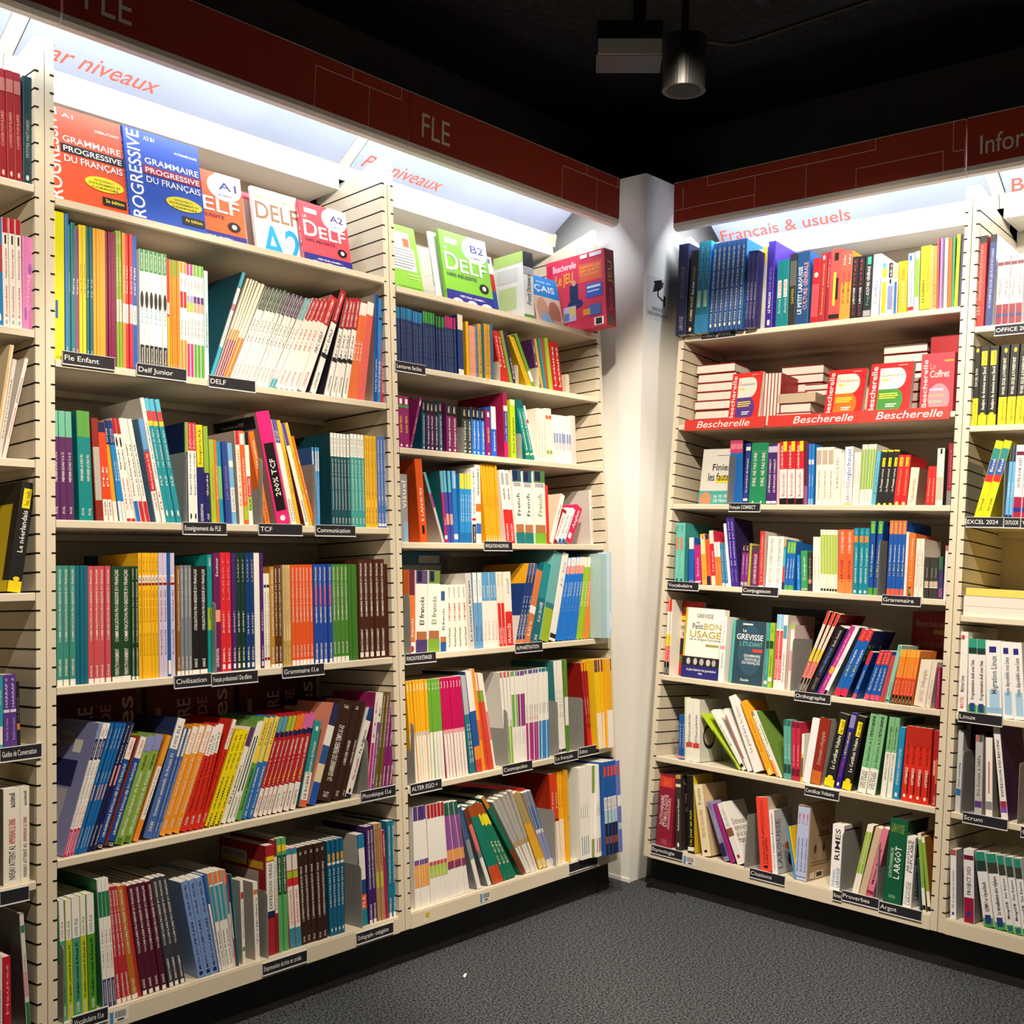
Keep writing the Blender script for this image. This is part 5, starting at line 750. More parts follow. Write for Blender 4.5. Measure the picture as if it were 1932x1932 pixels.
('dark slate tale book with white emblem','workbook','1f3c46','1f3c46','.04,.09,.3,.7 d8d0c8 @;.25,.6 9aa8a8 >PETITES HISTOIRES',{},1,-0.0415,-0.0224,0.2417,0.0,0.0),
]),
('Z1',[
('blue language book with red band','textbook','1d80cc','1d80cc','.5,.75 d02a3a;.05,.12 w @',{},1,-0.0958,-0.0833,0.2351,-1.1,-1.1),
('white language course book with red top','textbook','eee8e0','eee8e0','.86,1 b41c30;.76,.84,.35,.7 2a2428;.1,.38 b83a44 >Konnichiwa;.45,.72 c87a7c >Premières leçons de japonais;.03,.07,.3,.7 s @',{},3,-0.0830,-0.0439,0.2366,-1.1,-0.6),
('pink patterned colouring book','paperback','dc84c0','dc84c0','.2,.7 f0b8dc >Coloriages;.1,.25,.1,.4 a860b8 @;.6,.72,.5,.9 a860b8 @',{'h': 1},1,-0.0434,-0.0192,0.2048,0.0,0.0),
]),
('Z2',[
('cream book leaning against white ones','paperback','ead8b8','ead8b8','.6,.8 b89a7a >Guide;.0,1,0,.3 e89a50',{},1,-0.1056,-0.0966,0.2457,8.5,8.5),
('slim white book leaning','paperback','d8d2cc','d8d2cc','.2,.8 6a5a5a >DICTIONNAIRE',{},1,-0.0966,-0.0875,0.2157,8.8,8.8),
('white pocket dictionary leaning against side panel','paperback','e4dcd4','e4dcd4','.55,.8,.15,.45 5a5a5a >MEMENTO;.55,.8,.55,.85 6a6a6a >DICTIONNAIRE;.2,.5 c06a6a >LINGUISTIQUE',{},1,-0.0943,-0.0788,0.2231,12.6,12.6),
]),
('Z3',[
('thick black Dutch language guide with yellow foot','textbook','201f20','2a2420','0,.1 f2d820;.1,.14,.3,.8 f2d820 @;.36,.74 w >Le néerlandais;.76,.94,.2,.8 f0dc20;.79,.92,.35,.7 2a2810 >les nuls',{'B': '.1,.8,.45,.85 d8c020;0,.1 f2d820'},1,-0.0788,-0.0480,0.2344,8.2,8.2),
('white paged booklet behind black guide','paperback','e6dee4','b01f2a','0,1 e6dee4',{'i': 0.05},1,-0.0219,-0.0072,0.2103,3.1,3.1),
]),
('Z4',[
('teal conversation guide','paperback','2a9ca8','2a9ca8','.05,.3 e8e4dc;.6,.8 c8e8e8 >RUSSE',{},1,-0.0986,-0.0853,0.1478,0.0,0.0),
('purple conversation guide','paperback','5a3a8c','5a3a8c','.1,.4 b8a8d8 >Parler le russe;.55,.95 d8d0ec >HARRAP S;.48,.52 e0d8f0',{},2,-0.0847,-0.0561,0.1492,-0.6,-1.4),
('slim black Russian guide','paperback','241f20','241f20','.4,.75 8a8078 >LE RUSSE;.25,.35 c8824a',{},1,-0.0558,-0.0475,0.1336,-1.4,-1.4),
]),
('Z5',[
('thick cream self study box','textbook','ece8dc','6a6a66','.05,.4 3a3834 >NIVEAU ATTEINT A2;.42,.68 cc4a44 >APPRENDRE LE SERBE;.8,.95,.3,.7 3a3a3a >assimil',{'d': 0.12},1,-0.0852,-0.0504,0.1944,0.0,0.0),
('second thinner cream self study box','textbook','ece8dc','ece8dc','.05,.4 3a3834 >NIVEAU ATTEINT A2;.42,.68 cc4a44 >APPRENDRE LE SERBE;.8,.95,.3,.7 3a3a3a >assimil',{'d': 0.12},1,-0.0500,-0.0303,0.1945,0.0,0.0),
]),
('Z6',[
('white and blue travel book','paperback','dcd8d0','dcd8d0','.2,.6 4a6a9a >Volontaires',{},1,-0.0984,-0.0870,0.1693,0.0,0.0),
('red travel booklet','paperback','c02038','c02038','.3,.9 e8a0a8 >Hautes',{},1,-0.0848,-0.0683,0.1638,-1.6,-1.6),
('tall white and green tourism book','textbook','d8d8d4','5a5e60','.0,.25 2a7a50;.3,.5 d89aa0;.5,.66 c85a5a >ESPAÑOL;.84,.9 2a7a50',{'d': 0.2},1,-0.0361,-0.0268,0.2428,-3.7,-3.7),
]),
]
WT = {'A1': 1.5584, 'A2': 1.2085, 'A3': 0.8515, 'A4': 0.4895, 'A5': 0.1505, 'B1': 1.6771, 'B2': 1.4381, 'B3': 1.1695, 'B4': 0.8532, 'B5': 0.4894, 'B6': 0.1505, 'C0': 1.908, 'C1': 1.595, 'C2': 1.3172, 'C3': 1.0428, 'C4': 0.726, 'C5': 0.4496, 'C6': 0.1505, 'D0': 1.8412, 'D1': 1.5487, 'D2': 1.2795, 'D3': 1.001, 'D4': 0.7235, 'D5': 0.4466, 'Z0': 1.9335, 'Z1': 1.6147, 'Z2': 1.3348, 'Z3': 1.0531, 'Z4': 0.7352, 'Z5': 0.4565, 'D6': 0.1505, 'Z6': 0.1505, 'A0': 1.9158, 'B0': 1.9005}
LABELS = [
('A1', 0.0378, 0.1581, 'Fle Enfant', -0.008, 0.0, 'black shelf label with faded lettering under lime yellow book'),
('A1', 0.214, 0.3407, 'Delf Junior', -0.012, 0.0, 'black shelf label under white and green exam books'),
('A1', 0.4042, 0.536, 'DELF', -0.0173, 0.0, 'black shelf label under leaning cream booklets'),
('A2', 0.3287, 0.4462, 'Enseignement du FLE', -0.0257, 0.0, 'black shelf label under navy and red books'),
('A2', 0.5415, 0.6739, 'TCF', -0.0243, 0.0, 'black shelf label under thick pink exam book'),
('A2', 0.7183, 0.8506, 'Communication', -0.024, 0.0, 'black shelf label under dark teal workbooks'),
('A3', 0.3019, 0.3976, 'Civilisation', -0.0258, 0.0, 'black shelf label under grey and black workbooks'),
('A3', 0.4006, 0.5297, 'Français professionnel / Des affaires', -0.0288, 0.0, 'black shelf label under red and violet workplace books'),
('A3', 0.6062, 0.7351, 'Grammaire f.l.e', -0.0264, 0.0, 'black shelf label under orange grammar workbooks'),
('A4', 0.8524, 0.9724, 'Phonétique f.l.e', -0.0111, 0.0, 'black shelf label under magenta phonetics workbooks'),
('A5', 0.0519, 0.1303, 'Vocabulaire f.l.e', -0.0178, 0.0, 'black shelf label under vocabulary books'),
('A5', 0.5317, 0.6631, 'Expression écrite et orale', -0.034, 0.0, 'black shelf label under red expression book'),
('A5', 0.8257, 0.9525, 'Orthographe - conjugaison', -0.034, 0.0, 'black shelf label under violet spelling workbooks'),
('B1', 1.0132, 1.1272, 'Lectures faciles', -0.021, 0.0, 'black shelf label under thin navy readers'),
('B3', 1.3556, 1.4801, 'FRANÇAIS POUR ANGLOPHONES', -0.0215, 0.0, 'black shelf label under golden yellow books'),
('B4', 1.022, 1.1386, 'FRANÇAIS POUR ÉTRANGER', -0.0232, 0.0, 'black shelf label under purple Spanish course box'),
('B4', 1.4825, 1.6082, 'ALPHABÉTISATION', -0.0212, 0.0, 'black shelf label under leaning literacy books'),
('B5', 1.0298, 1.148, 'ALTER EGO +', -0.0192, 0.0, 'black shelf label under golden yellow course books'),
('B5', 1.408, 1.5412, 'Cosmopolite', -0.0194, 0.0, 'black shelf label under white and green course books'),
('B5', 1.6526, 1.7676, 'Le français', -0.0182, 0.0, 'black shelf label under tall white course books'),
('B5', 1.7742, 1.8807, 'Édito', -0.0128, 0.0, 'black shelf label under dark red course books'),
('B6', 1.7056, 1.8503, '', -0.0308, 0.0, 'black shelf label without lettering'),
('C0', 0.1883, 0.3238, 'Culture générale', -0.0172, 0.0, 'black shelf label under blue annuals'),
('C2', 0.3425, 0.4578, 'Français CORRECT', -0.0237, 0.0, 'black shelf label under blue and green usage books'),
('C3', 0.1188, 0.2428, 'Vocabulaire', -0.0205, 0.0, 'black shelf label under turquoise vocabulary books'),
('C3', 0.4126, 0.5415, 'Conjugaison', -0.022, 0.0, 'black shelf label under white conjugation books'),
('C3', 0.8897, 1.0054, 'Grammaire', -0.0239, 0.0, 'black shelf label under royal blue grammar guides'),
('C4', 0.6228, 0.7415, 'Orthographe', -0.0242, 0.0, 'black shelf label under leaning spelling handbooks'),
('C5', 0.6757, 0.7863, 'Certificat Voltaire', -0.0315, 0.0, 'black shelf label under black test guides'),
('C6', 0.1258, 0.2495, 'Étymologie', -0.0238, 0.0, 'black shelf label under thick maroon dictionary'),
('C6', 0.504, 0.6248, 'Citations', -0.0206, 0.0, 'black shelf label under bright red quotations book'),
('C6', 0.7861, 0.8129, 'Rimes', -0.0245, 0.0, 'black shelf label half hidden under rhyming dictionary'),
('C6', 0.8152, 0.9273, 'Proverbes', -0.0185, 0.0, 'black shelf label under lime proverb books'),
('C6', 0.9307, 1.0545, 'Argot', -0.0229, 0.0, 'black shelf label under green slang dictionary'),
('D0', 1.1819, 1.3022, 'OFFICE 2019', -0.0321, 0.0, 'black shelf label under office manuals'),
('D2', 1.1275, 1.229, 'EXCEL 2024', -0.0235, 0.0, 'black shelf label under yellow spreadsheet guides'),
('D2', 1.2319, 1.2747, 'OUTLOOK', -0.0239, 0.0, 'black shelf label under mail manuals'),
('D2', 1.2775, 1.3661, 'WORD', -0.0243, 0.0, 'black shelf label cut by the frame edge'),
('D4', 1.1322, 1.2505, 'Linux', -0.0202, 0.0, 'black shelf label under systems books'),
('D5', 1.1576, 1.2768, 'Scrum', -0.0206, 0.0, 'black shelf label under agile manuals'),
('D5', 1.3141, 1.3995, 'Gestion', -0.0305, 0.0, 'black shelf label cut by the frame edge'),
('Z4', -0.0982, -0.0134, 'Guides de Conversation', -0.0242, 0.0, 'black shelf label under purple conversation guides'),
('Z5', -0.0985, -0.041, '', -0.0321, 0.0, 'black shelf label under cream self study boxes'),
]
BOOKENDS = [
('A2', 0.3416, 0.1686, 0.008, 0.13, 'g'),
('A2', 0.5562, 0.1686, 0.008, 0.13, 'g'),
('A2', 0.7231, 0.1635, 0.008, 0.13, 'g'),
('A3', 0.4156, 0.1685, 0.008, 0.13, 'g'),
('A4', 0.8807, 0.1497, 0.008, 0.13, 'k'),
('A5', 0.035, 0.1604, 0.008, 0.13, 'g'),
('A5', 0.5505, 0.1594, 0.008, 0.13, 'g'),
('A5', 0.849, 0.1616, 0.008, 0.13, 'g'),
('B1', 1.4542, 0.063, 0.008, 0.09, 'b'),
('B1', 1.5396, 0.063, 0.008, 0.09, 'b'),
('B1', 1.6419, 0.0677, 0.008, 0.09, 'b'),
('B1', 1.7959, 0.0644, 0.008, 0.09, 'b'),
('B2', 1.2853, 0.0802, 0.008, 0.13, 'g'),
('B2', 1.5458, 0.0823, 0.008, 0.13, 'g'),
('B4', 1.0479, 0.1694, 0.008, 0.13, 'g'),
('B5', 1.0507, 0.1728, 0.008, 0.13, 'g'),
('B5', 1.4391, 0.1712, 0.008, 0.13, 'g'),
('B5', 1.6784, 0.1753, 0.008, 0.13, 'g'),
('B5', 1.8082, 0.1741, 0.008, 0.13, 'g'),
('B6', 1.6455, 0.1749, 0.008, 0.13, 'g'),
('C2', 0.3293, 0.1684, 0.008, 0.13, 'g'),
('C3', 0.1098, 0.1681, 0.008, 0.13, 'g'),
('C3', 0.8703, 0.1683, 0.008, 0.13, 'g'),
('C4', 0.6028, 0.1651, 0.008, 0.13, 'g'),
('C6', 0.1148, 0.1713, 0.008, 0.13, 'g'),
('C6', 0.4809, 0.1673, 0.008, 0.13, 'k'),
('C6', 0.8042, 0.1755, 0.008, 0.13, 'g'),
('C6', 0.9181, 0.1692, 0.008, 0.13, 'g'),
('D2', 1.1206, 0.1666, 0.008, 0.13, 'g'),
('D2', 1.2256, 0.1644, 0.008, 0.13, 'g'),
('D5', 1.1493, 0.1731, 0.008, 0.13, 'g'),
('D5', 1.3016, 0.1631, 0.008, 0.13, 'g'),
]
DELF_F = '.66,1,.46,1 %s @;.84,1,.74,1 %s;.94,1,.6,.8 %s;.8,.9,.64,.92 2a2a7a =%s;.72,.745,.62,.84 2a2a7a =2e édition;.84,.91,.1,.36 f4f0ee;.875,.9,.12,.34 3a3a80 =NOUVELLES;.85,.872,.12,.34 3a3a80 =ÉPREUVES;.76,.8,.05,.13 f4f0ee =LE;.5,.74,.05,.33 f6f4f2 =D;.5,.68,.36,.93 f6f4f2 =ELF;.42,.465,.06,.68 2a2048 =100%% RÉUSSITE;.29,.41,.72,.92 141418 @;.32,.38,.78,.86 e8e4e0 @;0,.24 2a2a86;.17,.195,.25,.8 f0eef0 =- PRÊT POUR L EXAMEN ! -;.05,.15,.1,.32 f0eef0 @;.05,.15,.4,.62 f0eef0 @;.05,.15,.7,.94 f0eef0 @'
def delf(c, lv): return DELF_F % ('f4f2f0', 'f4f2f0', 'f4f2f0', lv)
def gram(lv, name, bar, ed): return f'.02,.98,.03,.2 f0eeea >PROGRESSIVE;.91,.95,.26,.4 f4f0ea ={lv};.845,.87,.66,.97 f0ece6 ={name};.67,.735,.25,.97 f6f2ee =GRAMMAIRE;.565,.65,.22,1 {bar};.58,.635,.25,.97 f6f2ee =PROGRESSIVE;.48,.545,.25,.97 f6f2ee =DU FRANÇAIS;.27,.41,.48,.97 e6d82c @;.36,.38,.6,.85 3a3a10 =NOUVEAU !;.325,.345,.53,.92 3a3a10 =ENTRAÎNEMENT ET;.29,.31,.56,.89 3a3a10 =CORRIGÉS;.14,.22,.68,.98 1c1c1a;.17,.205,.72,.95 e8d82a ={ed};.05,.07,.6,.95 f0ece6 =Maïa et Odile'
def besch(c, t, tc): return f'.5,.9,.24,.62 e8e2d6;.5,.9,.46,.86 e8e2d6 @;.74,.79,.26,.8 {tc} ={t};.8,.83,.27,.34 {tc} =La;.66,.69,.3,.46 e8d02a;.06,.5,.24,.6 {c};.06,.5,.42,.84 {c} @;.06,.5,.24,.3 {c};.4,.42,.28,.7 f0e04a;.36,.38,.28,.72 f0e04a;.32,.34,.28,.66 f0e04a;.2,.22,.45,.7 f4f0ea;.16,.18,.45,.66 f4f0ea;.02,.08,.68,.88 ece8e0;.06,.94,.04,.18 f4ecea >Bescherelle;.0,.05,.04,.16 201014;.93,.945,.66,.88 e8a8a0'
GAME = '.84,.93,.12,.52 f4e0ec =Bescherelle;.66,.8,.16,.46 f0b820 =Le JEU;.55,.95,.02,.1 c8205c;.62,.86,.56,.95 e8604a;.8,.83,.58,.92 f0c84a =CARTES POUR JOUER;.75,.78,.58,.9 f0c84a =AVEC LES MOTS;.7,.73,.6,.9 f0c84a =ET LA LANGUE;.36,.62,.4,.54 22305a;.6,.68,.44,.51 d8a088 @;.3,.42,.36,.62 28366a @;.4,.58,.68,.95 3a62c4;.52,.55,.7,.92 e0e4f4;.47,.49,.7,.9 c8d0ec;.14,.34,.28,.5 c8b8d8;.16,.26,.3,.38 5a8ac8;.22,.32,.4,.48 e0d04a;.16,.3,.72,.92 4a6ab0;.18,.26,.62,.74 f0a03a;.02,.12,.8,.96 f0eeee;.03,.11,.83,.93 2a2a2c;.93,.98,.6,.72 e8e4f0;.93,.98,.76,.96 e8e4f0'
GAMES = '0,1 a8324a;.55,.85 d8c83a >JEU;.2,.5 c8788a >Bescherelle;.02,.14,.2,.7 4a6a5a'
LEAF = '.68,.9,.05,.75 e8e0d4;.72,.86,.2,.5 f0f0ee;.7,.82,.5,.72 a8643a;.36,.68,.02,.86 d8dcdc;.64,.655,.08,.8 8a9090;.6,.612,.06,.82 8a9090;.56,.572,.06,.82 8a9090;.52,.532,.06,.82 8a9090;.48,.492,.06,.82 8a9090;.44,.452,.06,.8 8a9090;.4,.412,.06,.7 8a9090;.3,.31,.5,.92 d8f0b8;.26,.27,.5,.92 d8f0b8;.12,.125,.1,.92 2a4a1c;.08,.085,.1,.92 2a4a1c'
COFF = '.1,.9,.06,.2 ecd4d4 >Bescherelle;.74,.84,.28,.44 d88a90 =Le;.6,.72,.28,.86 ecd8d4 =Coffret;.85,.88,.7,.98 c8983a;.0,.5,.24,.9 d88a98 @;.38,.42,.28,.7 a8b4d0;.28,.32,.28,.72 d8a080;.18,.22,.28,.66 9ab09a'
SLIP = '.72,.82,.45,.8 a8322c =CITATIONS;.62,.64,.4,.8 6a4a2c;.58,.6,.35,.85 6a4a2c;.3,.55,.15,.34 a8927a;.3,.55,.5,.68 a8927a;.36,.48,.2,.3 6a2a20 @;.36,.48,.54,.64 4a3a3a @;.24,.25,.12,.8 7a5a3a;.2,.21,.12,.8 7a5a3a;.03,.11,.08,.26 d8ccb8;.02,.12,.3,.6 dcd4c8;.04,.1,.34,.56 3a3430'
EXG = '.2,.8,.1,.16 c88a84;.05,.5,.1,.24 d8c0b8;.08,.48,.12,.22 7a1a1c >AVEC CORRIGÉS;.1,.85,.34,.5 d8b0a8 >GRAMMAIRE;.1,.85,.58,.7 c89088 >EXERCICES DE;.55,.9,.76,.95 e0bcb4 >Les'
FACEOUT = [
 # key, kind, u, width, height, thickness, v(back), tilt, yaw, base, side, spine, front, label, dz
 ('A0','workbook',.024,.198,.257,.016,.055,9,0,'d8522c','d8522c','',gram('A1','DÉBUTANT','141214','3e édition'),'orange grammar workbook with black title bar, face out on the display shelf',-.011),
 ('A0','workbook',.2245,.205,.258,.016,.05,9,0,'2450b8','2450b8','.1,.9 w >PROGRESSIVE',gram('A2 B1','INTERMÉDIAIRE','a81c3c','4e édition'),'royal blue grammar workbook with crimson title bar, face out on the display shelf',-.011),
 ('A0','workbook',.385,.192,.222,.012,.085,9,0,'f0642c','f0642c','',delf('f0642c','A1'),'orange exam workbook marked beginner level, face out behind the blue workbook',-.011),
 ('A0','workbook',.575,.16,.2,.01,.105,9,0,'c8a89c','c8a89c','','.9,1 e0606c','pinkish workbook half hidden behind the white one, display shelf',-.011),
 ('A0','workbook',.602,.148,.21,.012,.075,9,0,'f2f0ee','f2f0ee','','.84,.9,.08,.9 8ab84a =PRÉPARATION À L EXAMEN DU;.58,.82,.05,.98 9a7450 =DELF;.03,.53,.1,.98 1a9ae4 =A2','white exam workbook with giant cyan lettering, face out on the display shelf',-.011),
 ('A0','workbook',.742,.165,.2,.012,.058,9,0,'e84a56','e84a56','.1,.9 w >DELF',delf('e84a56','A2'),'coral red exam workbook, front one face out on the display shelf',-.011),
 ('A0','workbook',.731,.165,.2,.01,.074,9,0,'e8606a','e8606a','.1,.9 w >DELF','','second coral red exam workbook just behind the front one, display shelf',-.011),
 ('B0','workbook',1.27,.2,.255,.008,.085,9,0,'f0f0ee','f0f0ee','.3,.7 6a9a4a >Édito','','white workbook peeking out behind the green exam workbook, display shelf',-.011),
 ('B0','workbook',1.287,.212,.26,.012,.062,9,0,'7cbc34','7cbc34','',delf('7cbc34','B2'),'lime green exam workbook face out on the display shelf left of pillar',-.011),
 ('B0','workbook',1.42,.18,.245,.01,.13,9,0,'e4e0e0','e4e0e0','','.9,.97,.75,.95 2a3a8a;0,.75 c8242c;.25,.5 1d4aa0;.06,.2,.7,.95 e04a4a @','red white and blue workbook behind the green exam workbook, display shelf',-.011),
 ('B0','workbook',1.70,.14,.19,.01,.055,10,0,'e8ccb8','e8ccb8','','.62,1 1d8ad8;.72,.84,.1,.85 f4f4f6 =ÇAIS;.88,.93,.2,.75 d8ecf8 =vous en;.1,.6,.08,.5 d8a088 @;.0,.3,.2,.6 8ab4dc;.1,.56,.5,.95 b87a60 @;.0,.2,.6,.95 d0a894','blue photo book with smiling faces, face out beside the game box',-.009),
 ('C1','handbook',.292,.124,.176,.016,.05,5,-6,'d8322c','d8322c','.2,.8 w >Bescherelle',besch('5a3a90','Vocabulaire','5a5a9c'),'red handbook with violet lower panel, face out on the red strip shelf',0),
 ('C1','handbook',.64,.128,.166,.016,.055,10,0,'c81c22','c81c22','.2,.8 w >Bescherelle',besch('d8701c','Orthographe','c87a50'),'red handbook with orange lower panel, face out on the red strip shelf',0),
 ('C1','handbook',.787,.136,.172,.018,.05,8,0,'c41a20','c41a20','.2,.8 w >Bescherelle',besch('3f8a3a','Grammaire','4a8a6a'),'red handbook with green lower panel, face out on the red strip shelf',0),
 ('C2','paperback',.178,.15,.2,.014,.075,4,0,'dcdad4','dcdad4','','.0,.26 4aa8a4;.0,.24,.02,.34 c8906c @;.14,.2,.4,.95 e4f0ec =les 101 RÈGLES;.06,.12,.4,.95 e4f0ec =DE FRANÇAIS;.4,.52,.42,.85 f0dc2c;.62,.74,.3,.78 2a2a2c =Finies;.44,.58,.2,.82 2a2a2c =les fautes;.88,.885,.4,.8 3a3a3c','pale grey book with turquoise foot, face out at the left of third shelf',0),
 ('C4','textbook',.085,.136,.258,.014,.085,1,0,'c8281c','c8281c','','.86,.93,.06,.95 e8c8b0 =Bescherelle;.74,.8,.3,.9 d8c02a;.5,.72,.02,.96 d8ccb8;.62,.69,.06,.9 5a5040 =la grammaire;.53,.6,.06,.7 5a5040 =pour tous;.28,.49,.04,.6 2a2420;.22,.25,.1,.5 4a8a3a;.17,.2,.1,.5 4a8a3a','red grammar handbook with black and white photo, behind the white grammar book',0),
 ('C4','dictionary',.178,.152,.237,.03,.055,2,0,'f4f1ea','f4f1ea','',  '0,1,0,.05 c8b42c;.86,.92,.3,.72 5a5048 =GREVISSE;.78,.81,.3,.38 6a6a6a =le;.7,.78,.2,.48 5a5a5c =Petit;.7,.79,.5,.95 b8a84a =BON;.58,.68,.15,.95 b8a84a =USAGE;.54,.57,.15,.95 8a8a88 =de la langue française;.46,.49,.58,.92 a8a050;.0,.3 2a2a78;.17,.3 28262c;.185,.28,.12,.22 c8c4c0 @;.185,.28,.3,.4 c8c4c0 @;.185,.28,.46,.57 b8b4b0 @;.185,.28,.63,.74 c8c4c0 @;.185,.28,.78,.88 b0acac @;.1,.135,.14,.9 f0f0f4 =Le plus littéraire des grammaires;.05,.08,.45,.55 f0f0f4 =1995','white grammar book with navy foot and portraits, face out below middle',0),
 ('C4','textbook',.364,.122,.208,.016,.045,2,0,'2c4858','2c4858','.1,.9 4aa09a','0,1,0,.08 4fb0a4;.14,.92,.2,.95 34566a @;.93,.955,.3,.6 e8ecec;.82,.87,.32,.42 f0f4f4 =Le;.7,.79,.14,.94 f4f6f6 =GREVISSE;.6,.67,.25,.93 6ab8b0 =L ÉTUDIANT;.51,.56,.65,.95 d84a3a;.43,.475,.4,.9 e4eaec =GRAMMAIRE;.375,.42,.42,.9 e4eaec =GRADUELLE;.32,.365,.36,.9 e4eaec =DU FRANÇAIS;.05,.09,.35,.6 f0f4f4 =Duculot','dark slate blue grammar book with turquoise edge, face out on shelf',0),
 ('C4','handbook',.885,.14,.28,.016,.25,1,0,'8a1a16','8a1a16','','.84,.91,.1,.85 a87a70 =Bescherelle;.76,.81,.5,.98 a8842a;.62,.69,.12,.8 a85a3a =Orthographe;.5,.53,.2,.6 a8562a;.42,.45,.2,.7 a8562a','dark red handbook standing at the back behind the orange spelling workbooks',0),
 ('C4','textbook',.39,.2,.262,.014,.25,1,0,'15181e','15181e','','.8,.9,.2,.36 6a7078 =LE;.8,.86,.5,.9 4a4e56','black book standing at the back behind the slate blue grammar book',0),
 ('A4','textbook',.13,.24,.335,.02,.3,1,0,'5e1014','5e1014','',EXG,'big dark red exercise book at the back, leftmost of three, fifth shelf',0),
 ('A4','textbook',.396,.25,.33,.02,.3,1,0,'6a1014','6a1014','',EXG,'big dark red exercise book at the back, middle of three, fifth shelf',0),
 ('A4','textbook',.672,.262,.325,.02,.3,1,0,'5c0f14','5c0f14','',EXG,'big dark red exercise book at the back, rightmost of three, fifth shelf',0),
 ('A3','textbook',.2,.2,.288,.014,.22,1,0,'14415f','14415f','','.5,.75,.4,.7 c8a03a @','deep blue book at the back behind the yellow route workbooks',0),
 ('A3','textbook',.36,.2,.285,.014,.22,1,0,'4a3a2a','4a3a2a','','.85,.95,.2,.9 8a8a70 =EXPRESS;.95,1 5a1a24','brown green book at the back behind the black civilisation workbooks',0),
 ('B4','textbook',1.205,.2,.3,.012,.24,1,0,'2c6a94','2c6a94','','.62,.86,.05,.98 a8b4bc;.88,.96,.5,.95 c8ccd0','blue and grey book at the back behind the Spanish course boxes',0),
 ('B4','textbook',1.27,.2,.298,.012,.27,1,0,'8f8c88','8f8c88','','.8,.95,.3,.95 6a6a70;.5,.68,.2,.98 9a2a30 =УЧИМ;.3,.42,.5,.98 9a3a3a =русский','grey book with red Cyrillic title at the back, fifth shelf',0),
]
PILES = [ # key, u, v, w0, count, thickness, width, depth, colour, label
 ('C1',.122,.085,0,7,.0325,.158,.19,'9a1822','red handbook lying in the leftmost pile on the red strip shelf'),
 ('C1',.405,.17,0,7,.031,.16,.15,'8a1620','red handbook lying in the pile behind the upright thin handbooks'),
 ('C1',.45,.055,0,2,.033,.137,.12,'a01a24','red handbook lying under the flat cream carton'),
 ('C1',.528,.12,.0975,2,.021,.13,.13,'a01a24','thin red handbook lying on top behind the orange panel handbook'),
 ('C1',.79,.13,0,8,.0312,.145,.15,'8a1620','red handbook lying in the tall pile behind the green panel handbook'),
]
SPECIAL_DECS = [GAME, GAMES, LEAF, COFF, SLIP, '.12,.58 3a4a8a >Et leurs citations latines;.76,.92 d8485a >TOME', '.3,.7 6a6a60 >French Dictionary']
SPECIAL_DECS += [x for r in FACEOUT for x in (r[11], r[12])]
for d in ('.12,.58 3a4a8a >Et leurs citations latines;.76,.92 d8485a >TOME',): want(d)
for t in ('ZONE SOUS', 'VIDÉO-SURVEILLANCE'): TXT[(t, 'plain')] = None
TXT[('Bescherelle', 'thin')] = None

for key, rows in BOOKS:
    for r in rows:
        want(r[4]); want(r[5].get('F', '')); want(r[5].get('B', ''))
for r in LABELS: TXT.setdefault((r[3], 'plain'), None)
for d in SPECIAL_DECS: want(d, True)
for t in ('FLE', 'Informatique'): TXT[(t, 'plain')] = None
for t in ('Par niveaux', 'Français & usuels', 'Bureautique'): TXT[(t, 'thin')] = None
make_texts()

# ------------------------------------------------------------------ the setting
mb = MB(); mb.box(-5, 3.2, -5, 1.2, -.05, 0); struct('floor', mb.mesh('floor', [M_CARPET]))
mb = MB(); mb.box(-5, 3.2, -5, 1.2, 2.845, 2.9); struct('ceiling', mb.mesh('ceiling', [M_CEIL]))
mb = MB(); mb.box(-5, 3.2, .56, .66, 0, 2.845); struct('wall_left', mb.mesh('wall_left', [M_WALL]))
mb = MB(); mb.box(2.72, 2.82, -5, .56, 0, 2.845); struct('wall_right', mb.mesh('wall_right', [M_WALL]))
mb = MB(); mb.box(2.08, 2.71, -.0293, .555, .0, 2.466); mb.box(2.0765, 2.0805, -.033, .1, 0, .012)
struct('corner_column', mb.mesh('corner_column', [M_WHITE]))

# ------------------------------------------------------------------ bookcases (local frame: u along the wall, v into the depth, w up the tilted front)
DEP = .335
SHELVES = {b: sorted([w for k, w in WT.items() if k[0] == b and k[1] != ('0' if b in 'AB' else 'x')]) for b in 'ABCDZ'}
CASES = {  # inner span, posts (u0, u1, slotted side)
    'A': (.0215, .9785, [(.001, .021, 1), (.979, .999, -1)], 'cream slatted bookcase full of French workbooks, leftmost full bay'),
    'B': (1.0215, 1.9555, [(1.001, 1.021, 1), (1.956, 1.979, -1)], 'cream slatted bookcase left of the white corner pillar'),
    'C': (.1155, 1.0785, [(.0925, .115, 1), (1.079, 1.099, -1)], 'cream slatted bookcase right of the white corner pillar'),
    'D': (1.1215, 2.0785, [(1.101, 1.121, 1), (2.079, 2.099, -1)], 'cream slatted bookcase of computing manuals at the right edge'),
    'Z': (-.9785, -.0225, [(-.999, -.979, 1), (-.022, -.001, -1)], 'cream slatted bookcase cut off by the left edge')}
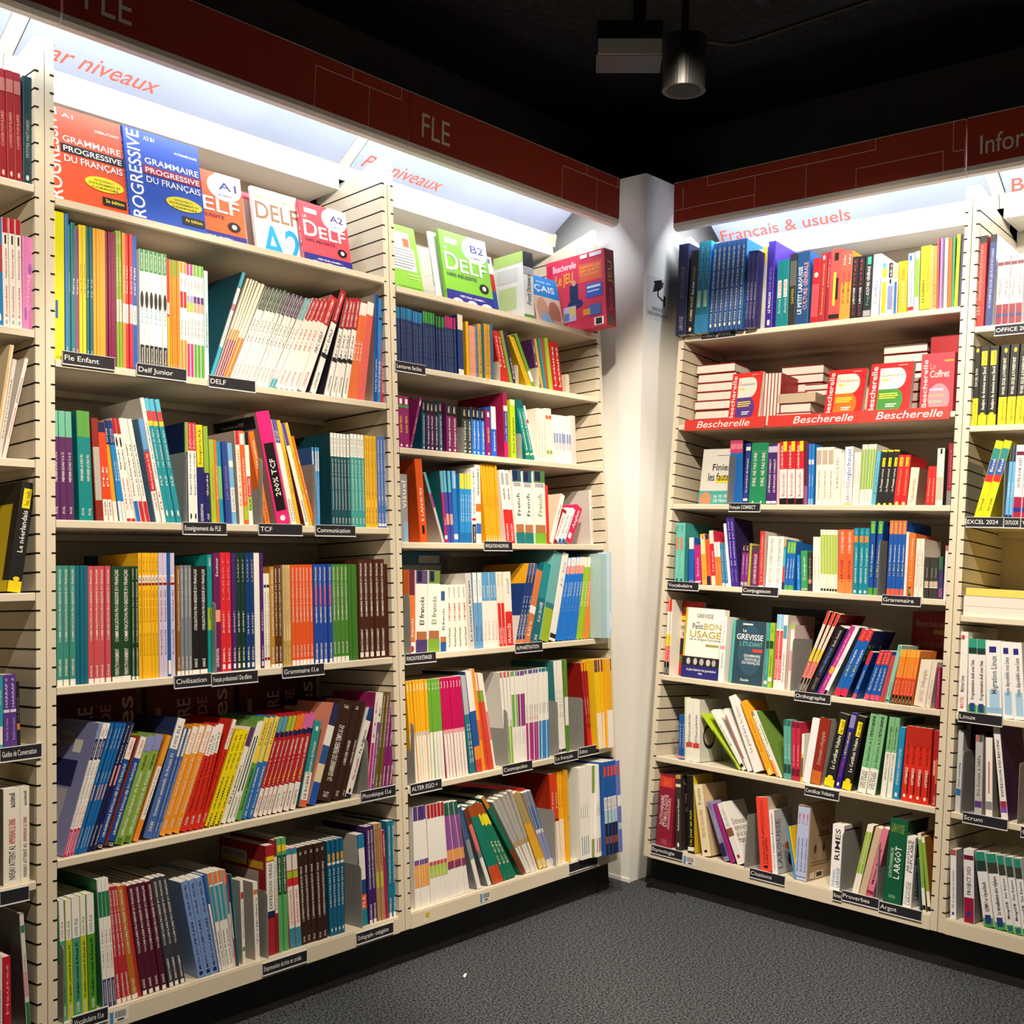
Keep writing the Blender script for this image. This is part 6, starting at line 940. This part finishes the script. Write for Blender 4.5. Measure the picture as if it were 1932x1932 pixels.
for b, (u0, u1, posts, lab) in CASES.items():
    F = FRAME[BAYSIDE[b]]
    root = thing('bookcase', F @ T(u0, 0, 0), lab, 'bookcase', 'bookcases along the two walls')
    def part(name, mb, mats): return link(name, mb.mesh(name, mats), root)
    for a, c, side in posts:
        mb = MB(); mb.prism([(0, .109), (DEP, .109), (DEP, 2.18), (.19, 2.222), (.0, 2.268)], a - u0, c - u0)
        e = (c if side > 0 else a) - u0; k = 0
        while .1645 + .0405 * k < 2.2:
            w = .1645 + .0405 * k; k += 1
            lo, hi = sorted((e - side * .009, e + side * .0005))
            mb.box(lo, hi, -.0005, .004, w - .0019, w + .0019, m=1)
            lo, hi = sorted((e - side * .002, e + side * .0005))
            mb.box(lo, hi, .004, DEP - .02, w - .0017, w + .0017, m=1)
        part('side_panel', mb, [M_CREAM, M_SLOT])
    mb = MB(); mb.box(0, u1 - u0, DEP - .012, DEP, .109, 2.225); part('back_panel', mb, [M_CREAM])
    ws = SHELVES[b]
    mb = MB(); mb.box(0, u1 - u0, 0, DEP - .014, .109, ws[0]); mb.box(0, u1 - u0, -.0015, 0, .108, ws[0] - .004); part('base_deck', mb, [M_CREAM])
    mb = MB(); mb.box(-.0225, u1 - u0 + .0215, .05, .3, .004, .108); part('kick_plate', mb, [M_KICK])
    for w in ws[1:]:
        mb = MB(); mb.prism([(0, w - .0165), (.003, w - .0185), (.02, w - .0185), (.026, w - .014), (DEP - .014, w - .014), (DEP - .014, w), (.002, w), (0, w - .002)], .001, u1 - u0 - .001)
        mb.box(.001, u1 - u0 - .001, DEP - .06, DEP - .014, w - .03, w - .0145)
        part('shelf', mb, [M_CREAM])
    if b in 'AB':      # display shelf with a small lip, grey underneath
        w = WT[b + '0']
        mb = MB(); mb.prism([(-.004, w), (-.004, w - .016), (.0, w - .019), (DEP - .014, w - .019), (DEP - .014, w - .011), (.004, w - .011), (.0, w)], .001, u1 - u0 - .001)
        part('display_shelf', mb, [M_CREAM])

# ------------------------------------------------------------------ lit canopies over the bookcases (plumb, in front of the tilted cases)
ex_pan = Vector((0, .8, -.6))
def canopy(side, s0, s1, title, ptext, pspan, lines, label, last=False):
    X0 = 2.1235
    M = Matrix.Identity(4) if side == 'L' else Matrix(((0, 1, 0, X0), (-1, 0, 0, 0), (0, 0, 1, 0), (0, 0, 0, 1)))
    # local x along the run, y depth, z up
    root = thing('header_canopy', M @ T(s0, 0, 0), label, 'light canopy', 'lit canopies above the bookcases')
    W = s1 - s0
    def part(name, mb, mats, par=None): return link(name, mb.mesh(name, mats), par or root)
    mb = MB(); red = (.40, .045, .024); mb.box(.002, W - .002, .0075, .024, 2.287, 2.425, red); fas = part('fascia_board', mb, [M_MATT])
    mb = MB(); cl = (.85, .66, .56)
    for (xa, za, xb, zb) in lines:
        if xa == xb: mb.box(xa - .0009, xa + .0009, .0068, .0075, min(za, zb), max(za, zb), cl)
        else: mb.box(min(xa, xb), max(xa, xb), .0068, .0075, za - .0009, za + .0009, cl)
    part('line_pattern', mb, [M_MATT], fas)
    if title:
        mb = MB(); v, f = TXT[(title[0], 'plain')]; sc = title[3]; bx = min(p[0] for p in v)
        mb.v = [(title[1] + (x - bx) * sc * .82, .0066, title[2] + y * sc) for x, y in v]; mb.f = list(f); mb.c = [(.85, .8, .74)] * len(f); mb.m = [0] * len(f)
        t = part('lettering', mb, [M_MATT], fas); t['label'] = 'pale grey lettering'
    mb = MB(); mb.prism([(.0085, 2.2865), (.0095, 2.274), (.018, 2.265), (.034, 2.262), (.046, 2.268), (.046, 2.274), (.03, 2.276), (.026, 2.2865)], .001, W - .001); part('lip', mb, [M_WHITE])
    mb = MB(); mb.box(.002, W - .002, .0095, .0225, 2.4255, 2.4285); part('top_trim', mb, [M_WHITE])
    # slanted panel from high at the front to low at the back
    P = lambda t, o=0: (.287 - .8 * t + o * .6, 2.273 + .6 * t + o * .8)
    mb = MB(); mb.prism([P(0), P(0, .006), P(.25, .006), P(.25)], .02, W - .02); pan = part('slanted_panel', mb, [M_PANEL])
    mb = MB(); mb.prism([P(0, -.0008), P(0, .007), P(.25, .007), P(.25, -.0008)], W - .019, W + .019 - .0005); part('divider_strip', mb, [M_CREAM]) if not last else None
    if ptext:
        mb = MB(); v, f = TXT[(ptext, 'thin')]; bx0 = min(p[0] for p in v); bx1 = max(p[0] for p in v)
        a, bb, t0, cap = pspan
        for x, y in v:
            t = t0 + y / .73 * cap; q = P(t, -.0004); mb.v.append((a + (x - bx0) / (bx1 - bx0) * (bb - a), q[0], q[1]))
        mb.f = list(f); mb.c = [(.70, .13, .075)] * len(f); mb.m = [0] * len(f); t = part('lettering', mb, [M_MATT], pan); t['label'] = 'coral red italic lettering'
    mb = MB(); mb.prism([(.287, 2.2725), (.2935, 2.232), (.30, 2.232), (.30, 2.285), (.29, 2.28)], 0, W); part('ledge', mb, [M_CREAM])
    mb = MB(); mb.prism([(.2905, 2.199), (.43, 2.188), (.43, 2.22), (.2935, 2.2315)], .012, W - .012); part('cross_beam', mb, [M_WHITE])
    mb = MB(); mb.tube([(.03, .056, 2.292), (W - .03, .056, 2.292)], .006, 8); part('led_tube', mb, [M_LAMP])
    l = bpy.data.lights.new('canopy_led', 'AREA'); l.shape = 'RECTANGLE'; l.size = W - .02; l.size_y = .022; l.energy = LED_W; l.color = (.93, .97, 1)
    o = bpy.data.objects.new('canopy_led', l); COL.objects.link(o); o.parent = root
    o.matrix_basis = T(W / 2, .066, 2.294) @ Vector((0, .78, -.62)).to_track_quat('-Z', 'Y').to_matrix().to_4x4()
LN = [(.672, 2.287, .672, 2.393), (.672, 2.393, .97, 2.393), (.796, 2.393, .796, 2.425), (.854, 2.287, .854, 2.393), (.97, 2.393, .97, 2.425)]
LC = [(.136, 2.393, .136, 2.425), (.136, 2.393, .732, 2.393), (.732, 2.393, .732, 2.425), (.04, 2.33, .04, 2.405), (.005, 2.33, .318, 2.33), (.319, 2.287, .319, 2.393),
      (.503, 2.287, .503, 2.393), (.671, 2.287, .671, 2.346), (.671, 2.346, .939, 2.346), (.939, 2.287, .939, 2.346), (.968, 2.337, .968, 2.425), (.968, 2.337, 1.0, 2.337)]
TT = ('FLE', .048, 2.313, .1)
canopy('L', -.008, .992, TT, 'Par niveaux', (.058,.372,.0235,.047), LN, 'red fronted lit canopy over the leftmost full bay')
canopy('L', .994, 1.978, TT, 'Par niveaux', (.05,.374,.017,.048), LN, 'red fronted lit canopy left of the white corner pillar', True)
canopy('L', -1.01, -.010, TT, None, None, LN, 'red fronted lit canopy at the left edge')
canopy('R', .11, 1.112, None, 'Français & usuels', (.03,.53,.005,.05), LC, 'red fronted lit canopy right of the white corner pillar')
canopy('R', 1.115, 2.115, ('Informatique', .04, 2.314, .078), 'Bureautique', (.037,.40,.003,.049), [], 'red fronted lit canopy over the computing manuals', True)

# ------------------------------------------------------------------ books in rows
def resolve(rows):
    rows.sort(key=lambda r: r[7])
    for a, b in zip(rows, rows[1:]):
        if abs(a[5].get('i', .012) - b[5].get('i', .012)) > .02: continue
        d = a[8] - b[7]
        if d > .0005:
            if b[8] - b[7] > 2 * d: b[7] += d
            else: a[8] -= d
        hm = min(a[9] * math.cos(math.radians(a[11])), b[9] * math.cos(math.radians(b[10])))
        ta = a[8] + hm * math.tan(math.radians(a[11])); tb = b[7] + hm * math.tan(math.radians(b[10]))
        if ta - tb > .001:
            e = math.degrees(math.atan((ta - tb) / hm))
            b[10] += e
            if b[6] == 1 or b[11] < b[10] - 6: b[11] += e
    return rows
MESHES = {}
for key, rows in BOOKS:
    F = FRAME[BAYSIDE[key[0]]]; W = WT[key]
    rows = resolve([list(r) for r in rows])
    tot = {}
    for r in rows: tot[r[0]] = tot.get(r[0], 0) + r[6]
    cnt = {}
    for desc, kind, base, side, dec, o, n, u0, u1, h, a0, a1 in rows:
        am = math.radians((a0 + a1) / 2); sp = (u1 - u0) / n; th = max(.0022, sp * math.cos(am) - .0003)
        dep = o.get('d') or {'reader': .13, 'paperback': .125, 'dictionary': .15}.get(kind, .185)
        cov, pag = book_meshes(th, h, dep, base, side, dec, o.get('h'), o.get('F', ''), o.get('B', ''))
        for i in range(n):
            a = math.radians(a0 + (a1 - a0) * (i + .5) / n)
            v = o.get('i', .012) + random.uniform(0, .004)
            M = F @ T(u0 + sp * i + .00015, v, W + (th * math.sin(a) if a > 0 else 0) + .0002) @ RY(a)
            k = cnt[desc] = cnt.get(desc, 0) + 1
            if tot[desc] == 1: lab = f'{desc}, {where(key)}'
            else:
                od = 'leftmost' if k == 1 else 'rightmost' if k == tot[desc] else ORD[k - 1] + ' from left'
                lab = f'{desc}, {od}, {where(key)}'
            book(kind, cov, pag, M, lab, 'book', shelfgroup(key))

# ------------------------------------------------------------------ books shown face out or standing behind the rows
for key, kind, u, wid, h, th, v, tilt, yaw, base, side, dec, front, lab, dz in FACEOUT:
    F = FRAME[BAYSIDE[key[0]]]; hard = kind == 'hardcover_book'
    cov, pag = book_meshes(th, h, wid, base, side, dec, hard, front, '', True)
    M = F @ T(u, v, WT[key] + dz + .0002) @ RZ(math.radians(yaw)) @ RX(-math.radians(tilt)) @ RZ(-math.pi / 2)
    book(kind, cov, pag, M, lab, 'book', shelfgroup(key, 'books shown face out'))
# piles of red handbooks lying flat, page edges outwards
for key, u, v, w0, n, th, wid, dep, base, lab in PILES:
    F = FRAME[BAYSIDE[key[0]]]; cov, pag = book_meshes(th, wid, dep, base, base, '', True)
    for i in range(n):
        ju = random.uniform(-.004, .004); jv = random.uniform(-.003, .006)
        M = F @ T(u + ju, v + dep + jv, WT[key] + w0 + i * th + .0002) @ Matrix(((0, 0, 1, 0), (0, -1, 0, 0), (1, 0, 0, 0), (0, 0, 0, 1)))
        od = 'only one' if n == 1 else 'lowest' if i == 0 else 'topmost' if i == n - 1 else ORD[i] + ' from bottom'
        book('handbook', cov, pag, M, f'{lab}, {od}' if n > 1 else lab, 'book', shelfgroup(key, 'handbooks lying in piles'))
# thin handbooks standing with page edges outwards
cov, pag = book_meshes(.0108, .17, .12, 'b01c26', 'b01c26', '')
for i in range(6):
    M = FRT @ T(.407 + .0112 * (i + 1), .045 + .12 + .002 * i, WT['C1'] + .0002) @ RZ(math.pi)
    book('handbook', cov, pag, M, f'thin red handbook standing page edges outwards, {["leftmost","second from left","third from left","fourth from left","fifth from left","rightmost"][i]} of six', 'book', shelfgroup('C1', 'thin handbooks standing page edges outwards'))

# ------------------------------------------------------------------ shelf labels and bookends
cnt = {}
for key, u0, u1, txt, dw, dv, desc in LABELS:
    F = FRAME[BAYSIDE[key[0]]]; W = WT[key]; w = u1 - u0; hh = .026
    o = thing('shelf_label', F @ T(u0, -.0045 - dv, W + dw), f'{desc}, {where(key)}', 'shelf label', 'black shelf labels in clear holders')
    mb = MB(); mb.box(-.0015, w + .0015, .0012, .0042, -.0015, hh + .0015, (.55, .55, .57)); mb.box(-.0015, w + .0015, -.001, .0012, -.003, -.0008, (.78, .78, .8)); mb.box(-.0015, w + .0015, -.001, .0012, hh + .0002, hh + .0015, (.6, .6, .62))
    link('holder', mb.mesh('holder', [M_MATT]), o)
    mb = MB(); mb.box(0, w, 0, .0012, 0, hh, (.016, .015, .022))
    if txt:
        v, f = TXT[(txt, 'plain')]; bx0 = min(p[0] for p in v); bx1 = max(p[0] for p in v); L = min(w * .84, (bx1 - bx0) * .0205)
        i = len(mb.v); mb.v += [(.003 + (x - bx0) / (bx1 - bx0) * L, -.0003, hh * .3 + y * .0165) for x, y in v]
        mb.f += [tuple(i + k for k in q) for q in f]; mb.c += [(.82, .82, .8)] * len(f); mb.m += [0] * len(f)
    link('insert', mb.mesh('insert', [M_MATT]), o)
tot = {}; cnt = {}
for r in BOOKENDS: tot[r[0]] = tot.get(r[0], 0) + 1
for key, u, h, v0, dep, kind in BOOKENDS:
    F = FRAME[BAYSIDE[key[0]]]; cnt[key] = k = cnt.get(key, 0) + 1
    od = '' if tot[key] == 1 else (', leftmost' if k == 1 else ', rightmost' if k == tot[key] else ', ' + ORD[k - 1] + ' from left')
    nm = {'g': 'grey metal bookend', 'b': 'beige metal bookend', 'k': 'dark grey metal bookend'}[kind]; m = M_BEIGE if kind == 'b' else M_METAL
    o = thing('bookend', F @ T(u, v0 - .008, WT[key] + .0002), f'{nm}{od}, {where(key)}', 'bookend', 'metal bookends on the shelves')
    mb = MB(); r = .012; prof = [(0, 0), (dep, 0), (dep, h)] + [(r - r * math.sin(t * math.pi / 12), h - r + r * math.cos(t * math.pi / 12)) for t in range(0, 7)]
    mb.prism(prof, -.0006, .0006); link('plate', mb.mesh('plate', [m]), o)
    mb = MB(); mb.box(.0006, .05, .012, dep, 0, .0006); link('foot', mb.mesh('foot', [m]), o)

# ------------------------------------------------------------------ display-shelf extras and the rest
# magenta and red boxed language game overhanging the end of the display shelf
def boxy(name, part, M, sx, sy, sz, col, label, cat, decs=(), mats=None, group=None, hi=True):
    """a carton standing at its front-left-bottom corner; decs = [(face, dec)] with faces 'front' (-y), 'left' (-x), 'right' (+x), 'top'"""
    o = thing(name, M, label, cat, group); mb = MB(); mb.box(0, sx, 0, sy, 0, sz, rgb(col) if isinstance(col, str) else col)
    for face, dec in decs:
        a = {'front': ((0, 0, 0), (1, 0, 0), (0, 0, 1), (0, -1, 0), sx, sz), 'left': ((0, sy, 0), (0, -1, 0), (0, 0, 1), (-1, 0, 0), sy, sz),
             'right': ((sx, 0, 0), (0, 1, 0), (0, 0, 1), (1, 0, 0), sy, sz), 'top': ((0, 0, sz), (1, 0, 0), (0, 1, 0), (0, 0, 1), sx, sy)}[face]
        decorate(mb, dec, *a, hi)
    link(part, mb.mesh(part, mats or [M_COVER]), o); return o
WB = WT['B0'] - .011
boxy('board_game', 'carton', FL @ T(1.874, -.108, WB + .0115), .052, .255, .262, 'd83a58', 'pink and red boxed language game overhanging the display shelf end, left of pillar', 'board game', [('left', GAME), ('front', GAMES)])
# clear acrylic stand holding a green leaflet
def acrylic(M, w, d, h, label):
    o = thing('acrylic_stand', M, label, 'display stand', 'clear acrylic stands on the display shelf')
    mb = MB(); mb.box(0, w, 0, d, 0, .002); link('base', mb.mesh('base', [M_CLEAR]), o)
    mb = MB(); mb.prism([(d * .5, .002), (d * .5 + .002, .002), (d * .5 + .002 + h * .2, h), (d * .5 + h * .2, h)], 0, w); link('back_rest', mb.mesh('back_rest', [M_CLEAR]), o)
    mb = MB(); mb.box(0, w, -.002, 0, 0, .022); link('front_lip', mb.mesh('front_lip', [M_CLEAR]), o)
acrylic(FL @ T(1.052, .006, WB), .13, .1, .15, 'clear acrylic stand holding the green leaflet, left of pillar')
acrylic(FL @ T(1.70, .006, WB), .11, .08, .14, 'clear acrylic stand holding the blue photo book, left of pillar')
o = thing('leaflet', FL @ T(1.060, .034, WB + .003) @ RX(-math.radians(11)), 'lime green leaflet with white text panel on the acrylic stand, left of pillar', 'leaflet')
mb = MB(); mb.box(0, .112, 0, .0012, 0, .228, rgb('86c23c')); decorate(mb, LEAF, (0, 0, 0), (1, 0, 0), (0, 0, 1), (0, -1, 0), .112, .228, True); link('sheet', mb.mesh('sheet', [M_COVER]), o)
# clear upright acrylic divider beside it
mb = MB(); mb.box(0, .002, 0, .06, 0, .09); mb.box(0, .05, 0, .06, 0, .002)
tag(link('acrylic_divider', mb.mesh('acrylic_divider', [M_CLEAR]), None, FL @ T(1.215, .02, WB)), 'small clear acrylic divider right of the green leaflet, left of pillar', 'divider')
# red plastic film wrapped gift box on the shelf of handbooks
boxy('gift_box', 'carton', FRT @ T(.958, .03, WT['C1']), .1, .05, .185, 'b8404e', 'pinkish film wrapped boxed set with white title on the red strip shelf', 'boxed set', [('front', COFF)])
boxy('gift_box', 'carton', FRT @ T(.955, .1, WT['C1']), .11, .1, .255, '9a1420', 'plain red carton standing behind the film wrapped boxed set', 'boxed set', [('front', '.7,.705 c05a60')])
boxy('carton', 'body', FRT @ T(.452, .055, WT['C1'] + .066), .15, .12, .031, 'c8b49c', 'flat cream carton lying on the middle red handbooks, second shelf from top', 'carton', mats=[M_COVER])
# red brand strips clipped along that shelf
for k, (a, b, t0, txt) in enumerate(((.146, .459, .42, 'left'), (.469, .7755, .42, 'middle'), (.7765, 1.0645, .35, 'right'))):
    o = thing('shelf_strip', FRT @ T(a, -.008, WT['C1'] - .024), f'red shelf strip with white italic lettering, {txt} of the three on one shelf', 'shelf strip', 'red shelf strips on the handbook shelf')
    mb = MB(); mb.prism([(0, 0), (.004, 0), (.006, .038), (.002, .038)], 0, b - a, (.62, .04, .03)); 
    v, f = TXT[('Bescherelle', 'thin')]; bx0 = min(p[0] for p in v); bx1 = max(p[0] for p in v); L = .205; s0 = (b - a) * .16 if k == 0 else (b - a) * .3 if k == 1 else (b - a) * .22
    i = len(mb.v); mb.v += [(s0 + (x - bx0) / (bx1 - bx0) * L, -.0004 + (.0085 + y * .0335) * .053, .0085 + y * .0335) for x, y in v]
    mb.f += [tuple(i + q for q in p) for p in f]; mb.c += [(.85, .83, .8)] * len(f); mb.m += [0] * len(f)
    link('strip', mb.mesh('strip', [M_COVER]), o)
# three pale blue books in a card slipcase on the bottom shelf
o = thing('boxed_set', FRT @ T(.646, .015, WT['C6'] + .0002), 'brown card slipcase holding three pale blue books, bottom shelf right of pillar', 'boxed set')
mb = MB(); mb.box(0, .042, .004, .172, 0, .0015, (.3, .2, .1)); mb.box(0, .042, .004, .172, .2265, .228); mb.box(0, .0012, .004, .172, .0015, .2265); mb.box(.0408, .042, .004, .172, .0015, .2265); mb.box(.0012, .0408, .17, .172, .0015, .2265)
link('slipcase', mb.mesh('slipcase', [M_CARD]), o)
mb = MB(); decorate(mb, SLIP, (.042, .004, 0), (0, 1, 0), (0, 0, 1), (1, 0, 0), .168, .228, True); link('slipcase_print', mb.mesh('slipcase_print', [M_MATT]), o)
for k in range(3):
    mb = MB(); mb.box(0, .0128, 0, .16, 0, .222, rgb('b8c4ea')); decorate(mb, '.04,.05,.1,.9 n;.12,.58 3a4a8a >Et leurs citations latines;.76,.92 d8485a >TOME', (0, 0, 0), (1, 0, 0), (0, 0, 1), (0, -1, 0), .0128, .222)
    link('volume', mb.mesh('volume', [M_COVER]), o, T(.0016 + k * .0131, 0, .002))
# white carton and pale box at the end of the display shelf
boxy('dictionary_box', 'carton', FL @ T(1.637, .05, WB + .0005), .05, .13, .25, 'eef0ea', 'white and green boxed dictionary standing on the display shelf, left of pillar', 'boxed dictionary', [('left', '.0,.12 8cc04a;.85,1 b8d878;.25,.55,.15,.75 c8e0a0;.62,.8,.1,.8 dcdcd8'), ('front', '0,.16 5a9a3a;.8,1 2a2a30;.3,.7 6a6a60 >French Dictionary;.7,.79 s')])
# open magazine-like book lying on top of the leaning course books, bottom shelf left of pillar
cov, pag = book_meshes(.012, .27, .2, 'c8242c', 'e8e2de', '', False, '', '.3,.95,.08,.7 3a2420;.4,.8,.25,.55 8a5a48;.05,.25,.05,.6 c8242c', True)
book('textbook', cov, pag, FL @ T(1.54, .03, .395) @ RZ(math.radians(-8)) @ RY(math.radians(-78)) @ T(0, 0, 0) , 'red and white course book lying on leaning books, bottom shelf left of pillar', 'book', shelfgroup('B6'))
# two white reams of manuals and a yellow one lying on the right-edge shelf
for k, (w0, th, c, nm) in enumerate(((0, .029, 'e4e0e8', 'lower thick white manual lying flat on the right edge shelf'), (.0292, .028, 'e2dee6', 'upper thick white manual lying flat under the yellow one'), (.0575, .022, 'f0d86a', 'yellow covered manual lying on two white manuals at right edge'))):
    cov, pag = book_meshes(th, .27, .2, c, c, '')
    R_ = Matrix(((0, 0, 1, 0), (0, -1, 0, 0), (1, 0, 0, 0), (0, 0, 0, 1))) if k < 2 else Matrix(((0, 0, -1, .27), (0, 1, 0, -.2), (1, 0, 0, 0), (0, 0, 0, 1)))
    book('textbook', cov, pag, FRT @ T(1.124 + (.006 if k == 2 else 0), .012 + .2, WT['D3'] + w0 + .0003) @ R_, nm, 'book', shelfgroup('D3'))
# surveillance notice on the column
o = thing('surveillance_sign', T(2.1, -.0299, 1.965), 'surveillance notice with black camera drawing on the white corner pillar', 'sign')
mb = MB(); mb.box(0, .16, 0, .0004, 0, .15, (.70, .71, .73)); link('plate', mb.mesh('plate', [M_MATT]), o)
mb = MB(); K_ = (.012, .014, .02); y = -.0004
mb.face([(.033, y, .092), (.082, y, .108), (.088, y, .145), (.04, y, .134)], K_); mb.face([(.082, y, .112), (.094, y, .117), (.1, y, .136), (.088, y, .14)], (.05, .05, .06))
mb.face([(.031, y - .0001, .1), (.037, y - .0001, .099), (.045, y - .0001, .127), (.039, y - .0001, .127)], (.5, .5, .5))
mb.face([(.062, y, .104), (.07, y, .106), (.07, y, .086), (.1, y, .074), (.098, y, .068), (.062, y, .083)], K_); mb.face([(.1, y, .052), (.11, y, .05), (.112, y, .09), (.102, y, .09)], K_)
for t, z0, x0, x1 in (('ZONE SOUS', .03, .03, .1), ('VIDÉO-SURVEILLANCE', .012, .004, .13)):
    v, f = TXT[(t, 'plain')]; b0 = min(p[0] for p in v); b1 = max(p[0] for p in v); i = len(mb.v)
    mb.v += [(x0 + (x - b0) / (b1 - b0) * (x1 - x0), y, z0 + yy * .018) for x, yy in v]; mb.f += [tuple(i + q for q in p) for p in f]; mb.c += [K_] * len(f); mb.m += [0] * len(f)
link('print', mb.mesh('print', [M_MATT]), o)
# barcode stickers on the base fronts, one yellow tag, a scrap of paper
for F, u, w, lab in ((FL, 0.1357, .118, 'white barcode sticker on the base of the leftmost full bay'), (FL, 1.2938, .116, 'white barcode sticker on the base left of the pillar'), (FRT, 0.2541, .117, 'white barcode sticker on the base right of the pillar')):
    o = thing('barcode_sticker', F @ T(u, -.0022, w), lab, 'sticker', 'barcode stickers on the shelf bases')
    mb = MB(); mb.box(0, .045, 0, .0004, 0, .026, (.72, .72, .7)); mb.box(.001, .009, -.0002, 0, .001, .025, (.05, .25, .5))
    x = .013
    while x < .04: q = random.choice((.0006, .001, .0015)); mb.box(x, x + q, -.0002, 0, .01, .024, (.03, .03, .03)); x += q + random.choice((.0007, .0012))
    mb.box(.018, .034, -.0002, 0, .003, .007, (.05, .05, .05)); link('label', mb.mesh('label', [M_MATT]), o)
mb = MB(); mb.box(0, .016, 0, .0006, 0, .012, rgb('c8b83a')); mb.box(-.004, .003, 0, .0006, -.014, .004, (.7, .7, .66))
tag(link('price_tag', mb.mesh('price_tag', [M_MATT]), None, FL @ T(1.0740, -.0024, .127)), 'small yellow and white tag stuck on the base left of the pillar', 'tag')
mb = MB(); mb.face([(-.012, -.004, .002), (.012, -.003, .004), (.011, .004, .003), (-.011, .003, .0035)], (.72, .72, .7)); mb.face([(-.012, -.004, .0012), (-.011, .003, .0027), (.011, .004, .0022), (.012, -.003, .0032)], (.72, .72, .7))
tag(link('paper_scrap', mb.mesh('paper_scrap', [M_MATT]), None, T(1.0898,-0.2044,0) @ RZ(.5)), 'small white scrap of paper on the grey carpet', 'paper scrap')
# small floor bracket at the foot of the right run
mb = MB(); mb.box(0, .11, 0, .004, .0005, .012); mb.box(0, .012, -.012, .004, .0005, .02)
tag(link('floor_bracket', mb.mesh('floor_bracket', [M_BLACK]), None, FRT @ T(.1, .03, 0)), 'small dark metal bracket on the carpet beside the pillar foot', 'bracket')
# ------------------------------------------------------------------ ceiling fixtures
cx, cy, cz = (1.3954,-0.6353,2.3950)
o = thing('ceiling_spotlight', T(cx, cy, cz), 'black cylindrical spotlight hanging under the dark ceiling', 'spotlight')
mb = MB(); mb.tube([(0, 0, .0), (0, 0, .006), (0, 0, .135), (0, 0, .14)], .058, 40); link('housing', mb.mesh('housing', [M_BLACK]), o)
mb = MB(); mb.tube([(0, 0, .002), (0, 0, -.001)], .046, 32, (.008, .008, .008)); link('lens', mb.mesh('lens', [M_MATT]), o)
mb = MB(); mb.tube([(0, 0, .14), (0, 0, 2.845 - cz)], .011, 12); link('stem', mb.mesh('stem', [M_BLACK]), o)
bx, by, bz = (1.2629,-0.4390,2.5000); dx_, dy_ = (0.1110,-0.1397)
ang = math.atan2(dy_, dx_); L = math.hypot(dx_, dy_)
o = thing('ceiling_floodlight', T(bx, by, bz) @ RZ(ang), 'black box fixture with pale grey face hanging beside the black spotlight', 'ceiling light')
mb = MB(); mb.box(0, L, 0, .12, 0, 0.0955); link('housing', mb.mesh('housing', [M_BLACK]), o)
mb = MB(); mb.box(.004, L - .002, -.003, -.0002, .002, 0.0955 * .46, (.8, .77, .76)); link('face_plate', mb.mesh('face_plate', [M_MATT]), o)
mb = MB(); mb.box(L * .55, L * .75, .05, .07, 0.0955, 2.845 - bz); link('bracket', mb.mesh('bracket', [M_BLACK]), o)
mb = MB(); mb.box(-.018, .018, -.5, .5, 0, .03); mb.box(-.006, .006, -.5, .5, -.001, 0)
tag(link('lighting_track', mb.mesh('lighting_track', [M_BLACK]), None, T(cx - .02, cy + .02, 2.815) @ RZ(math.radians(-88.5))), 'black lighting track fixed along the dark ceiling', 'lighting track')
pts = [(1.6053, -0.5662, 2.62), (1.7475, -0.5631, 2.66), (1.8736, -0.5597, 2.72), (1.9634, -0.716, 2.77), (2.0532, -0.8723, 2.82)]
mb = MB(); mb.tube(pts, .006, 8, (.035, .035, .035)); tag(link('ceiling_cable', mb.mesh('ceiling_cable', [M_MATT]), None), 'dark cable running from the spotlight along the ceiling', 'cable')
bpy.context.view_layer.update()
